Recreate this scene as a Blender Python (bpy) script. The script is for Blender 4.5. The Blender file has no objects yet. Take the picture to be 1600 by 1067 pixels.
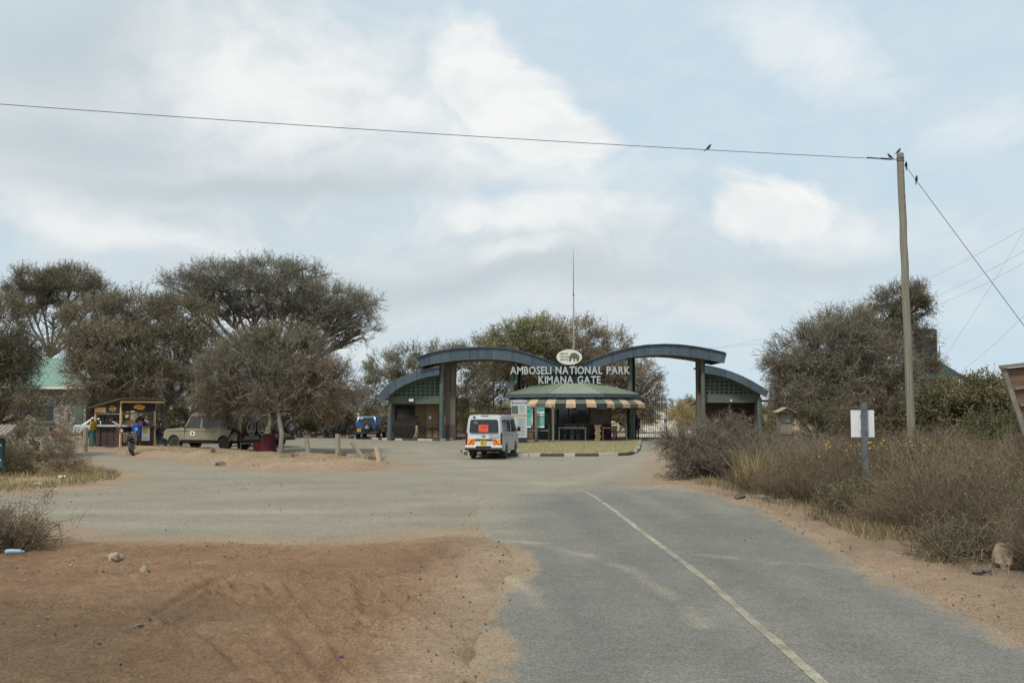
import bpy, math, random
import numpy as np
from mathutils import Vector, Matrix

# ------------------------------------------------------------------ camera
SC = bpy.context.scene
COL = SC.collection
F, CX, CY, HZ, EYE = 1555.0, 800.0, 533.5, 637.0, 2.33
PITCH = math.atan((HZ - CY) / F)
cam_d = bpy.data.cameras.new('camera')
cam_d.sensor_width = 36.0
cam_d.lens = 36.0 * F / 1600.0
cam_d.clip_end = 6000
cam = bpy.data.objects.new('camera', cam_d)
COL.objects.link(cam)
cam.location = (0, 0, EYE)
cam.rotation_euler = (math.pi / 2 + PITCH, 0, 0)
SC.camera = cam

# ------------------------------------------------------------------ light and sky
SUN_EL, SUN_AZ = math.radians(58), math.radians(212)   # azimuth clockwise from +Y
SC.view_settings.view_transform = 'Standard'
SC.view_settings.look = 'None'
SC.view_settings.gamma = 1.0
SC.view_settings.exposure = 0.0
SC.view_settings.use_curve_mapping = False

sun_d = bpy.data.lights.new('sun', 'SUN')
sun_d.energy = 3.0
sun_d.angle = math.radians(7)
sun_d.color = (1.0, 0.95, 0.87)
sun = bpy.data.objects.new('sun', sun_d)
COL.objects.link(sun)
sdir = Vector((math.sin(SUN_AZ) * math.cos(SUN_EL), math.cos(SUN_AZ) * math.cos(SUN_EL), math.sin(SUN_EL)))
sun.rotation_euler = sdir.to_track_quat('Z', 'Y').to_euler()
sun.location = (0, 0, 60)


def build_world():
    w = bpy.data.worlds.new('World')
    SC.world = w
    w.use_nodes = True
    nt = w.node_tree
    nt.nodes.clear()
    N, L = nt.nodes, nt.links

    def val(sock, v):
        if hasattr(v, 'is_output'):
            L.new(v, sock)
        else:
            sock.default_value = v

    def M(op, a, b=0.0, c=0.0, clamp=False):
        n = N.new('ShaderNodeMath'); n.operation = op; n.use_clamp = clamp
        val(n.inputs[0], a); val(n.inputs[1], b); val(n.inputs[2], c)
        return n.outputs[0]

    def sstep(x, lo, hi):
        n = N.new('ShaderNodeMapRange'); n.interpolation_type = 'SMOOTHSTEP'
        val(n.inputs['Value'], x)
        n.inputs['From Min'].default_value = lo; n.inputs['From Max'].default_value = hi
        return n.outputs['Result']

    def noise(vec, scale, detail=7, rough=0.55, dist=0.0):
        n = N.new('ShaderNodeTexNoise'); n.noise_dimensions = '3D'
        L.new(vec, n.inputs['Vector'])
        n.inputs['Scale'].default_value = scale; n.inputs['Detail'].default_value = detail
        n.inputs['Roughness'].default_value = rough; n.inputs['Distortion'].default_value = dist
        return n.outputs['Fac']

    def mix(f, a, b):
        n = N.new('ShaderNodeMix'); n.data_type = 'RGBA'
        val(n.inputs['Factor'], f)
        for s, v in ((n.inputs[6], a), (n.inputs[7], b)):
            if hasattr(v, 'is_output'): L.new(v, s)
            else: s.default_value = (*v, 1)
        return n.outputs[2]

    sky = N.new('ShaderNodeTexSky'); sky.sky_type = 'NISHITA'
    sky.sun_disc = False; sky.sun_elevation = SUN_EL; sky.sun_rotation = SUN_AZ
    sky.dust_density = 2.5; sky.air_density = 1.0; sky.altitude = 1150
    tc = N.new('ShaderNodeTexCoord')
    d = tc.outputs['Generated']
    sp = N.new('ShaderNodeSeparateXYZ'); L.new(d, sp.inputs[0])
    az0 = M('ARCTAN2', sp.outputs[0], sp.outputs[1])
    el0 = M('ARCSINE', sp.outputs[2])
    wn = N.new('ShaderNodeTexNoise'); L.new(d, wn.inputs['Vector'])
    wn.inputs['Scale'].default_value = 4.0; wn.inputs['Detail'].default_value = 5; wn.inputs['Roughness'].default_value = 0.5
    ws = N.new('ShaderNodeSeparateColor'); L.new(wn.outputs['Color'], ws.inputs[0])
    az = M('ADD', az0, M('MULTIPLY', M('SUBTRACT', ws.outputs[0], 0.5), 0.2))
    el = M('ADD', el0, M('MULTIPLY', M('SUBTRACT', ws.outputs[1], 0.5), 0.12))
    # cloud sheet coordinates: clouds flatten towards the horizon
    k = M('DIVIDE', 1.0, M('ADD', M('MAXIMUM', sp.outputs[2], 0.0), 0.16))
    cv = N.new('ShaderNodeCombineXYZ')
    L.new(M('MULTIPLY', sp.outputs[0], k), cv.inputs[0]); L.new(M('MULTIPLY', sp.outputs[1], k), cv.inputs[1])
    flat = cv.outputs[0]
    ce = N.new('ShaderNodeCombineXYZ')
    L.new(az, ce.inputs[0]); L.new(M('MULTIPLY', el, 1.7), ce.inputs[1])
    ang = ce.outputs[0]
    nbig = noise(flat, 0.9, 6, 0.55, 0.3)
    nmid = noise(ang, 5.0, 8, 0.55, 0.2)
    nfine = noise(ang, 16.0, 8, 0.6, 0.3)
    wob = M('ADD', M('MULTIPLY', M('SUBTRACT', nmid, 0.5), 1.5), M('MULTIPLY', M('SUBTRACT', nfine, 0.5), 0.62))

    def A(px): return math.atan((px - CX) / F)
    def E(py): return math.atan((HZ - py) / F)

    def blob(px, py, rx, ry, soft, tilt=0.0, wamp=1.0):
        a = M('SUBTRACT', az, A(px)); e = M('SUBTRACT', el, E(py))
        ct, st = math.cos(tilt), math.sin(tilt)
        u = M('ADD', M('MULTIPLY', a, ct), M('MULTIPLY', e, st))
        v = M('SUBTRACT', M('MULTIPLY', e, ct), M('MULTIPLY', a, st))
        u = M('DIVIDE', u, rx / F); v = M('DIVIDE', v, ry / F)
        r = M('SQRT', M('ADD', M('MULTIPLY', u, u), M('MULTIPLY', v, v)))
        x = M('ADD', M('SUBTRACT', 1.0, r), M('MULTIPLY', wob, wamp))
        return sstep(x, 0.0, soft)

    # thin high veil over everything: pale blue haze and milky cloud alternate
    milky = M('MAXIMUM', sstep(nbig, 0.44, 0.6), sstep(el0, 0.19, 0.02))
    front = M('MULTIPLY', sstep(M('ABSOLUTE', az0), 0.75, 0.5), sstep(el0, 0.62, 0.45))
    left = M('MAXIMUM', blob(280, 230, 760, 380, 0.8, 0, 0.5), blob(800, 430, 1100, 190, 0.9, 0, 0.6))
    milky = M('ADD', M('MULTIPLY', milky, M('SUBTRACT', 1.0, front)), M('MULTIPLY', left, front))
    tone = mix(milky, mix(sstep(nfine, 0.35, 0.65), (6.0, 7.4, 8.35), (6.5, 7.7, 8.45)), mix(sstep(M('ADD', M('MULTIPLY', nmid, 0.6), M('MULTIPLY', nfine, 0.4)), 0.36, 0.62), (6.2, 7.0, 7.4), (7.7, 8.1, 8.2)))
    base = mix(0.92, sky.outputs[0], tone)
    # grey undersides
    g = M('MAXIMUM', blob(60, 90, 250, 140, 1.0), blob(430, 290, 520, 38, 0.9, 0.03))
    g = M('MAXIMUM', g, blob(700, 440, 700, 50, 1.1))
    g = M('MAXIMUM', g, blob(110, 250, 300, 70, 1.0))
    base = mix(M('MULTIPLY', g, 0.72), base, (5.1, 5.95, 6.4))
    # bright tops
    b = M('MAXIMUM', M('MULTIPLY', blob(480, 130, 380, 150, 1.1, 0, 0.7), 0.85), M('MULTIPLY', blob(825, 155, 210, 95, 0.4, -0.78, 0.6), 0.95))
    b = M('MAXIMUM', b, M('MULTIPLY', blob(700, 190, 340, 130, 1.0, -0.2, 0.7), 0.8))
    b = M('MAXIMUM', b, M('MULTIPLY', blob(880, 270, 230, 60, 1.0, -0.1, 0.7), 0.7))
    b = M('MAXIMUM', b, blob(1190, 335, 140, 64, 0.42, 0.0, 0.9))
    g2 = M('MULTIPLY', blob(1270, 415, 220, 38, 0.9, 0, 0.7), 0.5); base = mix(g2, base, (5.4, 6.2, 6.7))
    b = M('MAXIMUM', b, M('MULTIPLY', blob(1270, 365, 190, 55, 1.0, -0.1, 0.7), 0.8))
    b = M('MAXIMUM', b, M('MULTIPLY', blob(1300, 80, 230, 75, 1.2, -0.5, 0.7), 0.68))
    b = M('MAXIMUM', b, M('MULTIPLY', blob(830, 345, 300, 48, 0.8, 0, 0.8), 0.75))
    b = M('MAXIMUM', b, M('MULTIPLY', blob(785, 404, 85, 20, 0.8, 0, 0.5), 0.55))
    b = M('MAXIMUM', b, M('MULTIPLY', blob(230, 378, 350, 36, 1.0, -0.02), 0.55))
    b = M('MAXIMUM', b, M('MULTIPLY', blob(1570, 215, 130, 50, 1.0), 0.4))
    # elsewhere in the sky the same kind of broken cloud goes on
    gen = M('MULTIPLY', sstep(noise(flat, 1.6, 6, 0.55, 0.2), 0.5, 0.66), M('SUBTRACT', 1.0, front))
    b = M('MAXIMUM', b, M('MULTIPLY', gen, 0.7))
    shade = mix(sstep(M('ADD', M('MULTIPLY', nfine, 0.5), M('MULTIPLY', nmid, 0.5)), 0.38, 0.6), (8.2, 8.5, 8.55), (9.4, 9.5, 9.4))
    base = mix(b, base, shade)
    bg = N.new('ShaderNodeBackground')
    L.new(base, bg.inputs['Color']); bg.inputs['Strength'].default_value = 0.1
    out = N.new('ShaderNodeOutputWorld')
    L.new(bg.outputs[0], out.inputs[0])


build_world()
SC.world.cycles.sampling_method = "MANUAL"; SC.world.cycles.sample_map_resolution = 256
SC.cycles.max_bounces = 5; SC.cycles.diffuse_bounces = 3; SC.cycles.glossy_bounces = 2; SC.cycles.transparent_max_bounces = 8


# ------------------------------------------------------------------ measuring helpers
def ray(px, py):
    dx, dy = (px - CX) / F, (CY - py) / F
    c, s = math.cos(PITCH), math.sin(PITCH)
    return Vector((dx, c - dy * s, s + dy * c))


def G(px, py, z=0.0):
    r = ray(px, py); t = (z - EYE) / r.z
    return Vector((r.x * t, r.y * t, z))


def W(px, py, Y):
    r = ray(px, py); t = Y / r.y
    return Vector((r.x * t, Y, EYE + r.z * t))


def WZ(py, Y): return W(CX, py, Y).z
def WX(px, Y, py=640): return W(px, py, Y).x


# ------------------------------------------------------------------ materials
def pm(name, c1, c2=None, scale=4.0, rough=0.75, bump=0.0, bscale=None, metallic=0.0, spec=0.3, lo=0.35, hi=0.65, detail=6, stretch=None):
    m = bpy.data.materials.new(name); m.use_nodes = True
    nt = m.node_tree; N, L = nt.nodes, nt.links
    b = N['Principled BSDF']
    b.inputs['Roughness'].default_value = rough; b.inputs['Metallic'].default_value = metallic
    b.inputs['Specular IOR Level'].default_value = spec
    if c2 is None: c2 = tuple(x * 0.86 for x in c1)
    tc = N.new('ShaderNodeTexCoord'); src = tc.outputs['Object']
    if stretch:
        mp = N.new('ShaderNodeMapping'); mp.inputs['Scale'].default_value = stretch
        L.new(src, mp.inputs[0]); src = mp.outputs[0]
    n = N.new('ShaderNodeTexNoise'); n.inputs['Scale'].default_value = scale; n.inputs['Detail'].default_value = detail
    n.inputs['Roughness'].default_value = 0.62
    L.new(src, n.inputs['Vector'])
    r = N.new('ShaderNodeMapRange'); r.inputs['From Min'].default_value = lo; r.inputs['From Max'].default_value = hi
    L.new(n.outputs['Fac'], r.inputs['Value'])
    mx = N.new('ShaderNodeMix'); mx.data_type = 'RGBA'
    L.new(r.outputs[0], mx.inputs['Factor']); mx.inputs[6].default_value = (*c1, 1); mx.inputs[7].default_value = (*c2, 1)
    L.new(mx.outputs[2], b.inputs['Base Color'])
    if bump:
        n2 = N.new('ShaderNodeTexNoise'); n2.inputs['Scale'].default_value = bscale or scale * 6; n2.inputs['Detail'].default_value = 4
        L.new(src, n2.inputs['Vector'])
        bp = N.new('ShaderNodeBump'); bp.inputs['Strength'].default_value = bump; bp.inputs['Distance'].default_value = 0.02
        L.new(n2.outputs['Fac'], bp.inputs['Height']); L.new(bp.outputs[0], b.inputs['Normal'])
    return m


def veg_material(name, rough=0.9):
    m = bpy.data.materials.new(name); m.use_nodes = True
    nt = m.node_tree; N, L = nt.nodes, nt.links
    b = N['Principled BSDF']; b.inputs['Roughness'].default_value = rough; b.inputs['Specular IOR Level'].default_value = 0.1
    a = N.new('ShaderNodeAttribute'); a.attribute_name = 'tint'
    L.new(a.outputs['Color'], b.inputs['Base Color'])
    t = N.new('ShaderNodeBsdfTranslucent'); L.new(a.outputs['Color'], t.inputs['Color'])
    mx = N.new('ShaderNodeMixShader'); mx.inputs[0].default_value = 0.3
    L.new(b.outputs[0], mx.inputs[1]); L.new(t.outputs[0], mx.inputs[2]); L.new(mx.outputs[0], N['Material Output'].inputs[0])
    return m


def ground_material(name, fine=60.0, speck=0.25, bump=0.35, mottles=0.25, bdist=0.02, tint_dirt=None):
    """tint attribute gives the soil colour of each place; noise gives grain, pebbles, mottling and relief"""
    m = bpy.data.materials.new(name); m.use_nodes = True
    nt = m.node_tree; N, L = nt.nodes, nt.links
    b = N['Principled BSDF']; b.inputs['Roughness'].default_value = 0.92; b.inputs['Specular IOR Level'].default_value = 0.12
    a = N.new('ShaderNodeAttribute'); a.attribute_name = 'tint'
    tc = N.new('ShaderNodeTexCoord')

    def noise(sc, det, ro=0.6):
        n = N.new('ShaderNodeTexNoise'); n.inputs['Scale'].default_value = sc; n.inputs['Detail'].default_value = det
        n.inputs['Roughness'].default_value = ro
        L.new(tc.outputs['Object'], n.inputs['Vector']); return n.outputs['Fac']

    def mr(x, a0, a1, b0, b1):
        n = N.new('ShaderNodeMapRange'); L.new(x, n.inputs[0])
        for i, v in enumerate((a0, a1, b0, b1)): n.inputs[1 + i].default_value = v
        return n.outputs[0]

    def mul(x, y):
        n = N.new('ShaderNodeMath'); n.operation = 'MULTIPLY'; L.new(x, n.inputs[0]); L.new(y, n.inputs[1]); return n.outputs[0]
    f = mul(mr(noise(0.5, 8), 0.3, 0.7, 1 - mottles, 1 + mottles), mr(noise(fine, 4, 0.75), 0.37, 0.63, 1 - speck, 1 + speck))
    f = mul(f, mr(noise(4.0, 6), 0.3, 0.7, 1 - mottles * 0.6, 1 + mottles * 0.6))
    vo = N.new('ShaderNodeTexVoronoi'); vo.inputs['Scale'].default_value = fine * 0.45
    L.new(tc.outputs['Object'], vo.inputs['Vector'])
    f = mul(f, mr(vo.outputs['Distance'], 0.0, 0.28, 0.72, 1.03))
    mx = N.new('ShaderNodeVectorMath'); mx.operation = 'SCALE'
    L.new(a.outputs['Color'], mx.inputs[0]); L.new(f, mx.inputs['Scale'])
    L.new(mx.outputs[0], b.inputs['Base Color'])
    bp = N.new('ShaderNodeBump'); bp.inputs['Strength'].default_value = bump; bp.inputs['Distance'].default_value = bdist
    L.new(noise(fine * 0.5, 6, 0.7), bp.inputs['Height']); L.new(bp.outputs[0], b.inputs['Normal'])
    return m


def glass_material(name, tint=(0.02, 0.025, 0.028), alpha=0.9):
    m = bpy.data.materials.new(name); m.use_nodes = True
    nt = m.node_tree; N, L = nt.nodes, nt.links
    b = N['Principled BSDF']; b.inputs['Base Color'].default_value = (*tint, 1)
    b.inputs['Roughness'].default_value = 0.05; b.inputs['Specular IOR Level'].default_value = 0.6
    b.inputs['Alpha'].default_value = alpha
    return m


MT = {}
def defmats():
    d = MT
    d['steel_blue'] = pm('blue_grey_fascia_paint', (0.08, 0.115, 0.14), (0.058, 0.086, 0.106), 2.5, 0.55, stretch=(1, 1, 0.3))
    d['steel_blue2'] = pm('faded_blue_grey_fascia_paint', (0.095, 0.135, 0.16), (0.07, 0.102, 0.124), 2.5, 0.55, stretch=(1, 1, 0.3))
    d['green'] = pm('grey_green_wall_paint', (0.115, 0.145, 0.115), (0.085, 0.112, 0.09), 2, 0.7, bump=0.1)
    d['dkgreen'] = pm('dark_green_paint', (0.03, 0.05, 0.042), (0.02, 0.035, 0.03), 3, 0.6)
    d['bluepaint'] = pm('blue_grey_plinth_paint', (0.095, 0.135, 0.145), (0.07, 0.1, 0.11), 4, 0.6)
    d['brownwall'] = pm('brown_render', (0.17, 0.14, 0.105), (0.12, 0.1, 0.075), 2.0, 0.85, bump=0.15)
    d['brick'] = pm('dark_stone_plinth', (0.12, 0.1, 0.08), (0.05, 0.042, 0.036), 9, 0.9, bump=0.8, bscale=9)
    d['soffit'] = pm('weathered_soffit', (0.2, 0.165, 0.13), (0.13, 0.105, 0.085), 3, 0.8)
    d['roofgreen'] = pm('dusty_green_roof_sheet', (0.185, 0.235, 0.175), (0.24, 0.245, 0.18), 1.2, 0.55)
    d['cream'] = pm('cream_paint', (0.72, 0.72, 0.6), (0.64, 0.64, 0.53), 5, 0.6)
    d['letter'] = pm('pale_grey_letter', (0.5, 0.53, 0.53), (0.4, 0.43, 0.44), 3, 0.5)
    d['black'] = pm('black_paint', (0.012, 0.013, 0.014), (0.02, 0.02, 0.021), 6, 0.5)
    d['iron'] = pm('dark_iron', (0.03, 0.034, 0.036), (0.05, 0.05, 0.048), 8, 0.55)
    d['kerbblack'] = pm('worn_black_kerb', (0.07, 0.068, 0.062), (0.19, 0.175, 0.15), 9, 0.9, lo=0.5, hi=0.75, bump=0.4)
    d['kerbwhite'] = pm('worn_white_kerb', (0.5, 0.48, 0.42), (0.24, 0.22, 0.185), 9, 0.9, lo=0.5, hi=0.72, bump=0.4)
    d['tan'] = pm('tan_canvas', (0.5, 0.375, 0.25), (0.41, 0.305, 0.21), 3, 0.85)
    d['canvas'] = pm('green_canvas', (0.13, 0.14, 0.105), (0.1, 0.112, 0.085), 3, 0.85)
    d['dkcanvas'] = pm('dark_green_valance', (0.028, 0.045, 0.042), (0.02, 0.033, 0.03), 3, 0.85)
    d['paleboard'] = pm('weathered_pale_board', (0.5, 0.53, 0.54), (0.42, 0.45, 0.46), 2, 0.6)
    d['white'] = pm('white_board', (0.74, 0.76, 0.76), (0.66, 0.68, 0.68), 2, 0.5)
    d['teal'] = pm('teal_poster', (0.03, 0.36, 0.33), (0.05, 0.42, 0.38), 2, 0.5)
    d['dkteal'] = pm('dark_teal_board', (0.02, 0.085, 0.1), (0.03, 0.11, 0.12), 3, 0.6)
    d['greywood'] = pm('grey_wood', (0.2, 0.175, 0.14), (0.13, 0.11, 0.09), 3, 0.85, bump=0.4, stretch=(6, 6, 0.6))
    d['polewood'] = pm('weathered_pole_wood', (0.28, 0.265, 0.205), (0.17, 0.16, 0.122), 3.0, 0.85, bump=0.5, stretch=(8, 8, 0.25))
    d['roofdark'] = pm('dark_green_roof', (0.03, 0.055, 0.05), (0.045, 0.07, 0.065), 2, 0.6)
    d['postwood'] = pm('cut_post_wood', (0.36, 0.32, 0.23), (0.23, 0.2, 0.15), 3.5, 0.9, bump=0.5, stretch=(8, 8, 0.7))
    d['palewood'] = pm('pale_post_wood', (0.58, 0.46, 0.34), (0.42, 0.33, 0.25), 3.5, 0.9, bump=0.4, stretch=(8, 8, 0.7))
    d['pine'] = pm('yellow_pine', (0.66, 0.44, 0.2), (0.55, 0.35, 0.16), 3, 0.7, stretch=(6, 6, 0.7))
    d['brownply'] = pm('brown_ply', (0.075, 0.045, 0.038), (0.055, 0.033, 0.028), 2, 0.6)
    d['door'] = pm('brown_door', (0.28, 0.19, 0.11), (0.2, 0.13, 0.08), 3, 0.7, stretch=(8, 8, 0.6))
    d['signwood'] = pm('brown_sign_plank', (0.2, 0.125, 0.08), (0.12, 0.078, 0.052), 2.0, 0.8, bump=0.4, stretch=(0.5, 3, 5))
    d['trimwood'] = pm('bleached_trim', (0.27, 0.245, 0.205), (0.17, 0.15, 0.125), 3, 0.85, bump=0.3)
    d['metal'] = pm('galvanised_metal', (0.18, 0.2, 0.21), (0.1, 0.115, 0.12), 7, 0.6, metallic=0.3)
    d['whitepaint'] = pm('dusty_white_car_paint', (0.62, 0.65, 0.68), (0.53, 0.55, 0.56), 1.5, 0.28, spec=0.5)
    d['silver'] = pm('dusty_silver_car_paint', (0.41, 0.44, 0.46), (0.34, 0.355, 0.355), 1.6, 0.35, spec=0.5)
    d['olive'] = pm('dusty_olive_car_paint', (0.235, 0.225, 0.15), (0.29, 0.265, 0.19), 1.4, 0.45, spec=0.4)
    d['bluecar'] = pm('blue_car_paint', (0.012, 0.055, 0.16), (0.015, 0.065, 0.19), 1.4, 0.25, spec=0.6)
    d['navy'] = pm('dark_navy_car_paint', (0.012, 0.018, 0.032), (0.03, 0.034, 0.042), 1.8, 0.4, spec=0.5)
    d['rubber'] = pm('dusty_rubber', (0.03, 0.029, 0.028), (0.09, 0.08, 0.068), 4, 0.9)
    d['plastic'] = pm('black_plastic', (0.018, 0.018, 0.019), (0.03, 0.03, 0.03), 5, 0.55)
    d['rim'] = pm('grey_rim', (0.3, 0.3, 0.3), (0.2, 0.19, 0.18), 5, 0.45, metallic=0.5)
    d['chrome'] = pm('bright_rim', (0.7, 0.72, 0.73), (0.55, 0.56, 0.56), 5, 0.35, metallic=0.5)
    d['glass'] = glass_material('tinted_car_glass', alpha=0.93)
    d['cleglass'] = glass_material('clear_car_glass', (0.03, 0.035, 0.035), 0.72)
    d['taillight'] = pm('dark_red_lamp', (0.13, 0.018, 0.018), (0.07, 0.012, 0.012), 4, 0.25)
    d['amber'] = pm('reflector_yellow', (0.8, 0.4, 0.03), (0.7, 0.34, 0.03), 4, 0.4)
    d['red'] = pm('reflector_red', (0.6, 0.05, 0.03), (0.5, 0.04, 0.03), 4, 0.4)
    d['sticker'] = pm('orange_red_sticker', (0.72, 0.1, 0.06), (0.64, 0.08, 0.05), 4, 0.5)
    d['plate'] = pm('yellow_plate', (0.75, 0.48, 0.02), (0.68, 0.42, 0.02), 4, 0.4)
    d['maroon'] = pm('maroon_cloth', (0.1, 0.02, 0.032), (0.07, 0.015, 0.025), 4, 0.9)
    d['crate'] = pm('red_plastic', (0.42, 0.05, 0.04), (0.32, 0.04, 0.035), 4, 0.5)
    d['cyan'] = pm('pale_blue_plastic', (0.14, 0.36, 0.45), (0.11, 0.3, 0.38), 4, 0.5)
    d['stone'] = pm('brown_stone', (0.36, 0.28, 0.2), (0.22, 0.17, 0.125), 3.0, 0.95, bump=0.7, bscale=14)
    d['darkstone'] = pm('dark_stone', (0.15, 0.12, 0.095), (0.08, 0.065, 0.055), 3.0, 0.95, bump=0.7, bscale=14)
    d['bark'] = pm('acacia_bark', (0.21, 0.18, 0.145), (0.12, 0.1, 0.085), 3, 0.95, bump=0.6, stretch=(4, 4, 1))
    d['skin'] = pm('dark_skin', (0.075, 0.042, 0.028), (0.06, 0.034, 0.023), 4, 0.55)
    d['tank'] = pm('black_tank_plastic', (0.028, 0.03, 0.034), (0.045, 0.046, 0.048), 2, 0.5)
    d['mint'] = pm('mint_roof_sheet', (0.21, 0.34, 0.285), (0.175, 0.285, 0.24), 1.2, 0.5)
    d['orange'] = pm('logo_orange', (0.8, 0.2, 0.04), (0.75, 0.16, 0.04), 4, 0.5)
    d['yellow'] = pm('logo_yellow', (0.78, 0.52, 0.1), (0.72, 0.45, 0.08), 4, 0.5)
    d['bird'] = pm('dark_plumage', (0.02, 0.026, 0.036), (0.035, 0.04, 0.05), 30, 0.5)
    d['cable'] = pm('dark_cable', (0.03, 0.035, 0.042), (0.05, 0.055, 0.06), 3, 0.6)
    d['litter'] = pm('blue_plastic_litter', (0.16, 0.34, 0.5), (0.35, 0.42, 0.46), 20, 0.4)
    d['whitelitter'] = pm('white_litter', (0.8, 0.8, 0.78), None, 20, 0.5)
    d['purple'] = pm('purple_plastic', (0.2, 0.02, 0.35), None, 20, 0.4)
    d['veg'] = veg_material('twigs_and_leaves')
    # rubble stone wall
    m = pm('rubble_stone_wall', (0.3, 0.27, 0.22), (0.2, 0.175, 0.14), 6, 0.9)
    nt = m.node_tree; N, L = nt.nodes, nt.links
    b = N['Principled BSDF']; tc = N.new('ShaderNodeTexCoord')
    vo = N.new('ShaderNodeTexVoronoi'); vo.inputs['Scale'].default_value = 6.5; L.new(tc.outputs['Object'], vo.inputs['Vector'])
    ve = N.new('ShaderNodeTexVoronoi'); ve.feature = 'DISTANCE_TO_EDGE'; ve.inputs['Scale'].default_value = 6.5; L.new(tc.outputs['Object'], ve.inputs['Vector'])
    hs = N.new('ShaderNodeSeparateColor'); L.new(vo.outputs['Color'], hs.inputs[0])
    mr = N.new('ShaderNodeMapRange'); L.new(hs.outputs[0], mr.inputs[0]); mr.inputs[3].default_value = 0.45; mr.inputs[4].default_value = 1.5
    me = N.new('ShaderNodeMapRange'); L.new(ve.outputs['Distance'], me.inputs[0]); me.inputs[2].default_value = 0.08; me.inputs[3].default_value = 0.25
    mm = N.new('ShaderNodeMath'); mm.operation = 'MULTIPLY'; L.new(mr.outputs[0], mm.inputs[0]); L.new(me.outputs[0], mm.inputs[1])
    src = b.inputs['Base Color'].links[0].from_socket
    vm = N.new('ShaderNodeVectorMath'); vm.operation = 'SCALE'; L.new(src, vm.inputs[0]); L.new(mm.outputs[0], vm.inputs['Scale'])
    L.new(vm.outputs[0], b.inputs['Base Color'])
    bp = N.new('ShaderNodeBump'); bp.inputs['Distance'].default_value = 0.05; L.new(ve.outputs['Distance'], bp.inputs['Height']); L.new(bp.outputs[0], b.inputs['Normal'])
    d['rubble'] = m


defmats()


# ------------------------------------------------------------------ mesh helpers
def rotm(rx=0, ry=0, rz=0):
    return Matrix.Rotation(rz, 3, 'Z') @ Matrix.Rotation(ry, 3, 'Y') @ Matrix.Rotation(rx, 3, 'X')


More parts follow.
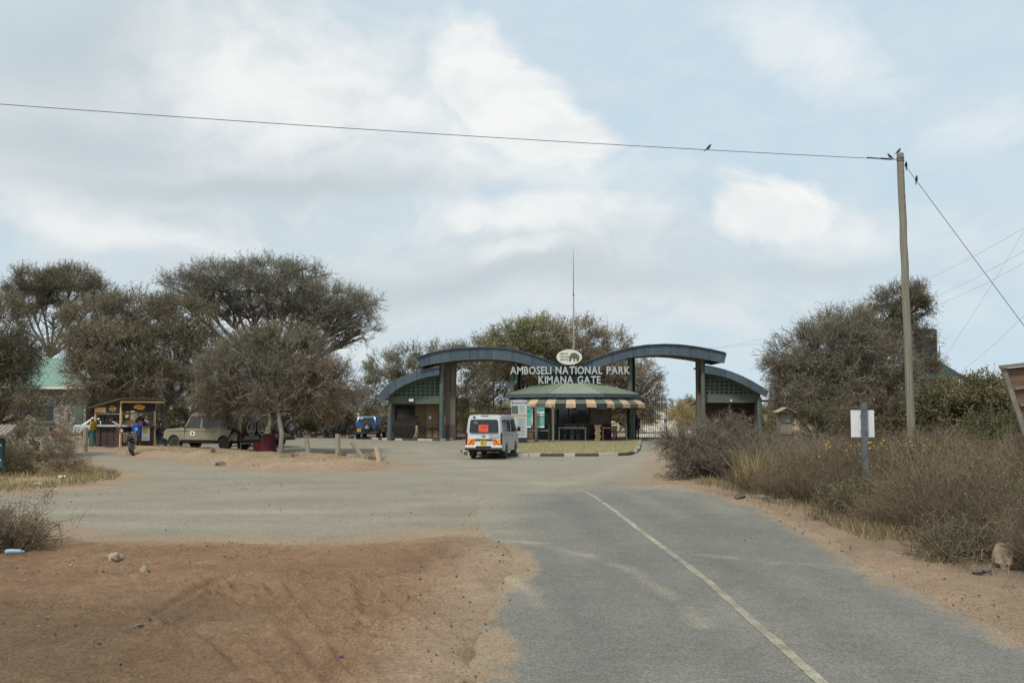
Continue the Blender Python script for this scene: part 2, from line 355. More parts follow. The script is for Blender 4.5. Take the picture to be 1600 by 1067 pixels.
class MB:
    def __init__(s): s.v, s.f, s.m = [], [], []

    def add(s, V, Fc, mi=0):
        o = len(s.v); s.v += [tuple(p) for p in V]
        for f in Fc: s.f.append([i + o for i in f]); s.m.append(mi)
        return s

    def box(s, c, d, mi=0, rx=0, ry=0, rz=0):
        R = rotm(rx, ry, rz); c = Vector(c); h = Vector(d) / 2
        V = [c + R @ Vector((sx * h.x, sy * h.y, sz * h.z)) for sx in (-1, 1) for sy in (-1, 1) for sz in (-1, 1)]
        return s.add(V, [(0, 1, 3, 2), (4, 6, 7, 5), (0, 4, 5, 1), (2, 3, 7, 6), (0, 2, 6, 4), (1, 5, 7, 3)], mi)

    def bar(s, a, b, w, h=None, mi=0):
        a, b = Vector(a), Vector(b); h = h or w
        t = (b - a).normalized()
        u = t.cross(Vector((0, 0, 1)))
        if u.length < 1e-3: u = Vector((1, 0, 0))
        u.normalize(); v = u.cross(t)
        V = [p + u * (i * w / 2) + v * (j * h / 2) for p in (a, b) for i, j in ((-1, -1), (1, -1), (1, 1), (-1, 1))]
        return s.add(V, [(3, 2, 1, 0), (4, 5, 6, 7), (0, 1, 5, 4), (1, 2, 6, 5), (2, 3, 7, 6), (3, 0, 4, 7)], mi)

    def tube(s, pts, rad, n=8, mi=0):
        pts = [Vector(p) for p in pts]
        if not isinstance(rad, (list, tuple)): rad = [rad] * len(pts)
        V, Fc = [], []
        u = None
        for i, p in enumerate(pts):
            t = (pts[min(i + 1, len(pts) - 1)] - pts[max(i - 1, 0)]).normalized()
            if u is None:
                u = t.cross(Vector((0, 0, 1)))
                if u.length < 1e-2: u = Vector((1, 0, 0))
            u = (u - t * u.dot(t)).normalized(); w = t.cross(u)
            for k in range(n):
                a = 2 * math.pi * k / n
                V.append(p + (u * math.cos(a) + w * math.sin(a)) * rad[i])
        for i in range(len(pts) - 1):
            for k in range(n):
                k2 = (k + 1) % n
                Fc.append((i * n + k, i * n + k2, (i + 1) * n + k2, (i + 1) * n + k))
        Fc.append(tuple(reversed(range(n)))); Fc.append(tuple(range((len(pts) - 1) * n, len(pts) * n)))
        return s.add(V, Fc, mi)

    def prism(s, poly, lo, hi, axis='x', mi=0):
        def P(a, b, t): return (t, a, b) if axis == 'x' else ((a, t, b) if axis == 'y' else (a, b, t))
        n = len(poly)
        V = [P(a, b, lo) for a, b in poly] + [P(a, b, hi) for a, b in poly]
        Fc = [tuple(range(n)), tuple(range(2 * n - 1, n - 1, -1))] + [(i, (i + 1) % n, n + (i + 1) % n, n + i) for i in range(n)]
        return s.add(V, Fc, mi)

    def lathe(s, prof, c=(0, 0, 0), n=16, axis='z', mi=0, caps=True):
        c = Vector(c); V, Fc = [], []
        for r, h in prof:
            for k in range(n):
                a = 2 * math.pi * k / n
                x, y = r * math.cos(a), r * math.sin(a)
                V.append(c + (Vector((x, y, h)) if axis == 'z' else (Vector((h, x, y)) if axis == 'x' else Vector((x, h, y)))))
        for i in range(len(prof) - 1):
            for k in range(n):
                k2 = (k + 1) % n; Fc.append((i * n + k, i * n + k2, (i + 1) * n + k2, (i + 1) * n + k))
        if caps: Fc.append(tuple(reversed(range(n)))); Fc.append(tuple(range((len(prof) - 1) * n, len(prof) * n)))
        return s.add(V, Fc, mi)

    def loft(s, A, B, mi=0):
        """closed solid between two matching point rings"""
        n = len(A); V = list(A) + list(B)
        return s.add(V, [tuple(range(n)), tuple(range(2 * n - 1, n - 1, -1))] + [(i, (i + 1) % n, n + (i + 1) % n, n + i) for i in range(n)], mi)

    def build(s, name, mats, parent=None, off=None, bevel=0.0, smooth=False, seg=2, autosm=None):
        me = bpy.data.meshes.new(name)
        V = s.v if off is None else [(a - off[0], b - off[1], c - off[2]) for a, b, c in s.v]
        me.from_pydata(V, [], s.f)
        if not isinstance(mats, (list, tuple)): mats = [mats]
        for m in mats: me.materials.append(MT[m] if isinstance(m, str) else m)
        me.polygons.foreach_set('material_index', s.m)
        import bmesh
        bm = bmesh.new(); bm.from_mesh(me)
        bmesh.ops.recalc_face_normals(bm, faces=bm.faces)
        bm.to_mesh(me); bm.free()
        if smooth: me.polygons.foreach_set('use_smooth', [True] * len(me.polygons))
        o = bpy.data.objects.new(name, me); COL.objects.link(o)
        if autosm: me.set_sharp_from_angle(angle=math.radians(autosm))
        if parent: o.parent = parent
        if bevel:
            b = o.modifiers.new('bevel', 'BEVEL'); b.width = bevel; b.segments = seg; b.limit_method = 'ANGLE'; b.angle_limit = math.radians(35)
        return o


def tag(o, label=None, cat=None, group=None, kind=None):
    if label: o['label'] = label
    if cat: o['category'] = cat
    if group: o['group'] = group
    if kind: o['kind'] = kind
    return o


def thing(name, label, cat, loc=(0, 0, 0), rz=0.0, group=None):
    o = bpy.data.objects.new(name, None); COL.objects.link(o)
    o.empty_display_size = 0.2
    o.location = loc; o.rotation_euler = (0, 0, rz)
    return tag(o, label, cat, group)


def copy_tree(o, parent=None):
    c = o.copy(); COL.objects.link(c); c.parent = parent
    for ch in o.children: copy_tree(ch, c)
    return c


def share(name, src, loc, parent=None, rot=(0, 0, 0), scale=(1, 1, 1), mat=None):
    o = bpy.data.objects.new(name, src.data); COL.objects.link(o)
    o.location = loc; o.rotation_euler = rot; o.scale = scale; o.parent = parent
    return o


def npmesh(name, V, Q, mat, col=None, parent=None, smooth=False):
    V = np.asarray(V, np.float32); Q = np.asarray(Q, np.int32)
    me = bpy.data.meshes.new(name)
    k = Q.shape[1]
    me.vertices.add(len(V)); me.vertices.foreach_set('co', V.ravel())
    me.loops.add(Q.size); me.loops.foreach_set('vertex_index', Q.ravel())
    me.polygons.add(len(Q)); me.polygons.foreach_set('loop_start', np.arange(0, Q.size, k, dtype=np.int32))
    me.update(calc_edges=True)
    if smooth: me.polygons.foreach_set('use_smooth', np.ones(len(Q), bool))
    me.materials.append(MT[mat] if isinstance(mat, str) else mat)
    if col is not None:
        at = me.color_attributes.new('tint', 'FLOAT_COLOR', 'POINT')
        c4 = np.ones((len(V), 4), np.float32); c4[:, :3] = col
        at.data.foreach_set('color', c4.ravel())
    o = bpy.data.objects.new(name, me); COL.objects.link(o); o.parent = parent
    return o


def text_mesh(name, body, size, mat, extrude=0.01, bold=0.0, parent=None, align='CENTER', res=3):
    cu = bpy.data.curves.new(name, 'FONT'); cu.body = body; cu.size = size; cu.extrude = extrude; cu.offset = bold
    cu.align_x = align; cu.resolution_u = res
    t = bpy.data.objects.new(name + '_tmp', cu); COL.objects.link(t)
    dg = bpy.context.evaluated_depsgraph_get()
    me = bpy.data.meshes.new_from_object(t.evaluated_get(dg))
    bpy.data.objects.remove(t); bpy.data.curves.remove(cu)
    me.materials.clear(); me.materials.append(MT[mat])
    o = bpy.data.objects.new(name, me); COL.objects.link(o); o.parent = parent
    return o


# ------------------------------------------------------------------ ground, roads
RNG = np.random.default_rng(11)


def vnoise(X, Y, scale, seed=0, oct=4):
    """smooth value noise on arrays"""
    out = np.zeros_like(X, dtype=float); amp = 1.0; tot = 0
    for k in range(oct):
        r = np.random.default_rng(seed * 31 + k); T = r.random((256, 256))
        x = X * scale * 2 ** k; y = Y * scale * 2 ** k
        xi = np.floor(x).astype(int); yi = np.floor(y).astype(int)
        fx = x - xi; fy = y - yi; fx = fx * fx * (3 - 2 * fx); fy = fy * fy * (3 - 2 * fy)
        a = T[xi % 256, yi % 256]; b = T[(xi + 1) % 256, yi % 256]; c = T[xi % 256, (yi + 1) % 256]; e = T[(xi + 1) % 256, (yi + 1) % 256]
        out += amp * ((a * (1 - fx) + b * fx) * (1 - fy) + (c * (1 - fx) + e * fx) * fy); tot += amp; amp *= 0.5
    return out / tot - 0.5


def sdf(X, Y, poly):
    """signed distance, positive inside"""
    P = np.array(poly, float); n = len(P)
    d = np.full(X.shape, 1e18); ins = np.zeros(X.shape, bool)
    for i in range(n):
        a, b = P[i], P[(i + 1) % n]; e = b - a
        wx, wy = X - a[0], Y - a[1]
        t = np.clip((wx * e[0] + wy * e[1]) / max(e @ e, 1e-9), 0, 1)
        d = np.minimum(d, (wx - e[0] * t) ** 2 + (wy - e[1] * t) ** 2)
        c = ((a[1] <= Y) != (b[1] <= Y))
        if abs(e[1]) > 1e-12: ins ^= c & (X < a[0] + (Y - a[1]) * e[0] / e[1])
    d = np.sqrt(d)
    return np.where(ins, d, -d)


def pdist(X, Y, pts):
    d = np.full(X.shape, 1e18)
    for a, b in zip(pts[:-1], pts[1:]):
        ex, ey = b[0] - a[0], b[1] - a[1]
        wx, wy = X - a[0], Y - a[1]
        t = np.clip((wx * ex + wy * ey) / max(ex * ex + ey * ey, 1e-9), 0, 1)
        d = np.minimum(d, (wx - ex * t) ** 2 + (wy - ey * t) ** 2)
    return np.sqrt(d)


def sm(x, a, b):
    t = np.clip((x - a) / (b - a), 0, 1); return t * t * (3 - 2 * t)


def gp(*pts): return [tuple(G(x, y).xy) for x, y in pts]


L1 = gp((-150, 792), (60, 830), (150, 845), (350, 846), (500, 850), (620, 844), (700, 834), (745, 832), (785, 843), (798, 870), (797, 905), (775, 945), (755, 985), (735, 1067)) + [(-0.5, 6.0), (-0.55, -5), (-40, -5), (-40, 22)]
L2 = gp((-260, 790), (0, 772), (60, 768), (130, 762), (185, 752), (197, 744), (180, 735), (140, 728), (112, 716), (60, 711), (-300, 709)) + [(-90, 40)]
L3 = gp((168, 703), (200, 712), (240, 716), (300, 722), (350, 728), (400, 734), (440, 738), (500, 737), (560, 736), (605, 734), (622, 728), (600, 719), (560, 714), (500, 710.5), (440, 708), (400, 705.5), (350, 702), (300, 700.5), (250, 699.5), (200, 699), (170, 699.5))
L4 = gp((-300, 709), (60, 711), (110, 706), (168, 700), (200, 697), (245, 695), (252, 688), (300, 684.5), (455, 683.2), (560, 684.6), (600, 687.4), (690, 688.8), (706, 687.8), (722, 685)) + [(-3.9, 80), (-5, 90), (-5, 600), (-600, 600), (-600, 45)]
L5 = [(5.05, -5), (5.05, 10), (5.4, 17), (5.7, 22), (5.6, 26), (4.9, 29.3), (4.62, 31)] + gp((1035, 740), (1038, 722), (1042, 704), (1060, 694), (1092, 688)) + [(13.6, 75), (13.9, 110), (16, 200), (20, 600), (600, 600), (600, -5)]
L6 = [(-5, 79), (9.0, 79), (9.1, 110), (10.5, 200), (12, 600), (-5, 600)]
def XP(px, Y): return (px - CX) / F * Y


TRK = ([80, 110, 160, 280, 600], [1000, 1002, 1008, 1018, 1030], [1090, 1080, 1068, 1052, 1040])
L5 = L5[:7] + gp((1035, 740), (1038, 722), (1042, 704), (1060, 694), (1092, 688)) + [(XP(p, y), y) for y, p in zip(TRK[0], TRK[2])] + [(600, 600), (600, -5)]
L6 = [(-5, 79), (9.0, 79)] + [(XP(p, y), y) for y, p in zip(TRK[0], TRK[1])] + [(-5, 600)]
LANDS = [L1, L2, L3, L4, L5, L6]


def land(X, Y):
    return np.max([sdf(X, Y, p) for p in LANDS], axis=0)


TRACKS = [gp((245, 980), (300, 945), (370, 910)), gp((232, 975), (290, 938), (360, 905)),
          gp((395, 926), (410, 945), (450, 955), (520, 962), (600, 980), (720, 982), (760, 978)),
          gp((375, 925), (385, 948), (440, 968), (500, 985), (560, 1010), (600, 1022)),
          gp((450, 918), (480, 960), (520, 1010), (560, 1067)), gp((425, 920), (450, 965), (490, 1020), (520, 1080)),
          gp((500, 945), (610, 942), (700, 946)), gp((555, 910), (572, 940), (572, 985)), gp((60, 900), (200, 905), (330, 925), (430, 960), (500, 1060)),
          gp((100, 880), (250, 890), (420, 905), (600, 900)), gp((480, 900), (600, 930), (700, 1000), (720, 1067)),
          gp((20, 950), (200, 960), (330, 1000), (420, 1080))]


def axis_pts(fine_lo, fine_hi, step, lo, hi, grow):
    a = list(np.arange(fine_lo, fine_hi, step)); s = step; x = fine_hi
    while x < hi: a.append(x); s *= grow; x += s
    a.append(hi); s = step; x = fine_lo - step; pre = []
    while x > lo: pre.append(x); s *= grow; x -= s
    pre.append(lo)
    return np.array(pre[::-1] + a)


def grid_quads(nx, ny):
    i = np.arange(nx * ny).reshape(ny, nx)
    return np.stack([i[:-1, :-1], i[:-1, 1:], i[1:, 1:], i[1:, :-1]], -1).reshape(-1, 4)


def ground_height(X, Y):
    s = land(X, Y)
    edge = s + vnoise(X, Y, 0.9, 3) * 0.8 + vnoise(X, Y, 5, 4, 3) * 0.22
    m = sm(edge, -0.35, 0.45)
    l1 = sm(sdf(X, Y, L1), -0.2, 1.2)
    b = vnoise(X, Y, 0.35, 5) * 0.16 * sm(s, 0, 2.5) + vnoise(X, Y, 2.2, 6, 4) * 0.05
    b = b + l1 * (vnoise(X, Y, 7.0, 7, 3) * 0.05 + (0.5 - np.abs(vnoise(X, Y, 2.6, 8, 4)) * 4) * 0.03)
    for k, t in enumerate(TRACKS):
        d = pdist(X, Y, t)
        b = b + l1 * (-0.046 * np.exp(-(d / 0.06) ** 2) + 0.038 * np.exp(-((d - 0.14) / 0.04) ** 2)) * (0.6 + 0.8 * (vnoise(X, Y, 1.1, 20 + k, 2) + 0.5))
    i3 = sm(sdf(X, Y, L3), 0.0, 1.6)
    b = b + i3 * (0.1 + vnoise(X, Y, 0.8, 9) * 0.25)
    mound = np.exp(-(pdist(X, Y, gp((235, 712), (300, 714), (360, 722), (395, 726))) / 0.6) ** 2)
    b = b + mound * (0.12 + 0.3 * np.clip(vnoise(X, Y, 1.6, 12, 4) + 0.1, 0, 1))
    b = b + sm(Y, 130, 420) * 0.5
    return -0.12 + m * 0.17 + b * m, s


def build_ground():
    xs = axis_pts(-7.0, 0.4, 0.042, -600, 600, 1.06)
    ys = axis_pts(7.8, 17.6, 0.05, -20, 1500, 1.022)
    X, Y = np.meshgrid(xs, ys)
    Z, s = ground_height(X, Y)
    red = np.array((0.192, 0.118, 0.069)); tan = np.array((0.264, 0.195, 0.132)); straw = np.array((0.290, 0.224, 0.132)); dark = np.array((0.176, 0.132, 0.092))
    C = np.broadcast_to(tan, X.shape + (3,)).copy()

    def blend(w, c):
        C[:] = C * (1 - w[..., None]) + np.asarray(c) * w[..., None]
    blend(sm(sdf(X, Y, L1), -0.3, 1.3), red)
    l1 = sdf(X, Y, L1)
    blend(sm(l1, 1.6, 0.2) * sm(X, -2.5, -0.6) * sm(l1, -0.4, 0.1) * 0.6, (0.264, 0.194, 0.130))
    blend(sm(vnoise(X, Y, 0.7, 31), 0.0, 0.25) * sm(l1, 0.4, 1.5) * 0.6, (0.145, 0.095, 0.058))
    blend(sm(X + vnoise(X, Y, 0.5, 38) * 3, -1.5, -4.6) * sm(Y + vnoise(X, Y, 0.6, 39) * 4, 14.5, 10.5) * 0.75, (0.110, 0.076, 0.046))
    blend(sm(vnoise(X, Y, 1.1, 33), 0.08, 0.3) * sm(l1, 0.4, 1.5) * 0.4, (0.246, 0.167, 0.106))
    blend(sm(sdf(X, Y, L2), 0.3, 1.5) * (0.6 + vnoise(X, Y, 0.6, 34)), straw)
    blend(sm(sdf(X, Y, L3), 0.3, 1.5) * sm(vnoise(X, Y, 0.7, 35), -0.1, 0.25) * 0.8, straw)
    blend(sm(sdf(X, Y, L3), -0.2, 1.0) * sm(vnoise(X, Y, 0.9, 36), 0.02, 0.2) * 0.7, (0.264, 0.167, 0.106))
    blend(sm(sdf(X, Y, L4), 0.3, 2.0) * 0.7, (0.238, 0.189, 0.136))
    l5 = sdf(X, Y, L5)
    blend(sm(l5, -0.3, 0.2), (0.229, 0.165, 0.109))
    blend(sm(l5, -0.3, 0.2) * sm(vnoise(X, Y * 0.4, 1.3, 37), -0.02, 0.2) * 0.6, (0.185, 0.136, 0.097))
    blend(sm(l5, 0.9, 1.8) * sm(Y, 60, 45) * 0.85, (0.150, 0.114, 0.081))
    blend(sm(Y, 80, 110), (0.317, 0.255, 0.150))
    V = np.stack([X, Y, Z], -1).reshape(-1, 3)
    o = npmesh('ground', V, grid_quads(len(xs), len(ys)), ground_material('dry_soil', 30, 0.3, 0.9, 0.16, 0.03), C.reshape(-1, 3), smooth=True)
    tag(o, kind='structure')


build_ground()


def build_gravel():
    xs = np.concatenate([np.arange(-60, -26, 1.0), np.arange(-26, 14.6, 0.22)]); ys = np.concatenate([np.arange(16.5, 34, 0.15), np.arange(34, 82, 0.4)])
    X, Y = np.meshgrid(xs, ys)
    s = land(X, Y)
    C = np.broadcast_to(np.array((0.220, 0.198, 0.151)), X.shape + (3,)).copy()

    def blend(w, c): C[:] = C * (1 - w[..., None]) + np.asarray(c) * w[..., None]
    blend(sm(vnoise(X, Y * 1.8, 0.16, 41), -0.05, 0.25) * 0.55, (0.255, 0.234, 0.181))
    blend(sm(vnoise(X * 0.35, Y * 2.2, 0.5, 42), 0.0, 0.28) * 0.45, (0.176, 0.161, 0.123))
    blend(sm(Y, 29, 36) * sm(Y, 82, 48) * 0.35, (0.236, 0.217, 0.172))
    edge = s + vnoise(X, Y, 0.5, 43) * 1.6
    blend(sm(edge, -1.6, 0.0) * 0.8, (0.251, 0.182, 0.119))
    # wheel paths where vehicles swing from the side road into the gate
    for k, t in enumerate([gp((40, 785), (300, 785), (560, 780), (720, 765), (840, 735), (860, 722)), gp((40, 800), (300, 800), (600, 796), (800, 772), (930, 745), (1010, 715)),
                           gp((700, 738), (850, 733), (1000, 730)), gp((650, 700), (680, 712), (760, 735), (850, 755)), gp((300, 748), (450, 752), (620, 745), (720, 725))]):
        d = pdist(X, Y, t)
        blend(np.exp(-(d / 0.5) ** 2) * 0.4 * (0.6 + vnoise(X, Y, 0.5, 50 + k)), (0.317, 0.291, 0.229) if k % 2 else (0.194, 0.180, 0.146))
    V = np.stack([X, Y, np.zeros_like(X)], -1).reshape(-1, 3)
    o = npmesh('gravel_road', V, grid_quads(len(xs), len(ys)), ground_material('dusty_gravel', 20, 0.3, 0.6, 0.1), C.reshape(-1, 3))
    tag(o, kind='structure')
    # sandy track beyond the gate
    xs = np.linspace(0, 1, 24); ys = np.concatenate([np.arange(80, 120, 1.0), np.arange(120, 600, 8)])
    U, Y = np.meshgrid(xs, ys)
    lo = XP(np.interp(Y, TRK[0], TRK[1]) - 4, Y); hi = XP(np.interp(Y, TRK[0], TRK[2]) + 4, Y)
    X = lo + (hi - lo) * U
    C = np.broadcast_to(np.array((0.440, 0.396, 0.326)), X.shape + (3,)).copy()
    V = np.stack([X, Y, np.where(Y > 130, (Y - 130) * 0.0017, 0) + 0.002], -1).reshape(-1, 3)
    tag(npmesh('sandy_track', V, grid_quads(24, len(ys)), ground_material('pale_sand', 20, 0.12, 0.3, 0.1), C.reshape(-1, 3)), kind='structure')


build_gravel()


def road_edges(y):
    nl = vnoise(np.full_like(y, 3.3), y, 0.8, 61, 5) * 0.34 + vnoise(np.full_like(y, 7.3), y, 5, 62, 3) * 0.1
    nr = vnoise(np.full_like(y, 13.3), y, 0.6, 63, 5) * 0.3
    xl = np.interp(y, [-6, 8, 10, 12, 14, 15.8, 17.2, 18.6, 29.6], [-0.42, -0.33, -0.36, -0.28, -0.1, -0.02, -0.12, -0.62, -1.05]) + nl
    xr = np.interp(y, [-6, 10, 17, 23, 26.5, 28.6, 29.6], [5.0, 5.05, 5.4, 5.7, 5.5, 5.0, 4.5]) + nr
    return xl, xr


LINE = [(2.62, -6), (2.62, 8), (2.62, 13.5), (2.52, 16.5), (2.42, 19), (2.3, 23), (2.16, 26), (1.95, 28.3)]


def build_asphalt():
    ys = np.concatenate([np.arange(-6, 7.4, 0.4), np.arange(7.4, 20, 0.07), np.arange(20, 29.6, 0.1)])
    u = np.linspace(0, 1, 130)
    xl, xr = road_edges(ys)
    top = 29.45 + vnoise(u * 6, u * 0, 0.9, 64, 4) * 0.9
    yy = ys[:, None] + 0 * u[None]
    yy = np.where(yy > 26, 26 + (yy - 26) / (29.5 - 26) * (top[None] - 26), yy)
    X = xl[:, None] + (xr - xl)[:, None] * u[None]; Y = yy
    C = np.broadcast_to(np.array((0.164, 0.159, 0.138)), X.shape + (3,)).copy()

    def blend(w, c): C[:] = C * (1 - w[..., None]) + np.asarray(c) * w[..., None]
    dl = X - xl[:, None]; dr = xr[:, None] - X
    blend(sm(vnoise(X, Y * 0.3, 0.8, 65), 0.0, 0.25) * 0.6, (0.195, 0.186, 0.156))
    blend(sm(vnoise(X * 0.6, Y * 0.25, 1.2, 70), -0.02, 0.22) * 0.5, (0.131, 0.130, 0.116))
    for c, w, a in ((0.75, 0.32, 0.6), (2.0, 0.28, 0.6), (3.4, 0.3, 0.5), (4.5, 0.32, 0.5)):
        blend(np.exp(-((X - c + 0.04 * (Y - 10)) / w) ** 2) * a, (0.131, 0.131, 0.118))
    dirt = np.array((0.260, 0.192, 0.122))
    blend(sm(dl + vnoise(X, Y, 0.9, 66) * 0.9 + vnoise(X, Y, 5.0, 75, 4) * 0.5, 0.36, 0.1) * 0.85 * sm(Y, 21, 16), dirt)
    blend(sm(dl + vnoise(X, Y, 0.5, 67) * 2.4, 1.9, 0.1) * sm(Y, 16, 20), (0.225, 0.205, 0.163))
    blend(sm(dr + vnoise(X, Y, 0.7, 68) * 0.7 + vnoise(X, Y, 4.0, 76, 4) * 0.5, 0.42, 0.05) * 0.75, dirt)
    blend(sm(Y + vnoise(X, Y, 0.5, 69) * 5, 25.5, 29.6), (0.225, 0.206, 0.165))
    for k, t in enumerate([gp((735, 838), (820, 848), (920, 870), (985, 892), (1060, 940), (1100, 980)), gp((700, 846), (790, 846), (850, 850)), gp((800, 905), (835, 935), (870, 985)), gp((1100, 868), (1200, 880), (1300, 885))]):
        d = pdist(X, Y, t); blend(np.exp(-(d / 0.13) ** 2) * (0.35 + vnoise(X, Y, 1.5, 80 + k)) * 0.8, (0.341, 0.296, 0.224))
    Z = np.full_like(X, 0.016) + vnoise(X, Y, 0.5, 71) * 0.01
    Z = np.where((dl < 0.001) | (dr < 0.001), Z - 0.05, Z)
    V = np.stack([X, Y, Z], -1).reshape(-1, 3)
    o = npmesh('asphalt_road', V, grid_quads(130, len(ys)), ground_material('worn_asphalt', 38, 0.34, 0.6, 0.1), C.reshape(-1, 3))
    tag(o, kind='structure')
    # worn centre line
    P = np.array(LINE); y = np.arange(-6, 28.3, 0.05); x = np.interp(y, P[:, 1], P[:, 0])
    hw = 0.054 + vnoise(y, y * 0, 3.0, 72, 4) * 0.022
    hw = hw * sm(y, 28.3, 26.5)
    off = vnoise(y, y * 0 + 5, 2.0, 73, 3) * 0.02
    X = np.stack([x + off - hw, x + off, x + off + hw], 1); Y = np.stack([y] * 3, 1)
    Z = 0.021 + vnoise(X, Y, 0.5, 71) * 0.01
    wv = 0.5 + vnoise(X, Y, 4.0, 74, 4)
    C = np.array((0.323, 0.301, 0.232))[None, None] * (0.52 + 0.6 * wv[..., None])
    V = np.stack([X, Y, Z], -1).reshape(-1, 3)
    tag(npmesh('road_marking', V, grid_quads(3, len(y)), ground_material('worn_line_paint', 45, 0.4, 0.4, 0.25), C.reshape(-1, 3)), kind='structure')


build_asphalt()


# ------------------------------------------------------------------ gate complex
GY = 72.0


def ip(pts, x):
    return float(np.interp(x, [p[0] for p in pts], [p[1] for p in pts]))


def bandpanels(root, off, top, bot, cuts, Y0, Y1, mats, name='fascia_panel', endcuts=None):
    """curved fascia cut into separate sheets; top and bottom edges are photo measurements on the plane Y0"""
    for i in range(len(cuts) - 1):
        a, b = cuts[i] + 0.22, cuts[i + 1] - 0.22
        xs = np.linspace(a, b, 5)
        ta = [W(x, ip(top, x), Y0) for x in xs]
        ba = [W(x, ip(bot, x), Y0) for x in xs]
        if endcuts and i == 0 and endcuts[0]: ta[0], ba[0] = W(*endcuts[0][0], Y0), W(*endcuts[0][1], Y0)
        if endcuts and i == len(cuts) - 2 and endcuts[1]: ta[-1], ba[-1] = W(*endcuts[1][0], Y0), W(*endcuts[1][1], Y0)
        d = Vector((0, Y1 - Y0, 0)); m = MB()
        ring = ta + ba[::-1]
        m.loft(ring, [p + d for p in ring])
        m.build(name, mats[i % len(mats)], root, off)


def sheet(root, off, name, pts_top, Y0, Y1, th, mat, lip=0.0):
    m = MB(); a = [W(x, y, GY) for x, y in pts_top]
    A = [Vector((p.x, Y0, p.z)) for p in a] + [Vector((p.x, Y0, p.z - th)) for p in a[::-1]]
    B = [Vector((p.x, Y1, p.z)) for p in A]
    m.loft(A, B)
    return m.build(name, mat, root, off)


def column(root, px0, px1, ytop, Y, zbase=0.0, plinth=None, name='column', mat='green'):
    x0, x1 = WX(px0, Y), WX(px1, Y); r = (x1 - x0) / 2; cx = (x0 + x1) / 2
    o = root.location; ztop = WZ(ytop, Y)
    if plinth:
        zp = WZ(plinth, Y)
        MB().lathe([(r * 1.02, zbase), (r * 1.02, zp)], (cx - o.x, Y - o.y, -o.z), 18).build('painted_plinth', 'bluepaint', root, smooth=True, autosm=40)
        zb = zp
    else: zb = zbase
    MB().lathe([(r, zb), (r, ztop)], (cx - o.x, Y - o.y, -o.z), 18).build(name, mat, root, smooth=True, autosm=40)


LT = [(649.6, 560), (657, 557), (670, 552.4), (690, 548), (710, 545), (730, 543.6), (750, 542.8), (770, 543), (790, 544.4), (810, 548), (830, 554), (850, 561), (870, 568.6), (893, 577.5)]
LB = [(649.6, 575.5), (657.4, 573.6), (670, 570), (690, 566.4), (710, 563.6), (730, 562), (750, 561.2), (770, 561.4), (790, 562.8), (810, 566.2), (830, 571.5), (850, 578.5), (870, 586), (893, 594)]
RT = [(893, 576), (909.7, 569), (929.7, 560), (949.7, 553), (969.6, 547), (989.6, 542.4), (1009.7, 539.4), (1039.6, 538), (1063.8, 539), (1087.7, 542), (1111.7, 546.3), (1135.6, 552)]
RB = [(893, 593), (909.7, 586), (939.7, 572.5), (959.6, 565.5), (979.6, 559.6), (989.9, 557.8), (1019.9, 554.6), (1039.8, 554.2), (1059.8, 555.4), (1087.7, 559), (1111.7, 563.3), (1131.6, 567.5)]


def arch(label, T, B, cuts, ends, ribs, cat='gate arch'):
    x0, x1 = T[0][0], T[-1][0]
    base = Vector((WX((x0 + x1) / 2, GY), GY, WZ(min(p[1] for p in T), GY)))
    root = thing('entrance_arch', label, cat, base)
    Yf, Yb = GY - 1.0, GY + 3.6
    s = (GY - 1.0) / GY
    bandpanels(root, base, T, B, cuts, Yf, Yf + 0.14, ['steel_blue', 'steel_blue2', 'steel_blue'], endcuts=ends)
    # roof sheet and soffit follow the curve
    def atp(x, y): return W(x, y, Yf)
    n = 34
    xs = np.linspace(x0 + 2.2, x1 - 2.2, n)
    top = [atp(x, ip(T, x) + 0.8) for x in xs]; bot = [atp(x, ip(B, x) - 2.4) for x in xs]
    m = MB(); A = [Vector((p.x, Yf + 0.15, p.z)) for p in top] + [Vector((p.x, Yf + 0.15, p.z - 0.12)) for p in top[::-1]]
    m.loft(A, [Vector((p.x, Yb, p.z)) for p in A]); m.build('roof_sheet', 'steel_blue', root, base)
    m = MB(); A = [Vector((p.x, Yf + 0.15, p.z + 0.05)) for p in bot] + [Vector((p.x, Yf + 0.15, p.z)) for p in bot[::-1]]
    m.loft(A, [Vector((p.x, Yb - 0.15, p.z)) for p in A]); so = m.build('soffit', 'soffit', root, base)
    if ribs:
        m = MB()
        for x in np.arange(x0 + 8, x1 - 3, 4.3):
            p = atp(x, ip(B, x) - 2.4); q = atp(x + 1, ip(B, x + 1) - 2.4)
            sl = math.atan2(q.z - p.z, q.x - p.x)
            m.box((p.x, (Yf + Yb) / 2, p.z - 0.04), (0.1, Yb - Yf - 0.5, 0.08), 0, ry=-sl)
        r = m.build('rib_row', 'soffit', so, base); r['kind'] = 'stuff'
    # back fascia
    m = MB()
    A = [Vector((p.x, Yb - 0.13, p.z - 0.02)) for p in top] + [Vector((p.x, Yb - 0.13, p.z - 0.02)) for p in bot[::-1]]
    m.loft(A, [p + Vector((0, 0.12, 0)) for p in A]); m.build('rear_fascia', 'steel_blue', root, base)
    # drip edge along the top
    m = MB()
    for a, b in zip(xs[:-1], xs[1:]):
        p, q = atp(a, ip(T, a) - 0.5), atp(b, ip(T, b) - 0.5)
        m.bar((p.x, Yf - 0.05, p.z), (q.x, Yf - 0.05, q.z), 0.12, 0.05)
    m.build('drip_edge', 'steel_blue2', root, base)
    return root


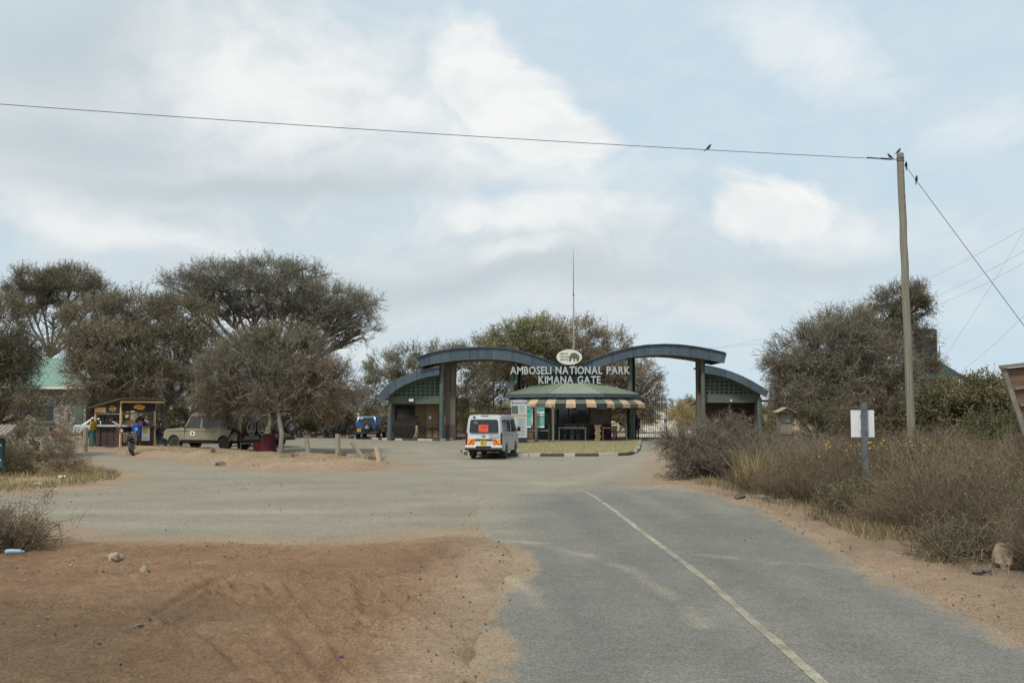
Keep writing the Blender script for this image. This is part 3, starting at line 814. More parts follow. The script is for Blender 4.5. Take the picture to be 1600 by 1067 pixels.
lcuts = [649.6, 671, 703, 735, 768, 800, 832, 862, 892]
rcuts = [894, 925, 957, 989, 1014, 1047, 1079, 1108, 1135.6]
arch('blue grey wavy arch roof over the lane with the open gate leaf', LT, LB, lcuts, (((649.6, 560), (657.4, 573.6)), None), True)
arch('blue grey wavy arch roof over the lane with the closed iron gate', RT, RB, rcuts, (None, ((1135.6, 552), (1131.6, 567.5))), True)


def gatehouse(label, roof_t, roof_b, cuts, inner, outer, pier, wallbot, lat, gy, open_bay, side):
    """side: -1 gatehouse whose low end is towards -X, +1 towards +X"""
    base = Vector((WX((inner[0] + outer[0]) / 2, GY), GY, 0.0))
    root = thing('gatehouse', label, 'gatehouse', base)
    Yf, Yb = GY - 0.75, GY + 4.0
    bandpanels(root, base, roof_t, roof_b, cuts, Yf, Yf + 0.12, ['steel_blue', 'steel_blue2'], 'roof_fascia_panel',
               endcuts=(((roof_t[0]), (roof_b[0])), (roof_t[-1], roof_b[-1])))
    xs = np.linspace(roof_t[0][0] + 1, roof_t[-1][0] - 1, 16)
    m = MB(); top = [W(x, ip(roof_t, x) + 0.8, Yf) for x in xs]
    A = [Vector((p.x, Yf + 0.13, p.z)) for p in top] + [Vector((p.x, Yf + 0.13, p.z - 0.1)) for p in top[::-1]]
    m.loft(A, [Vector((p.x, Yb, p.z)) for p in A]); m.build('roof', 'steel_blue', root, base)
    # gable wall above the lintel: solid with a window of vent blocks
    Yg = GY - 0.05
    xa, xb = sorted((inner[0], outer[1] if side > 0 else outer[0]))
    xa = min(inner[0], outer[0]) + 2; xb = max(inner[1], outer[1]) - 2
    lx0, lx1, ly0, ly1 = lat
    m = MB()
    zb_, zt = WZ(wallbot, Yg), WZ(ly1, Yg)
    m.box(((WX(xa, Yg) + WX(xb, Yg)) / 2, Yg + 0.1, (zb_ + zt) / 2), (WX(xb, Yg) - WX(xa, Yg), 0.2, zt - zb_))
    m.build('lintel_wall', 'green', root, base)
    bk = MB(); xs = np.linspace(xa, xb, 14)
    A = [W(x, ip(roof_b, x) - 3, Yg) for x in xs]
    ring = [Vector((p.x, Yg + 0.14, p.z)) for p in A] + [Vector((A[-1].x, Yg + 0.14, zt)), Vector((A[0].x, Yg + 0.14, zt))]
    bk.loft(ring, [p + Vector((0, 0.06, 0)) for p in ring]); bk.build('vent_shade_backing', 'black', root, base)  # black sheet: shade inside the vent openings put into its colour
    # each vent block: a frame with a tilted louvre
    cw, ch = 7.45, 5.65
    nx = int(round((lx1 - lx0) / cw)); nz = int(round((ly1 - ly0) / ch)); src = None
    bw, bh = (WX(lx0 + cw, Yg) - WX(lx0, Yg)), abs(WZ(ly0, Yg) - WZ(ly0 + ch, Yg))
    for i in range(nx):
        for j in range(nz):
            px, py = lx0 + (i + 0.5) * cw, ly1 - (j + 0.5) * ch
            lim = max(ip(roof_b, px - cw / 2), ip(roof_b, px + cw / 2))
            if py - ch * 0.35 < lim: continue
            p = W(px, py, Yg)
            if src is None:
                m = MB(); t = 0.05
                m.box((0, 0.07, bh / 2 - t / 2), (bw, 0.14, t)); m.box((0, 0.07, -bh / 2 + t / 2), (bw, 0.14, t))
                m.box((-bw / 2 + t / 2, 0.07, 0), (t, 0.14, bh - 2 * t)); m.box((bw / 2 - t / 2, 0.07, 0), (t, 0.14, bh - 2 * t))
                m.box((0, 0.05, 0.02), (bw - 2 * t, 0.015, 0.07), rx=-0.6)
                src = m.build('vent_block', 'green', root); src.location = p - base
            else: share('vent_block', src, p - base, root)
    # rim of plain wall between blocks and roof
    m = MB()
    for a, b in zip(xs[:-1], xs[1:]):
        p, q = W(a, ip(roof_b, a) + 1.0, Yg), W(b, ip(roof_b, b) + 1.0, Yg)
        m.loft([Vector((p.x, Yg + 0.02, p.z + .1)), Vector((q.x, Yg + 0.02, q.z + .1)), Vector((q.x, Yg + 0.02, q.z - 0.22)), Vector((p.x, Yg + 0.02, p.z - 0.22))],
               [Vector((p.x, Yg + 0.12, p.z + .1)), Vector((q.x, Yg + 0.12, q.z + .1)), Vector((q.x, Yg + 0.12, q.z - 0.22)), Vector((p.x, Yg + 0.12, p.z - 0.22))])
    m.build('gable_rim', 'green', root, base)
    # columns and inner pier
    column(root, inner[0], inner[1], inner[2], GY - 0.3, plinth=648)
    column(root, outer[0], outer[1], outer[2], GY - 0.3, plinth=648)
    px0, px1 = pier; X0, X1 = WX(px0, GY + 0.4), WX(px1, GY + 0.4)
    zt = WZ(inner[2] - 2, GY)
    m = MB(); pd = 1.4 if side < 0 else 0.5; m.box(((X0 + X1) / 2, GY + 0.4 + pd / 2, zt / 2 + 0.55), (X1 - X0, pd, zt - 1.1)); m.build('pier', 'brownwall', root, base)
    m = MB(); m.box(((X0 + X1) / 2, GY + 0.38 + pd / 2, 0.55), (X1 - X0 + 0.06, pd + 0.1, 1.1)); m.build('stone_plinth', 'brick', root, base)
    m = MB(); m.box((X0 + (X1 - X0) * 0.55, GY + 0.39, WZ(595, GY)), (0.06, 0.03, 1.7)); m.build('slit', 'black', root, base)
    # recessed walls below the lintel
    xl, xr = WX(min(inner[0], outer[0]) + 3, GY + 1), WX(max(inner[1], outer[1]) - 3, GY + 1)
    zl = WZ(wallbot, GY) - 0.05
    Yw = GY + 1.3
    m = MB(); m.box(((xl + xr) / 2, Yb - 0.1, zl / 2), (xr - xl, 0.15, zl)); m.build('rear_wall', 'brownwall', root, base)
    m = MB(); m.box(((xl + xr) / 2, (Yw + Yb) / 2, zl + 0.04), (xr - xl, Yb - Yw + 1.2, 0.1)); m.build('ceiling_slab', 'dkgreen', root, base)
    xo = xl if side < 0 else xr
    m = MB(); m.box((xo, (Yw + Yb) / 2 + 0.2, zl / 2), (0.2, Yb - Yw - 0.6, zl)); m.build('end_wall', 'brownwall', root, base)
    if not open_bay:
        m = MB(); m.box(((xl + xr) / 2, Yw, zl / 2 + 0.5), (xr - xl, 0.18, zl - 1.0)); m.build('front_wall', 'brownwall', root, base)
        m = MB(); m.box(((xl + xr) / 2, Yw - 0.01, 0.5), (xr - xl, 0.26, 1.0)); m.build('stone_plinth', 'brick', root, base)
        # window
        wx0, wx1 = WX(617, Yw), WX(649, Yw); z0, z1 = WZ(656, Yw), WZ(633, Yw)
        m = MB()
        for a, b, c, e in ((wx0, wx1, z1 - 0.06, z1), (wx0, wx1, z0, z0 + 0.06), (wx0, wx0 + 0.06, z0 + 0.06, z1 - 0.06), (wx1 - 0.06, wx1, z0 + 0.06, z1 - 0.06), ((wx0 + wx1) / 2 - 0.03, (wx0 + wx1) / 2 + 0.03, z0 + 0.06, z1 - 0.06), (wx0 + 0.06, wx1 - 0.06, z1 - 0.38, z1 - 0.33)):
            m.box(((a + b) / 2, Yw - 0.12, (c + e) / 2), (b - a, 0.08, e - c))
        wf = m.build('window', 'brownply', root, base)
        for a, b in ((wx0 + 0.06, (wx0 + wx1) / 2 - 0.03), ((wx0 + wx1) / 2 + 0.03, wx1 - 0.06)):
            MB().box(((a + b) / 2, Yw - 0.1, (z0 + z1) / 2), (b - a, 0.01, z1 - z0 - 0.12)).build('pane', 'glass', wf, base)
        MB().box(((wx0 + wx1) / 2, Yw - 0.17, z0 - 0.04), (wx1 - wx0 + 0.2, 0.2, 0.07)).build('sill', 'brownwall', wf, base)
        # door of boards
        dx0, dx1 = WX(666, Yw), WX(686, Yw); zt2 = WZ(633, Yw)
        m = MB(); m.box(((dx0 + dx1) / 2, Yw - 0.1, zt2 / 2 + 0.05), (dx1 - dx0, 0.05, zt2)); dr = m.build('door', 'door', root, base)
        for i in range(3):
            for j in range(2):
                MB().box((dx0 + (j + 0.5) * (dx1 - dx0) / 2, Yw - 0.14, 0.42 + i * 0.72), ((dx1 - dx0) / 2 - 0.12, 0.03, 0.56)).build('panel', 'door', dr, base, bevel=0.012)
        MB().box((dx0 + 0.3, Yw - 0.165, 1.62), (0.17, 0.01, 0.24)).build('notice', 'white', dr, base)
        MB().box((dx1 - 0.12, Yw - 0.17, 1.05), (0.04, 0.05, 0.14)).build('handle', 'iron', dr, base)
        # flood light on lintel
        p = W(642.5, 625, Yg - 0.1)
        fl = MB().box((p.x, p.y, p.z), (0.42, 0.14, 0.28)).build('flood_light', 'iron', root, base, bevel=0.02)
        MB().box((p.x, p.y - 0.075, p.z), (0.34, 0.012, 0.2)).build('lens', 'white', fl, base)
    else:
        wx0, wx1 = WX(1177, Yw), WX(1183, Yw)
        MB().box(((wx0 + wx1) / 2, Yw - 0.4, zl / 2), (wx1 - wx0, 0.3, zl)).build('jamb', 'brownwall', root, base)
        p = W(1142, 626, Yg - 0.05)
        MB().lathe([(0.07, 0), (0.09, 0.04), (0.03, 0.1)], (p.x, p.y - 0.1, p.z), 10, 'y').build('bulkhead_lamp', 'cream', root, base)
        # shelf and stored things in the shade
        MB().box(((xl + xr) / 2, GY + 3.0, 0.9), (xr - xl - 0.8, 0.6, 0.06)).build('shelf', 'greywood', root, base)
        # drain elbow at the low end
        a, b, c = W(1189, 626, GY), W(1203, 626, GY), W(1204.5, 605, GY)
        MB().tube([a, b - Vector((0.1, 0, 0)), b + Vector((0, 0, 0.1)), c], 0.07, 8).build('drain_pipe', 'green', root, base, smooth=True)
    return root


gatehouse('green gatehouse with panelled door, window and flood light',
          [(589, 619.4), (600, 606), (610, 598), (620, 591.6), (630, 587), (650, 580.6), (670, 575.6), (686.4, 573)],
          [(596, 628), (608, 618), (620, 608), (630, 602), (650, 594), (670, 588.4), (686.4, 585.6)],
          [589, 618, 651, 686.4], (686.4, 693.4, 567), (605.6, 612.6, 630), (693.6, 711.4), 631, (620, 687.05, 591, 619.25), GY, False, -1)
gatehouse('green gatehouse with dark open bay half hidden by thorn bush',
          [(1101.3, 570), (1119.7, 573.5), (1139.6, 579), (1159.6, 587), (1179.5, 597), (1201.5, 611.4)],
          [(1101.3, 583), (1119.7, 586), (1139.6, 591), (1159.6, 600), (1179.5, 611), (1196.5, 620.4)],
          [1101.3, 1134, 1168, 1201.5], (1095.7, 1102.7, 561), (1183, 1190.5, 622), (1089.3, 1096), 629, (1102, 1176.5, 588, 616.25), GY, True, 1)

# four tall columns that carry the arches between the lanes
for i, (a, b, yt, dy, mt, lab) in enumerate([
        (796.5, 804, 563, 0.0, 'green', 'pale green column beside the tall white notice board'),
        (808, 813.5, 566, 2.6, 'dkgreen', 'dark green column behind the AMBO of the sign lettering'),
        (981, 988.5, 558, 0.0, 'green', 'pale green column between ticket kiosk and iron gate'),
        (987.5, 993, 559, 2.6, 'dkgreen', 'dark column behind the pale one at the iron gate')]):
    Y = GY + dy; x0, x1 = WX(a, Y), WX(b, Y); r = (x1 - x0) / 2
    zt = WZ(yt, Y)
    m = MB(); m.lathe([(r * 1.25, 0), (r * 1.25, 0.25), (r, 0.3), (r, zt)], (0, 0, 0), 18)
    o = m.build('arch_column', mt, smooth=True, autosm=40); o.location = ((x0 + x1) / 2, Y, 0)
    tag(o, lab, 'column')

# ------------------------------------------------------------------ ticket kiosk (octagon)
KX, KY = WX(893, GY), GY
AP = 4.62


def octp(ap, k, z, cx=KX, cy=KY):
    """corner k of an octagon with apothem ap; facet k lies between corner k and k+1, facet 0 faces -Y"""
    R = ap / math.cos(math.pi / 8); a = -math.pi / 2 - math.pi / 8 + k * math.pi / 4
    return Vector((cx + R * math.cos(a), cy + R * math.sin(a), z))


def ticket_kiosk():
    base = Vector((KX, KY, 0.12))
    root = thing('ticket_kiosk', 'octagonal ticket kiosk with ribbed green roof under the sign lettering', 'kiosk', base)
    z_e, z_t = 3.28, 4.02
    for k in range(8):
        a, b = octp(AP, k, z_e), octp(AP, k + 1, z_e); c, d = octp(2.05, k + 1, z_t), octp(2.05, k, z_t)
        m = MB(); dn = Vector((0, 0, -0.05))
        m.loft([a, b, c, d], [p + dn for p in (a, b, c, d)])
        sl = m.build('roof_panel', 'roofgreen', root, base)
        m = MB(); n = 16
        for i in range(1, n):
            t = i / n; p = a.lerp(b, t)
            # rib runs up the slope until it meets the hip
            e = (b - a).normalized(); nrm = ((d + c) / 2 - (a + b) / 2)
            s = t * (b - a).length; L = (b - a).length; ltop = (c - d).length; ins = (L - ltop) / 2
            fr = min(1.0, s / ins if s < ins else 1.0, (L - s) / ins if s > L - ins else 1.0)
            q = p + nrm * fr
            up = Vector((0, 0, 0.018))
            m.bar(p + up, q + up, 0.035, 0.03)
        r = m.build('roof_rib_row', 'roofgreen', sl, base); r['kind'] = 'stuff'
        o1, o2 = octp(AP + 0.06, k, 0), octp(AP + 0.06, k + 1, 0); m = MB()
        mid = (o1 + o2) / 2; L = (o2 - o1).length - 0.01
        m.box((mid.x, mid.y, z_e - 0.12), (L, 0.06, 0.26), rz=math.atan2((o2 - o1).y, (o2 - o1).x))
        m.build('eave_board', 'steel_blue', root, base)
        h = MB().bar(octp(AP, k, z_e + 0.03), octp(2.05, k, z_t + 0.03), 0.12, 0.05).build('hip_cap', 'roofgreen', root, base)
    m = MB(); m.loft([octp(2.1, k, z_t - 0.03) for k in range(8)], [octp(2.1, k, z_t + 0.03) for k in range(8)]); m.build('roof_deck', 'roofgreen', root, base)
    m = MB(); m.loft([octp(1.5, k, z_t + 0.03) for k in range(8)], [octp(1.35, k, z_t + 0.32) for k in range(8)]); m.build('roof_lantern', 'dkgreen', root, base)
    m = MB(); m.loft([octp(AP - 0.1, k, z_e - 0.2) for k in range(8)], [octp(AP - 0.1, k, z_e - 0.15) for k in range(8)]); m.build('ceiling', 'dkgreen', root, base)
    m = MB(); m.loft([octp(AP - 0.05, k, 0.0) for k in range(8)], [octp(AP - 0.05, k, 0.125) for k in range(8)]); m.build('floor_slab', 'brownwall', root, base)
    # inner walls
    ap = 2.7
    for k in (7, 0, 1, 2, 6):
        a, b = octp(ap, k, 0), octp(ap, k + 1, 0); mid = (a + b) / 2; rz = math.atan2((b - a).y, (b - a).x); L = (b - a).length
        out = Vector((mid.x - KX, mid.y - KY, 0)).normalized()
        m = MB(); m.box((mid.x, mid.y, 0.65), (L, 0.15, 1.05), rz=rz); m.build('counter_wall', 'dkgreen' if k != 1 else 'maroon', root, base)
        if k in (0, 7):
            m = MB()
            for f in (-0.5, -0.17, 0.17, 0.5):
                p = mid + (b - a).normalized() * (f * (L - 0.1)); m.box((p.x, p.y, 2.1), (0.08, 0.1, 1.85), rz=rz)
            m.build('window_frame', 'dkgreen', root, base)
            gl = MB().box((mid.x, mid.y, 2.1), (L - 0.1, 0.02, 1.8), rz=rz).build('window_pane', 'glass', root, base)
        else:
            MB().box((mid.x, mid.y, 2.12), (L, 0.13, 1.9), rz=rz).build('wall_panel', 'brownwall' if k == 1 else 'dkgreen', root, base)
        if k in (0, 7, 1):
            p = mid + out * 0.22
            MB().box((p.x, p.y, 1.2), (L - 0.2, 0.35, 0.05), rz=rz).build('counter_top', 'greywood', root, base)
        if k == 7:
            for f, z, w, h, mt in ((-0.3, 2.25, 0.75, 0.5, 'greywood'), (-0.05, 1.72, 0.8, 0.5, 'brownwall')):
                p = mid + (b - a).normalized() * (f * L + 0.4) + out * 0.1
                MB().box((p.x, p.y, z), (w, 0.03, h), rz=rz).build('pinned_notice', mt, root, base)
    for k in range(8):
        p = octp(AP - 0.35, k, 0)
        MB().lathe([(0.08, 0.1), (0.08, z_e - 0.2)], (p.x - base.x, p.y - base.y, -base.z), 10).build('post', 'dkgreen' if k != 2 else 'green', root, smooth=True, autosm=40)
    return root


ticket_kiosk()


def awning():
    base = octp(AP - 0.1, 0, 2.6) * 0.5 + octp(AP - 0.1, 1, 2.6) * 0.5
    root = thing('striped_awning', 'tan and green striped canvas awning round the ticket kiosk', 'awning', base)
    rnd = random.Random(5)
    for k in (-1, 0, 1):
        n = 6 if k == 0 else 5
        for i in range(n):
            t0, t1 = i / n + 0.004, (i + 1) / n - 0.004
            zt, zb = 3.02, 2.62
            a, b = octp(AP - 0.35, k, zt), octp(AP - 0.35, k + 1, zt); c, d = octp(AP + 0.42, k, zb), octp(AP + 0.42, k + 1, zb)
            p, q, r, s = a.lerp(b, t0), a.lerp(b, t1), c.lerp(d, t1), c.lerp(d, t0)
            mid1, mid2 = p.lerp(s, 0.5) + Vector((0, 0, 0.05)), q.lerp(r, 0.5) + Vector((0, 0, 0.05))
            sag = Vector((0, 0, -rnd.uniform(0, 0.04)))
            dark = (i + (0 if k == 0 else 1)) % 2 == (1 if k == 0 else 0)
            if k == -1: dark = not dark
            dn = Vector((0, 0, -0.012))
            m = MB(); top = [p, q, mid2, mid1]; m.loft(top, [v + dn for v in top]); top = [mid1, mid2, r + sag, s + sag]; m.loft(top, [v + dn for v in top])
            m.build('awning_stripe', 'canvas' if dark else 'tan', root, base)
            # valance flap
            n2 = 4; h = 0.26 if not dark else (0.4 if k == 0 else 0.24)
            m = MB(); out = ((c + d) / 2 - Vector((KX, KY, zb))).normalized()
            up = [s.lerp(r, j / n2) + sag + out * 0.01 for j in range(n2 + 1)]
            lo = [v + Vector((0, 0, -h + rnd.uniform(-0.02, 0.02))) + out * rnd.uniform(-0.03, 0.02) for v in up]
            ring = up + lo[::-1]; m.loft(ring, [v - out * 0.01 for v in ring])
            m.build('valance_flap', ('dkcanvas' if k == 0 else 'canvas') if dark else 'tan', root, base)
    m = MB()
    for k in (-1, 0, 1, 2): m.bar(octp(AP - 0.4, k, 2.98), octp(AP + 0.38, k, 2.6), 0.03)
    for k in (-1, 0, 1): m.bar(octp(AP + 0.38, k, 2.59), octp(AP + 0.38, k + 1, 2.59), 0.03)
    m.build('awning_frame', 'iron', root, base)


awning()


# ------------------------------------------------------------------ sign lettering and emblem
def lettering():
    Y = GY - 1.6
    for body, x0, x1, yb, yt, lab in (('AMBOSELI  NATIONAL  PARK', 797, 984.5, 584.2, 572.6, 'pale grey letters AMBOSELI NATIONAL PARK, upper line of the gate sign'),
                                      ('KIMANA  GATE', 841.5, 938.5, 599, 587.4, 'pale grey letters KIMANA GATE, lower line of the gate sign')):
        a, b = W(x0, yb, Y), W(x1, yb, Y); H = WZ(yt, Y) - a.z
        root = thing('sign_lettering', lab, 'sign', ((a.x + b.x) / 2, Y, a.z))
        size = H / 0.70
        # measure advance widths from the font itself
        adv = []; 
        for ch in body:
            if ch == ' ': adv.append((None, 0.2 * size)); continue
            o = text_mesh('letter', ch, size, 'letter', 0.05, 0.021 * size, root, 'LEFT')
            xs = [v.co.x for v in o.data.vertices]; w = max(xs) - min(xs)
            for v in o.data.vertices: v.co.x -= min(xs)
            adv.append((o, w + 0.085 * size))
        tot = sum(w for _, w in adv) - 0.085 * size; k = (b.x - a.x) / tot
        x = -(b.x - a.x) / 2
        for o, w in adv:
            if o is not None:
                o.location = (x, 0, 0); o.rotation_euler = (math.pi / 2, 0, 0); o.scale = (k, 1, 1)
            x += w * k
        L = b.x - a.x
        m = MB(); m.box((0, 0.1, H * 0.25), (L, 0.05, 0.05)); m.box((0, 0.1, H * 0.78), (L, 0.05, 0.05))
        m.build('mounting_rail', 'iron', root)
    # dark green board under the dip of the arches, behind the letters
    c = W(891, 588, Y + 0.35)
    root = thing('sign_backboard', 'dark green backboard behind the middle of the sign letters', 'sign board', (c.x, c.y, c.z - 0.75))
    m = MB(); m.prism([(-1.9, 0), (1.9, 0), (1.75, 1.0), (0.2, 1.25), (-0.2, 1.25), (-1.75, 1.0)], -0.05, 0.05, 'y'); m.build('board', 'dkgreen', root)
    for z in (0.3, 0.62, 0.94): MB().box((0, -0.065, z), (3.3, 0.02, 0.03)).build('batten', 'green', root)
    m = MB(); m.box((-1.2, 0.3, 0.3), (0.1, 0.1, 1.5)); m.box((1.2, 0.3, 0.3), (0.1, 0.1, 1.5)); m.box((0, 0.18, 0.8), (2.6, 0.14, 0.08)); m.build('support', 'dkgreen', root)
    # oval emblem board
    Y = GY - 1.35
    c = W(889.5, 558, Y); rx = 20 * Y / F; rz = 12 * Y / F
    root = thing('oval_emblem_board', 'cream oval board with small lettering and dark elephant emblem', 'sign', (c.x, Y, c.z))
    m = MB(); n = 40
    ring = [Vector((rx * math.cos(2 * math.pi * i / n), 0, rz * math.sin(2 * math.pi * i / n))) for i in range(n)]
    m.loft(ring, [p + Vector((0, 0.1, 0)) for p in ring]); m.build('board', 'cream', root, bevel=0.015)
    for i, t in enumerate(('KENYA', 'WILDLIFE', 'SERVICE')):
        o = text_mesh('lettering', t, 0.15, 'green', 0.004, 0.002, root); o.location = (-0.36, -0.012, 0.2 - i * 0.21); o.rotation_euler = (math.pi / 2, 0, 0); o.scale = (1.05 if i else 1.2, 1, 1)
    m = MB()
    el = [(-0.02, -0.3), (0.0, 0.02), (0.08, 0.2), (0.2, 0.3), (0.42, 0.31), (0.55, 0.26), (0.62, 0.14), (0.68, 0.02), (0.72, -0.12), (0.66, -0.2), (0.62, -0.3), (0.52, -0.3), (0.5, -0.12), (0.43, -0.05), (0.4, -0.3), (0.3, -0.3), (0.29, -0.1), (0.16, -0.08), (0.1, -0.3)]
    m.prism(el, -0.016, -0.004, 'y'); m.build('elephant_emblem', 'green', root)
    m = MB(); m.prism([(0.45, 0.1), (0.6, 0.2), (0.72, 0.1), (0.7, -0.04), (0.58, -0.1), (0.48, -0.02)], -0.024, -0.017, 'y'); m.build('elephant_ear', 'metal', root)
    m = MB(); m.box((-0.25, 0.16, -0.5), (0.08, 0.08, 0.9)); m.box((0.25, 0.16, -0.5), (0.08, 0.08, 0.9)); m.build('bracket', 'dkgreen', root)


lettering()

# flag mast behind the emblem
p = W(897, 687, 76)
m = MB(); zt = WZ(408, 76)
m.tube([(0, 0, 0), (0, 0, 6.5), (0, 0, zt - 2.6)], [0.085, 0.07, 0.055], 10)
root = thing('flag_mast', 'tall thin bare mast rising behind the oval emblem', 'mast', (p.x, 76, 0))
m.build('pole', 'postwood', root, smooth=True)
MB().tube([(0, 0, zt - 2.6), (0, 0, zt + 0.9)], [0.035, 0.012], 6).build('tip_rod', 'metal', root)
MB().lathe([(0.07, 0), (0.07, 0.1), (0.03, 0.14)], (0, 0, zt - 2.65), 10).build('collar', 'metal', root)


# ------------------------------------------------------------------ iron gate leaves
def gate_leaf(label, loc, rz, width, h, nbar, emblem):
    root = thing('iron_gate', label, 'gate', loc, rz)
    m = MB(); t = 0.06
    for z in (0.12, h * 0.5, h - 0.12): m.box((width / 2, 0, z), (width - t, t * 0.8, t))
    for x in (t / 2, width - t / 2): m.box((x, 0, h / 2 + 0.02), (t, t, h))
    m.build('frame', 'iron', root)
    src = None
    for i in range(nbar):
        x = (i + 1) * width / (nbar + 1)
        if src is None:
            m = MB(); m.box((0, 0, h / 2), (0.03, 0.035, h - 0.05)); m.lathe([(0.028, h - 0.02), (0.003, h + 0.16)], (0, 0, 0), 4)
            src = m.build('bar', 'iron', root); src.location = (x, 0.05, 0)
        else: share('bar', src, (x, 0.05, 0), root)
    MB().box((width - 0.1, -0.06, h * 0.5 - 0.12), (0.16, 0.08, 0.26)).build('lock_box', 'iron', root)
    if emblem:
        MB().lathe([(0.2, 0), (0.2, 0.03)], (width * 0.5, -0.07, h * 0.7), 16, 'y').build('round_emblem', 'iron', root)
    return root


x0, x1 = WX(993, GY + 0.6), WX(1041.5, GY + 0.6)
gate_leaf('closed dark iron bar gate leaf beside the ticket kiosk', (x0, GY + 0.6, 0.02), 0.0, x1 - x0, 2.95, 13, True)
a = Vector((WX(713, GY + 1.0), GY + 1.0, 0.02))
gate_leaf('dark iron gate leaf swung open against the brown pier', a, math.radians(74), 2.9, 2.95, 13, False)


# ------------------------------------------------------------------ kerbs, lawn
def resample(pts, step):
    pts = [Vector((p[0], p[1], 0)) for p in pts]; out = [pts[0]]; acc = 0.0
    for a, b in zip(pts[:-1], pts[1:]):
        L = (b - a).length; d = step - acc
        while d <= L:
            out.append(a.lerp(b, d / L)); d += step
        acc = (acc + L) % step
    return out


KB = {}
for mt in ('kerbblack', 'kerbwhite'):
    pass


def kerb(label, pts, step, pattern, h, seed):
    P = resample(pts, step); rnd = random.Random(seed)
    root = thing('kerb', label, 'kerb', P[len(P) // 2])
    for i, (a, b) in enumerate(zip(P[:-1], P[1:])):
        c = (a + b) / 2 - P[len(P) // 2]; rz = math.atan2(b.y - a.y, b.x - a.x)
        mt = 'kerbwhite' if pattern[i % len(pattern)] == 'w' else 'kerbblack'
        if mt not in KB:
            KB[mt] = MB().box((0, 0, 0), (1, 0.16, 1)).build('kerb_stone', mt, root, bevel=0.03)
            o = KB[mt]; o.parent = root
        else:
            o = bpy.data.objects.new('kerb_stone', KB[mt].data); COL.objects.link(o); o.parent = root
            bv = o.modifiers.new('bevel', 'BEVEL'); bv.width = 0.03; bv.segments = 2
        o.location = (c.x, c.y, h / 2 - 0.06 + rnd.uniform(-0.012, 0.012)); o.rotation_euler = (0, rnd.uniform(-0.02, 0.02), rz + rnd.uniform(-0.03, 0.03))
        o.scale = ((b - a).length - 0.03, 1, h + 0.12)
    return root


LAWN = gp((722, 706.5), (729, 711), (760, 712.6), (800, 713), (870, 713), (940, 712.8), (980, 711.5), (992, 708.5), (997.5, 703), (1000, 695), (1001, 688))
kerb('worn black and white kerb round the lawn of the ticket kiosk', LAWN, 0.56, 'bbwwbbwbbbbwwbbwbbwwbbbbwwbwb', 0.14, 3)
kerb('black and white kerb running past the parked blue car to the gatehouse', gp((452, 683), (500, 683.4), (560, 684.6), (600, 687.4), (690, 688.8), (706, 687.8), (722, 685)), 0.62, 'wbwbwbbw', 0.14, 4)
poly = [Vector((x, y, 0)) for x, y in LAWN]
ins = [(p + (Vector((3.0, 60, 0)) - p).normalized() * 0.1) for p in poly] + [Vector((8.9, 77, 0)), Vector((-0.6, 77, 0)), Vector((-0.6, 70, 0))]
m = MB(); m.loft([Vector((p.x, p.y, -0.03)) for p in ins], [Vector((p.x, p.y, 0.1)) for p in ins])
lawn = m.build('lawn', pm('dry_lawn_turf', (0.2, 0.185, 0.085), (0.27, 0.225, 0.125), 1.3, 0.95, bump=0.8, bscale=30))
tag(lawn, kind='structure')
LAWN_POLY = [(p.x, p.y) for p in ins]


# ------------------------------------------------------------------ vehicles (local: +y forward, +x right, z up)
def arc_notch(yc, r, zc, zb, n=8):
    """points of a wheel-arch notch along the sill from front to rear (y falling)"""
    a0 = math.asin(max(-1, min(1, (zb - zc) / r)))
    return [(yc + r * math.cos(a), zc + r * math.sin(a)) for a in np.linspace(a0, math.pi - a0, n)]


def wheel(parent, x, y, r, w, rimmat='rim', name='wheel'):
    prof = [(r * 0.6, -w / 2), (r * 0.93, -w / 2), (r, -w * 0.32), (r, w * 0.32), (r * 0.93, w / 2), (r * 0.6, w / 2)]
    t = MB().lathe(prof, (0, 0, 0), 22, 'x').build(name, 'rubber', parent, smooth=True, autosm=35)
    t.location = (x, y, r)
    s = 1 if x > 0 else -1
    m = MB(); m.lathe([(r * 0.62, w * 0.5 * s), (r * 0.6, w * 0.42 * s), (r * 0.3, w * 0.34 * s), (r * 0.26, w * 0.46 * s), (r * 0.12, w * 0.5 * s)], (0, 0, 0), 18, 'x')
    rm = m.build('rim', rimmat, t, smooth=True, autosm=35)
    m = MB()
    for k in range(5):
        a = 2 * math.pi * k / 5; m.box((w * 0.47 * s, r * 0.19 * math.cos(a), r * 0.19 * math.sin(a)), (0.03, 0.03, 0.03))
    m.build('hub_bolt', 'plastic', t)
    return t


class Body:
    def __init__(s, root, hw, hwt, zb, zt):
        s.r, s.hw, s.hwt, s.zb, s.zt = root, hw, hwt, zb, zt

    def X(s, z):
        if z <= s.zb: return s.hw
        return s.hw + (s.hwt - s.hw) * (z - s.zb) / (s.zt - s.zb)

    def shell(s, name, poly, mat, bevel=0.04):
        m = MB(); A = [Vector((-s.X(z), y, z)) for y, z in poly]; B = [Vector((s.X(z), y, z)) for y, z in poly]
        m.loft(A, B)
        return m.build(name, mat, s.r, bevel=bevel, seg=3, smooth=True, autosm=40)

    def side(s, name, poly, sg, mat, eps=0.006, th=0.012, parent=None):
        m = MB()
        A = [Vector((sg * (s.X(z) + eps), y, z)) for y, z in poly]; B = [Vector((sg * (s.X(z) + eps - th), y, z)) for y, z in poly]
        m.loft(A, B); return m.build(name, mat, parent or s.r)


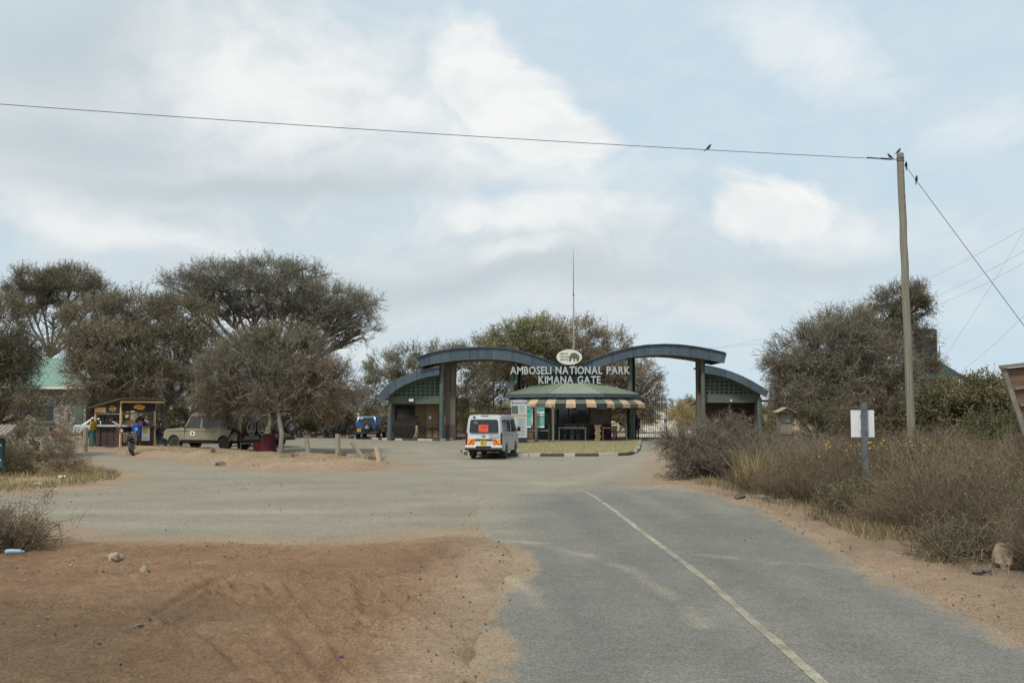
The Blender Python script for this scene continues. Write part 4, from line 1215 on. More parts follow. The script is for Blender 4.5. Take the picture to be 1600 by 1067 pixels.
def rearq(name, parent, x0, x1, z0, z1, yf, mat, th=0.012, rnd=0.05, eps=0.0, taper=0.0):
    """rounded panel on the rear plane; yf(z) gives the plane"""
    pts = []
    for cx, cz, a0 in ((x1 - rnd, z1 - rnd, 0), (x0 + rnd, z1 - rnd, 90), (x0 + rnd, z0 + rnd, 180), (x1 - rnd, z0 + rnd, 270)):
        for a in (0, 45, 90): pts.append((cx + rnd * math.cos(math.radians(a0 + a)), cz + rnd * math.sin(math.radians(a0 + a))))
    k = lambda x, z: x * (1 - taper * (z - z0) / max(z1 - z0, 1e-6))
    m = MB(); A = [Vector((k(x, z), yf(z) - eps, z)) for x, z in pts]; m.loft(A, [p + Vector((0, th, 0)) for p in A])
    return m.build(name, mat, parent)


def minibus():
    p = G(764, 716)
    root = thing('minibus', 'white and silver minibus with red rear window sticker driving to the gate', 'minibus', (WX(771, 47.6), 47.6, 0.0), -math.radians(9.5))
    B = Body(root, 0.845, 0.735, 1.15, 2.0)
    lower = [(-2.3, 0.42), (-2.34, 0.62), (-2.33, 1.15), (2.02, 1.15), (2.28, 0.95), (2.35, 0.7), (2.33, 0.38)] + arc_notch(1.42, 0.4, 0.33, 0.3) + [(0.98, 0.3), (-0.72, 0.3)] + arc_notch(-1.15, 0.4, 0.33, 0.3) + [(-1.6, 0.34)]
    upper = [(-2.33, 1.152), (-2.24, 1.84), (-2.16, 1.95), (-2.0, 2.0), (0.9, 2.0), (1.25, 1.95), (1.42, 1.88), (2.05, 1.152)]
    B.shell('body', lower, 'silver', 0.05)
    B.shell('cabin', upper, 'silver', 0.07)
    yf = lambda z: -2.355 + (0.0 if z < 1.15 else (z - 1.15) * 0.13)
    hatch = rearq('tailgate', root, -0.77, 0.77, 0.62, 1.93, yf, 'whitepaint', 0.03, 0.1, 0.012, 0.1)
    rearq('rear_window', hatch, -0.68, 0.68, 1.2, 1.8, yf, 'glass', 0.012, 0.08, 0.03, 0.07)
    st = rearq('red_sticker', root, -0.24, 0.2, 1.24, 1.56, yf, 'sticker', 0.006, 0.02, 0.038)
    m = MB()
    for k in range(4): m.box((0, 0, 0.1 - k * 0.06), (0.3 - 0.05 * (k % 2), 0.004, 0.02))
    o = m.build('sticker_print', 'red', st); o.location = (-0.02, yf(1.4) - 0.041, 1.38)
    rearq('sticker_patch', root, -0.48, -0.3, 1.6, 1.72, yf, 'metal', 0.004, 0.01, 0.036)
    rearq('rear_wiper', root, -0.5, -0.1, 1.22, 1.235, yf, 'plastic', 0.02, 0.006, 0.05)
    rearq('grey_patch', hatch, 0.24, 0.72, 0.98, 1.14, yf, 'silver', 0.004, 0.01, 0.016)
    rearq('badge', hatch, -0.09, 0.07, 1.02, 1.1, yf, 'rim', 0.006, 0.035, 0.018)
    rearq('handle_garnish', hatch, -0.42, 0.42, 0.86, 0.92, yf, 'plastic', 0.02, 0.02, 0.03)
    pl = rearq('number_plate', root, -0.16, 0.12, 0.64, 0.86, yf, 'plate', 0.01, 0.015, 0.03)
    m = MB(); rn = random.Random(2)
    for j in range(2):
        for i in range(4): m.box((-0.105 + i * 0.058, yf(0.7) - 0.033, 0.8 - j * 0.1), (0.012 + rn.random() * 0.02, 0.004, 0.062))
    m.build('plate_characters', 'plastic', pl)
    for sg in (-1, 1):
        lampx = sorted((sg * 0.765, sg * 0.842))
        rearq('tail_lamp', root, lampx[0], lampx[1], 0.66, 1.18, lambda z: -2.34, 'taillight', 0.2, 0.02, 0.01)
        a = rearq('reflector_board', root, min(sg * 0.42, sg * 0.74), max(sg * 0.42, sg * 0.74), 0.62, 0.92, yf, 'amber', 0.006, 0.01, 0.022)
        x0, x1 = (-0.74, -0.42) if sg < 0 else (0.42, 0.74)
        for k in range(2):
            m = MB()
            s0 = 0.0 + k * 0.17
            if sg < 0: q = [(x0 + s0, 0.62), (x0 + s0 + 0.085, 0.62), (min(x0 + s0 + 0.285, x1), 0.92), (x0 + s0 + 0.2 if x0 + s0 + 0.2 < x1 else x1, 0.92)]
            else: q = [(x1 - s0, 0.62), (x1 - s0 - 0.085, 0.62), (max(x1 - s0 - 0.285, x0), 0.92), (max(x1 - s0 - 0.2, x0), 0.92)]
            m.prism(q, yf(0.7) - 0.03, yf(0.7) - 0.0245, 'y'); m.build('red_stripe', 'red', a)
        # side glazing
        for y0, y1 in ((-2.12, -1.05), (-0.98, 0.02)):
            B.side('side_window', [(y0, 1.22), (y1, 1.22), (y1, 1.78), (y0 + 0.05, 1.78)], sg, 'glass')
        B.side('door_window', [(0.2, 1.2), (1.72, 1.2), (1.28, 1.78), (0.2, 1.78)], sg, 'glass')
        B.side('door_seam', [(0.1, 0.4), (0.118, 0.4), (0.118, 1.9), (0.1, 1.9)], sg, 'plastic', 0.004, 0.006)
        B.side('slide_rail', [(-2.1, 1.08), (0.0, 1.08), (0.0, 1.1), (-2.1, 1.1)], sg, 'plastic', 0.008, 0.01)
        B.side('door_handle', [(0.2, 1.02), (0.4, 1.02), (0.4, 1.07), (0.2, 1.07)], sg, 'plastic', 0.02, 0.02)
        m = MB(); m.box((sg * 1.0, 1.42, 1.3), (0.16, 0.1, 0.22)); m.bar((sg * 0.82, 1.5, 1.2), (sg * 0.95, 1.44, 1.26), 0.04); m.build('mirror', 'plastic', root, bevel=0.02)
        wheel(root, sg * 0.73, -1.15, 0.335, 0.2); wheel(root, sg * 0.73, 1.42, 0.335, 0.2)
        MB().box((sg * 0.72, -1.58, 0.3), (0.24, 0.015, 0.34)).build('mud_flap', 'plastic', root)
    m = MB(); m.box((0, -2.42, 0.47), (1.72, 0.18, 0.1)); m.build('bumper_step', 'plastic', root, bevel=0.03)
    m = MB(); m.box((0, -2.37, 0.565), (1.7, 0.14, 0.13)); m.build('bumper', 'whitepaint', root, bevel=0.04)
    m = MB(); m.box((0, -2.445, 0.56), (0.7, 0.02, 0.11)); m.build('bumper_insert', 'plastic', root)
    MB().box((0, -2.0, 0.42), (1.5, 0.5, 0.16)).build('underbody', 'plastic', root)
    MB().box((0, 0.1, 0.36), (1.45, 3.4, 0.12)).build('chassis', 'plastic', root)
    m = MB(); m.tube([(-0.5, -2.3, 0.3), (-0.5, -1.4, 0.3)], 0.035, 8); m.build('exhaust_pipe', 'iron', root)
    m = MB()
    for y in (-1.9, -1.2, -0.5, 0.2, 0.8): m.box((0, y, 2.09), (1.36, 0.04, 0.04))
    for x in (-0.68, 0.68): m.box((x, -0.55, 2.1), (0.045, 2.9, 0.045)); 
    for x in (-0.68, 0.68):
        for y in (-1.9, -0.5, 0.8): m.box((x, y, 2.03), (0.04, 0.04, 0.12))
    m.build('roof_rack', 'plastic', root)
    m = MB(); m.box((0, -2.14, 1.955), (0.34, 0.05, 0.035)); m.build('brake_lamp', 'plastic', root)
    m = MB(); m.box((-0.46, -2.24, 1.9), (0.1, 0.1, 0.08)); m.build('rear_camera', 'plastic', root)


minibus()


def safari_truck(label, loc, rz, spare, length=5.6, group=None):
    """long safari four-wheel drive: bonnet, tall cabin, two spare wheels on the rear"""
    root = thing('safari_vehicle', label, 'safari vehicle', loc, rz, group)
    L = length; r0 = -L / 2; f0 = L / 2
    B = Body(root, 0.88, 0.78, 1.18, 2.05)
    wf, wr = f0 - 0.85, r0 + 1.1
    R = 0.46
    lower = [(r0, 0.55), (r0 - 0.02, 1.18), (f0 - 1.35, 1.18), (f0 - 1.3, 1.22), (f0 - 0.25, 1.14), (f0 - 0.05, 1.02), (f0, 0.62)] + arc_notch(wf, R, 0.4, 0.55) + arc_notch(wr, R, 0.4, 0.55)
    B.shell('body', lower, 'olive', 0.05)
    upper = [(r0 - 0.02, 1.182), (r0 + 0.06, 1.98), (r0 + 0.2, 2.05), (f0 - 2.1, 2.05), (f0 - 1.9, 1.98), (f0 - 1.45, 1.182)]
    B.shell('cabin', upper, 'olive', 0.06)
    yf = lambda z: r0 - 0.03 + max(0, z - 1.18) * 0.1
    rearq('rear_window', root, -0.6, 0.6, 1.3, 1.85, yf, 'glass', 0.012, 0.06, 0.012)
    for sg in (-1, 1):
        for y0, y1 in ((r0 + 0.2, r0 + 1.5), (r0 + 1.6, f0 - 2.75)):
            w = B.side('side_window', [(y0, 1.26), (y1, 1.26), (y1, 1.88), (y0, 1.88)], sg, 'cleglass')
        B.side('door_window', [(f0 - 2.62, 1.24), (f0 - 1.62, 1.24), (f0 - 1.95, 1.88), (f0 - 2.62, 1.88)], sg, 'cleglass')
        B.side('door_seam', [(f0 - 2.7, 0.6), (f0 - 2.683, 0.6), (f0 - 2.683, 1.95), (f0 - 2.7, 1.95)], sg, 'plastic', 0.004, 0.006)
        B.side('door_seam', [(f0 - 1.55, 0.6), (f0 - 1.533, 0.6), (f0 - 1.533, 1.2), (f0 - 1.55, 1.2)], sg, 'plastic', 0.004, 0.006)
        B.side('waist_rib', [(r0 + 0.02, 1.06), (f0 - 0.3, 1.06), (f0 - 0.3, 1.1), (r0 + 0.02, 1.1)], sg, 'olive', 0.02, 0.03)
        dr = B.side('door_crest', [(f0 - 2.25, 0.78), (f0 - 1.95, 0.78), (f0 - 1.93, 1.04), (f0 - 2.27, 1.04)], sg, 'white', 0.008, 0.006)
        B.side('crest_stripe', [(f0 - 2.25, 0.77), (f0 - 1.95, 0.77), (f0 - 1.95, 0.81), (f0 - 2.25, 0.81)], sg, 'orange', 0.012, 0.004, dr)
        B.side('crest_mark', [(f0 - 2.15, 0.86), (f0 - 2.05, 0.86), (f0 - 2.03, 0.95), (f0 - 2.1, 1.0), (f0 - 2.17, 0.95)], sg, 'navy', 0.012, 0.004, dr)
        for yc in (wf, wr):
            m = MB(); q = [(yc + (R + 0.07) * math.cos(a), 0.4 + (R + 0.07) * math.sin(a)) for a in np.linspace(0.3, math.pi - 0.3, 10)]
            q2 = [(yc + (R - 0.01) * math.cos(a), 0.4 + (R - 0.01) * math.sin(a)) for a in np.linspace(0.3, math.pi - 0.3, 10)]
            m.loft([Vector((sg * 0.86, y, z)) for y, z in q + q2[::-1]], [Vector((sg * 0.96, y, z)) for y, z in q + q2[::-1]]); m.build('wheel_arch', 'olive', root)
            wheel(root, sg * 0.78, yc, 0.4, 0.25)
        m = MB(); m.box((sg * 0.9, (wf + wr) / 2, 0.47), (0.16, wf - wr - 1.1, 0.05)); m.build('side_step', 'plastic', root)
        m = MB(); m.box((sg * 1.02, f0 - 1.55, 1.36), (0.08, 0.12, 0.22)); m.bar((sg * 0.86, f0 - 1.5, 1.24), (sg * 1.0, f0 - 1.54, 1.28), 0.03); m.build('mirror', 'plastic', root)
        m = MB(); m.lathe([(0.1, 0), (0.09, 0.04), (0.02, 0.06)], (sg * 0.6, f0 - 0.03, 0.95), 12, 'y'); m.build('headlight', 'chrome', root)
        m = MB(); m.box((sg * 0.74, r0 - 0.05, 0.8), (0.14, 0.05, 0.24)); m.build('tail_lamp', 'taillight', root)
        # spare wheel on its own carrier
        sx = sg * 0.44; ys = r0 - 0.2
        m = MB(); rr = 0.4; w = 0.26
        m.lathe([(rr * 0.5, w / 2), (rr * 0.93, w / 2), (rr, w * 0.3), (rr, -w * 0.3), (rr * 0.93, -w / 2), (rr * 0.5, -w / 2)], (0, 0, 0), 24, 'y')
        sp = m.build('spare_wheel', 'rubber', root, smooth=True, autosm=35); sp.location = (sx, ys, 1.22)
        if spare == 'cover':
            MB().lathe([(rr * 0.9, -w / 2 - 0.012), (rr * 0.9, -w / 2 + 0.02)], (0, 0, 0), 24, 'y').build('cover', 'navy', sp)
            m = MB(); m.lathe([(rr * 0.9, 0), (rr * 0.9, 0.02), (rr * 0.82, 0.02), (rr * 0.82, 0), (rr * 0.9, 0)], (0, -w / 2 - 0.035, 0), 28, 'y', caps=False); m.build('cover_ring', 'letter', sp)
            yy = -w / 2 - 0.03
            for nm, c, d, mt in (('cover_print', (0, yy, 0.03), (0.24, 0.01, 0.09), 'cyan'), ('cover_print', (0, yy, -0.09), (0.6, 0.01, 0.045), 'orange'), ('cover_print', (0, yy, -0.17), (0.4, 0.01, 0.05), 'letter'), ('cover_print', (0, yy, 0.17), (0.22, 0.01, 0.06), 'orange'), ('cover_print', (0, yy, 0.24), (0.1, 0.01, 0.06), 'red')):
                MB().box(c, d).build(nm, mt, sp)
        else:
            m = MB(); m.lathe([(rr * 0.56, -w * 0.5), (rr * 0.52, -w * 0.4), (rr * 0.2, -w * 0.3), (rr * 0.16, -w * 0.42), (0.02, -w * 0.44)], (0, 0, 0), 20, 'y'); m.build('rim', 'chrome', sp, smooth=True, autosm=30)
            m = MB(); m.lathe([(0.05, -w * 0.5), (0.05, -w * 0.4)], (0, 0, 0), 10, 'y')
            for k in range(6):
                a = k * math.pi / 3; m.lathe([(0.022, -w * 0.42), (0.022, -w * 0.33)], (0.13 * math.cos(a), 0, 0.13 * math.sin(a)), 6, 'y')
            m.build('hub', 'plastic', sp)
        MB().bar((sg * 0.86, r0 - 0.05, 0.62), (sg * 0.44, r0 - 0.1, 1.22), 0.06).build('spare_carrier', 'plastic', root)
    m = MB(); m.box((0, r0 - 0.1, 0.52), (1.72, 0.2, 0.16)); m.build('rear_bumper', 'plastic', root, bevel=0.03)
    m = MB(); m.box((0, f0 + 0.06, 0.6), (1.7, 0.16, 0.18)); m.build('front_bumper', 'plastic', root, bevel=0.03)
    m = MB(); m.box((0, f0 - 0.01, 0.93), (0.9, 0.05, 0.2)); m.build('grille', 'plastic', root)
    m = MB(); m.box((0, 0, 0.47), (1.3, L - 0.9, 0.16)); m.build('chassis', 'plastic', root)
    A = [Vector((-0.68, f0 - 1.47 - 0.02, 1.26)), Vector((0.68, f0 - 1.49, 1.26)), Vector((0.62, f0 - 1.86, 1.92)), Vector((-0.62, f0 - 1.86, 1.92))]
    d = Vector((0, 0.03, 0.02)); MB().loft([p + d for p in A], [p + d * 1.4 for p in A]).build('windscreen', 'cleglass', root)
    m = MB(); m.tube([(0.84, f0 - 1.35, 1.1), (0.9, f0 - 1.42, 1.3), (0.88, f0 - 1.75, 2.05), (0.88, f0 - 1.7, 2.2)], 0.04, 8); m.build('snorkel', 'plastic', root)
    m = MB(); m.box((-0.5, f0 - 0.1, 1.5), (0.015, 0.015, 0.9)); m.build('aerial', 'plastic', root)
    return root


def place_vehicle(px_rear, py_rear, heading, length):
    """rear-centre ground point and heading (clockwise from +Y) to centre location and rz"""
    p = G(px_rear, py_rear); h = Vector((math.sin(heading), math.cos(heading), 0))
    return p + h * (length / 2), -heading


c, rz = place_vehicle(392, 704, math.radians(-66), 5.4)
safari_truck('dusty olive safari vehicle with printed covers on its two spare wheels', c, rz, 'cover', 5.4, 'olive safari vehicles')
c, rz = place_vehicle(440, 699, math.radians(-52), 5.0)
safari_truck('olive safari vehicle with bare spare tyres on silver rims', c, rz, 'bare', 5.0, 'olive safari vehicles')


def blue_suv():
    p = G(574, 686)
    root = thing('blue_car', 'blue and navy off-road car parked beside the green gatehouse', 'car', (p.x, p.y + 2.1, 0), -math.radians(3) - math.atan2(p.x, p.y) * 0)
    B = Body(root, 0.88, 0.7, 1.0, 1.72)
    wf, wr, R = 1.3, -1.25, 0.42
    lower = [(-2.05, 0.5), (-2.08, 1.0), (0.8, 1.0), (1.9, 0.92), (2.1, 0.8), (2.1, 0.5)] + arc_notch(wf, R, 0.37, 0.45) + arc_notch(wr, R, 0.37, 0.45)
    B.shell('body', lower, 'navy', 0.06)
    upper = [(-2.08, 1.002), (-1.9, 1.62), (-1.78, 1.72), (0.1, 1.72), (0.3, 1.68), (0.95, 1.002)]
    B.shell('cabin', upper, 'bluecar', 0.07)
    yf = lambda z: -2.1 + max(0, z - 1.0) * 0.29
    tg = rearq('tailgate', root, -0.7, 0.7, 0.72, 1.24, lambda z: -2.1 + max(0, z - 1.0) * 0.29, 'bluecar', 0.02, 0.06, 0.008)
    rearq('rear_window', root, -0.62, 0.62, 1.27, 1.62, yf, 'glass', 0.012, 0.06, 0.012, 0.1)
    rearq('window_sticker', root, -0.45, -0.28, 1.52, 1.6, yf, 'white', 0.004, 0.01, 0.02)
    MB().lathe([(0.2, 0.1), (0.32, 0.1), (0.35, 0.05), (0.35, -0.05), (0.32, -0.1), (0.2, -0.1)], (0.1, -2.22, 0.95), 22, 'y').build('spare_wheel', 'rubber', root, smooth=True, autosm=35)
    MB().lathe([(0.27, 0), (0.27, 0.03)], (0.1, -2.34, 0.95), 20, 'y').build('spare_cover', 'plastic', root)
    m = MB()
    for k, (w, z) in enumerate(((0.28, 0.95), (0.34, 0.89), (0.22, 0.83))): m.box((0.1, -2.345, z), (w, 0.006, 0.035))
    m.build('cover_print', 'letter', root)
    MB().box((0.1, -2.345, 1.06), (0.16, 0.006, 0.08)).build('cover_crest', 'sticker', root)
    pl = MB().box((-0.52, -2.13, 0.66), (0.3, 0.02, 0.2)).build('number_plate', 'plate', root)
    m = MB()
    for j in range(2):
        for i in range(4): m.box((-0.62 + i * 0.065, -2.143, 0.7 - j * 0.085), (0.02, 0.004, 0.055))
    m.build('plate_characters', 'plastic', pl)
    for sg in (-1, 1):
        B.side('side_window', [(-1.7, 1.08), (-0.7, 1.08), (-0.7, 1.6), (-1.6, 1.6)], sg, 'glass')
        B.side('door_window', [(-0.62, 1.08), (0.78, 1.08), (0.25, 1.6), (-0.62, 1.6)], sg, 'glass')
        m = MB(); m.box((sg * 1.0, 0.62, 1.12), (0.2, 0.1, 0.16)); m.build('mirror', 'plastic', root, bevel=0.02)
        m = MB(); m.box((sg * 0.8, -2.08, 0.85), (0.12, 0.06, 0.26)); m.build('tail_lamp', 'taillight', root)
        for yc in (wf, wr): wheel(root, sg * 0.78, yc, 0.37, 0.25)
    MB().box((0, -2.12, 0.48), (1.75, 0.2, 0.18)).build('rear_bumper', 'navy', root, bevel=0.03)
    MB().box((0, 2.12, 0.5), (1.75, 0.2, 0.2)).build('front_bumper', 'navy', root, bevel=0.03)
    MB().box((0, 0, 0.42), (1.3, 3.6, 0.14)).build('chassis', 'plastic', root)
    m = MB()
    for x in (-0.55, 0.55): m.bar((x, -1.6, 1.78), (x, 0.0, 1.78), 0.03); m.box((x, -1.5, 1.75), (0.03, 0.05, 0.06)); m.box((x, -0.1, 1.75), (0.03, 0.05, 0.06))
    m.build('roof_rail', 'metal', root)


blue_suv()


def white_car():
    p = G(113, 686)
    root = thing('white_car', 'white saloon car half hidden behind the snack kiosk and trees', 'car', (p.x + 2.2, p.y + 0.6, 0.05), math.radians(-68))
    B = Body(root, 0.86, 0.66, 0.98, 1.5)
    wf, wr, R = 1.35, -1.3, 0.37
    lower = [(-2.15, 0.42), (-2.2, 0.75), (-2.15, 1.0), (-1.4, 1.0), (1.0, 0.98), (2.0, 0.84), (2.15, 0.7), (2.15, 0.4)] + arc_notch(wf, R, 0.33, 0.32) + arc_notch(wr, R, 0.33, 0.32)
    B.shell('body', lower, 'whitepaint', 0.06)
    B.shell('cabin', [(-1.7, 0.99), (-1.05, 1.45), (-0.8, 1.5), (0.0, 1.5), (0.2, 1.46), (1.0, 0.98)], 'whitepaint', 0.06)
    for sg in (-1, 1):
        B.side('side_window', [(-1.35, 1.04), (-0.38, 1.04), (-0.38, 1.42), (-0.95, 1.42)], sg, 'glass')
        B.side('door_window', [(-0.32, 1.04), (0.82, 1.04), (0.12, 1.42), (-0.32, 1.42)], sg, 'glass')
        MB().box((sg * 0.7, -2.17, 0.82), (0.26, 0.06, 0.16)).build('tail_lamp', 'taillight', root)
        MB().box((sg * 0.66, 2.1, 0.72), (0.3, 0.06, 0.14)).build('headlight', 'chrome', root)
        MB().box((sg * 0.95, 0.75, 1.05), (0.16, 0.1, 0.13)).build('mirror', 'whitepaint', root)
        for yc in (wf, wr): wheel(root, sg * 0.76, yc, 0.32, 0.19)
    A = [Vector((-0.62, -1.66, 1.03)), Vector((0.62, -1.66, 1.03)), Vector((0.55, -1.1, 1.44)), Vector((-0.55, -1.1, 1.44))]
    d = Vector((0, -0.015, 0.02)); MB().loft([q + d for q in A], [q + d * 1.5 for q in A]).build('rear_window', 'glass', root)
    MB().box((0, -2.2, 0.5), (1.7, 0.14, 0.2)).build('rear_bumper', 'whitepaint', root, bevel=0.03)
    MB().box((0, -2.215, 0.82), (0.5, 0.02, 0.12)).build('number_plate', 'plate', root)


white_car()


def motorcycle(label, loc, rz, lean, tank='black'):
    root = thing('motorcycle', label, 'motorcycle', loc, rz, 'parked motorcycles')
    root.rotation_euler = (0, lean, rz)
    for y, nm in ((-0.66, 'rear_wheel'), (0.66, 'front_wheel')):
        m = MB(); r = 0.31; w = 0.1
        m.lathe([(r * 0.8, -w / 2), (r * 0.95, -w / 2), (r, 0), (r * 0.95, w / 2), (r * 0.8, w / 2), (r * 0.8, -w / 2)], (0, 0, 0), 22, 'x')
        t = m.build(nm, 'rubber', root, smooth=True, autosm=40); t.location = (0, y, r)
        m = MB(); m.lathe([(0.045, -0.06), (0.045, 0.06)], (0, 0, 0), 10, 'x')
        for k in range(8):
            a = k * math.pi / 4; m.bar((0, 0.04 * math.cos(a), 0.04 * math.sin(a)), (0, 0.25 * math.cos(a), 0.25 * math.sin(a)), 0.012)
        m.build('spokes', 'rim', t)
    m = MB(); m.tube([(0, 0.62, 0.98), (0, 0.4, 0.62), (0, -0.05, 0.42), (0, -0.3, 0.7), (0, 0.5, 0.78)], 0.025, 6); m.tube([(0, -0.3, 0.7), (0, -0.85, 0.74)], 0.025, 6)
    m.bar((0.06, -0.05, 0.4), (0.06, -0.66, 0.31), 0.03); m.bar((-0.06, -0.05, 0.4), (-0.06, -0.66, 0.31), 0.03); m.build('frame', 'iron', root)
    m = MB()
    for x in (-0.09, 0.09): m.tube([(x, 0.66, 0.31), (x, 0.48, 1.0)], 0.022, 6)
    m.build('fork', 'rim', root)
    m = MB(); m.tube([(-0.36, 0.3, 1.06), (-0.2, 0.44, 1.03), (0.2, 0.44, 1.03), (0.36, 0.3, 1.06)], 0.016, 6); m.build('handlebar', 'plastic', root)
    m = MB(); m.loft([Vector((x, y, 0.74)) for x, y in ((-0.08, 0.0), (0.08, 0.0), (0.1, 0.42), (-0.1, 0.42))], [Vector((x, y, z)) for x, y, z in ((-0.1, 0.02, 0.88), (0.1, 0.02, 0.88), (0.09, 0.4, 0.95), (-0.09, 0.4, 0.95))]); m.build('fuel_tank', tank, root, bevel=0.04)
    m = MB(); m.box((0, -0.33, 0.8), (0.24, 0.75, 0.09)); m.build('seat', 'plastic', root, bevel=0.03)
    m = MB(); m.box((0, 0.08, 0.5), (0.24, 0.36, 0.28)); m.build('engine', 'metal', root, bevel=0.03)
    m = MB(); m.tube([(0.13, 0.25, 0.45), (0.15, 0.0, 0.3), (0.15, -0.7, 0.4)], [0.025, 0.03, 0.045], 8); m.build('exhaust_pipe', 'rim', root)
    m = MB(); m.lathe([(0.09, 0), (0.085, 0.05), (0.03, 0.1)], (0, 0.55, 0.9), 12, 'y'); m.build('headlight', 'chrome', root)
    for sg in (-1, 1):
        m = MB(); m.bar((sg * 0.28, 0.38, 1.05), (sg * 0.33, 0.36, 1.2), 0.012); m.lathe([(0.065, 0), (0.065, 0.02)], (sg * 0.34, 0.35, 1.24), 10, 'y'); m.build('mirror', 'chrome', root)
    q = [(-0.66 + 0.36 * math.cos(a), 0.31 + 0.36 * math.sin(a)) for a in np.linspace(0.6, 2.6, 7)]
    q2 = [(-0.66 + 0.34 * math.cos(a), 0.31 + 0.34 * math.sin(a)) for a in np.linspace(0.6, 2.6, 7)]
    m = MB(); m.prism(q + q2[::-1], -0.07, 0.07, 'x'); m.build('rear_mudguard', 'plastic', root)
    q = [(0.66 + 0.36 * math.cos(a), 0.31 + 0.36 * math.sin(a)) for a in np.linspace(0.4, 2.4, 7)]
    q2 = [(0.66 + 0.34 * math.cos(a), 0.31 + 0.34 * math.sin(a)) for a in np.linspace(0.4, 2.4, 7)]
    m = MB(); m.prism(q + q2[::-1], -0.06, 0.06, 'x'); m.build('front_mudguard', 'plastic', root)
    m = MB(); m.box((0, -0.8, 0.86), (0.26, 0.34, 0.03)); m.build('luggage_rack', 'iron', root)
    MB().box((0, -1.0, 0.72), (0.08, 0.05, 0.06)).build('tail_lamp', 'taillight', root)
    m = MB(); m.bar((-0.1, 0.0, 0.3), (-0.26, -0.05, 0.02), 0.02); m.build('side_stand', 'iron', root)
    return root


p = G(196, 712.2)
mc = motorcycle('parked motorcycle with a jacket hung over it before the snack kiosk', (p.x, p.y + 0.8, 0.01), math.radians(25), math.radians(-6))
m = MB(); rn = random.Random(4)
for sx in (-1, 1):
    A = [Vector((sx * 0.03, y, 1.12)) for y in (0.1, 0.25, 0.42)] + [Vector((sx * 0.3, y + rn.uniform(-.03, .03), 1.1)) for y in (0.42, 0.25, 0.1)] + [Vector((sx * 0.34, y, 0.62 + rn.uniform(-.06, .06))) for y in (0.12, 0.28, 0.4)]
    m.loft([Vector((sx * 0.02, 0.08, 1.12)), Vector((sx * 0.3, 0.1, 1.13)), Vector((sx * 0.36, 0.12, 0.66)), Vector((sx * 0.16, 0.1, 0.6))], [Vector((sx * 0.02, 0.36, 1.12)), Vector((sx * 0.3, 0.34, 1.12)), Vector((sx * 0.33, 0.24, 0.64)), Vector((sx * 0.16, 0.22, 0.58))])
j = m.build('draped_jacket', pm('brown_jacket_cloth', (0.2, 0.16, 0.125), (0.14, 0.11, 0.09), 9, 0.95), None, bevel=0.04)
j.location = mc.location; j.rotation_euler = mc.rotation_euler
tag(j, 'brown jacket draped over the motorcycle handlebar', 'jacket')
p = G(514, 684)
motorcycle('motorcycle parked by the kerb beside the blue car', (p.x, p.y + 0.7, 0.04), math.radians(38), math.radians(-8))


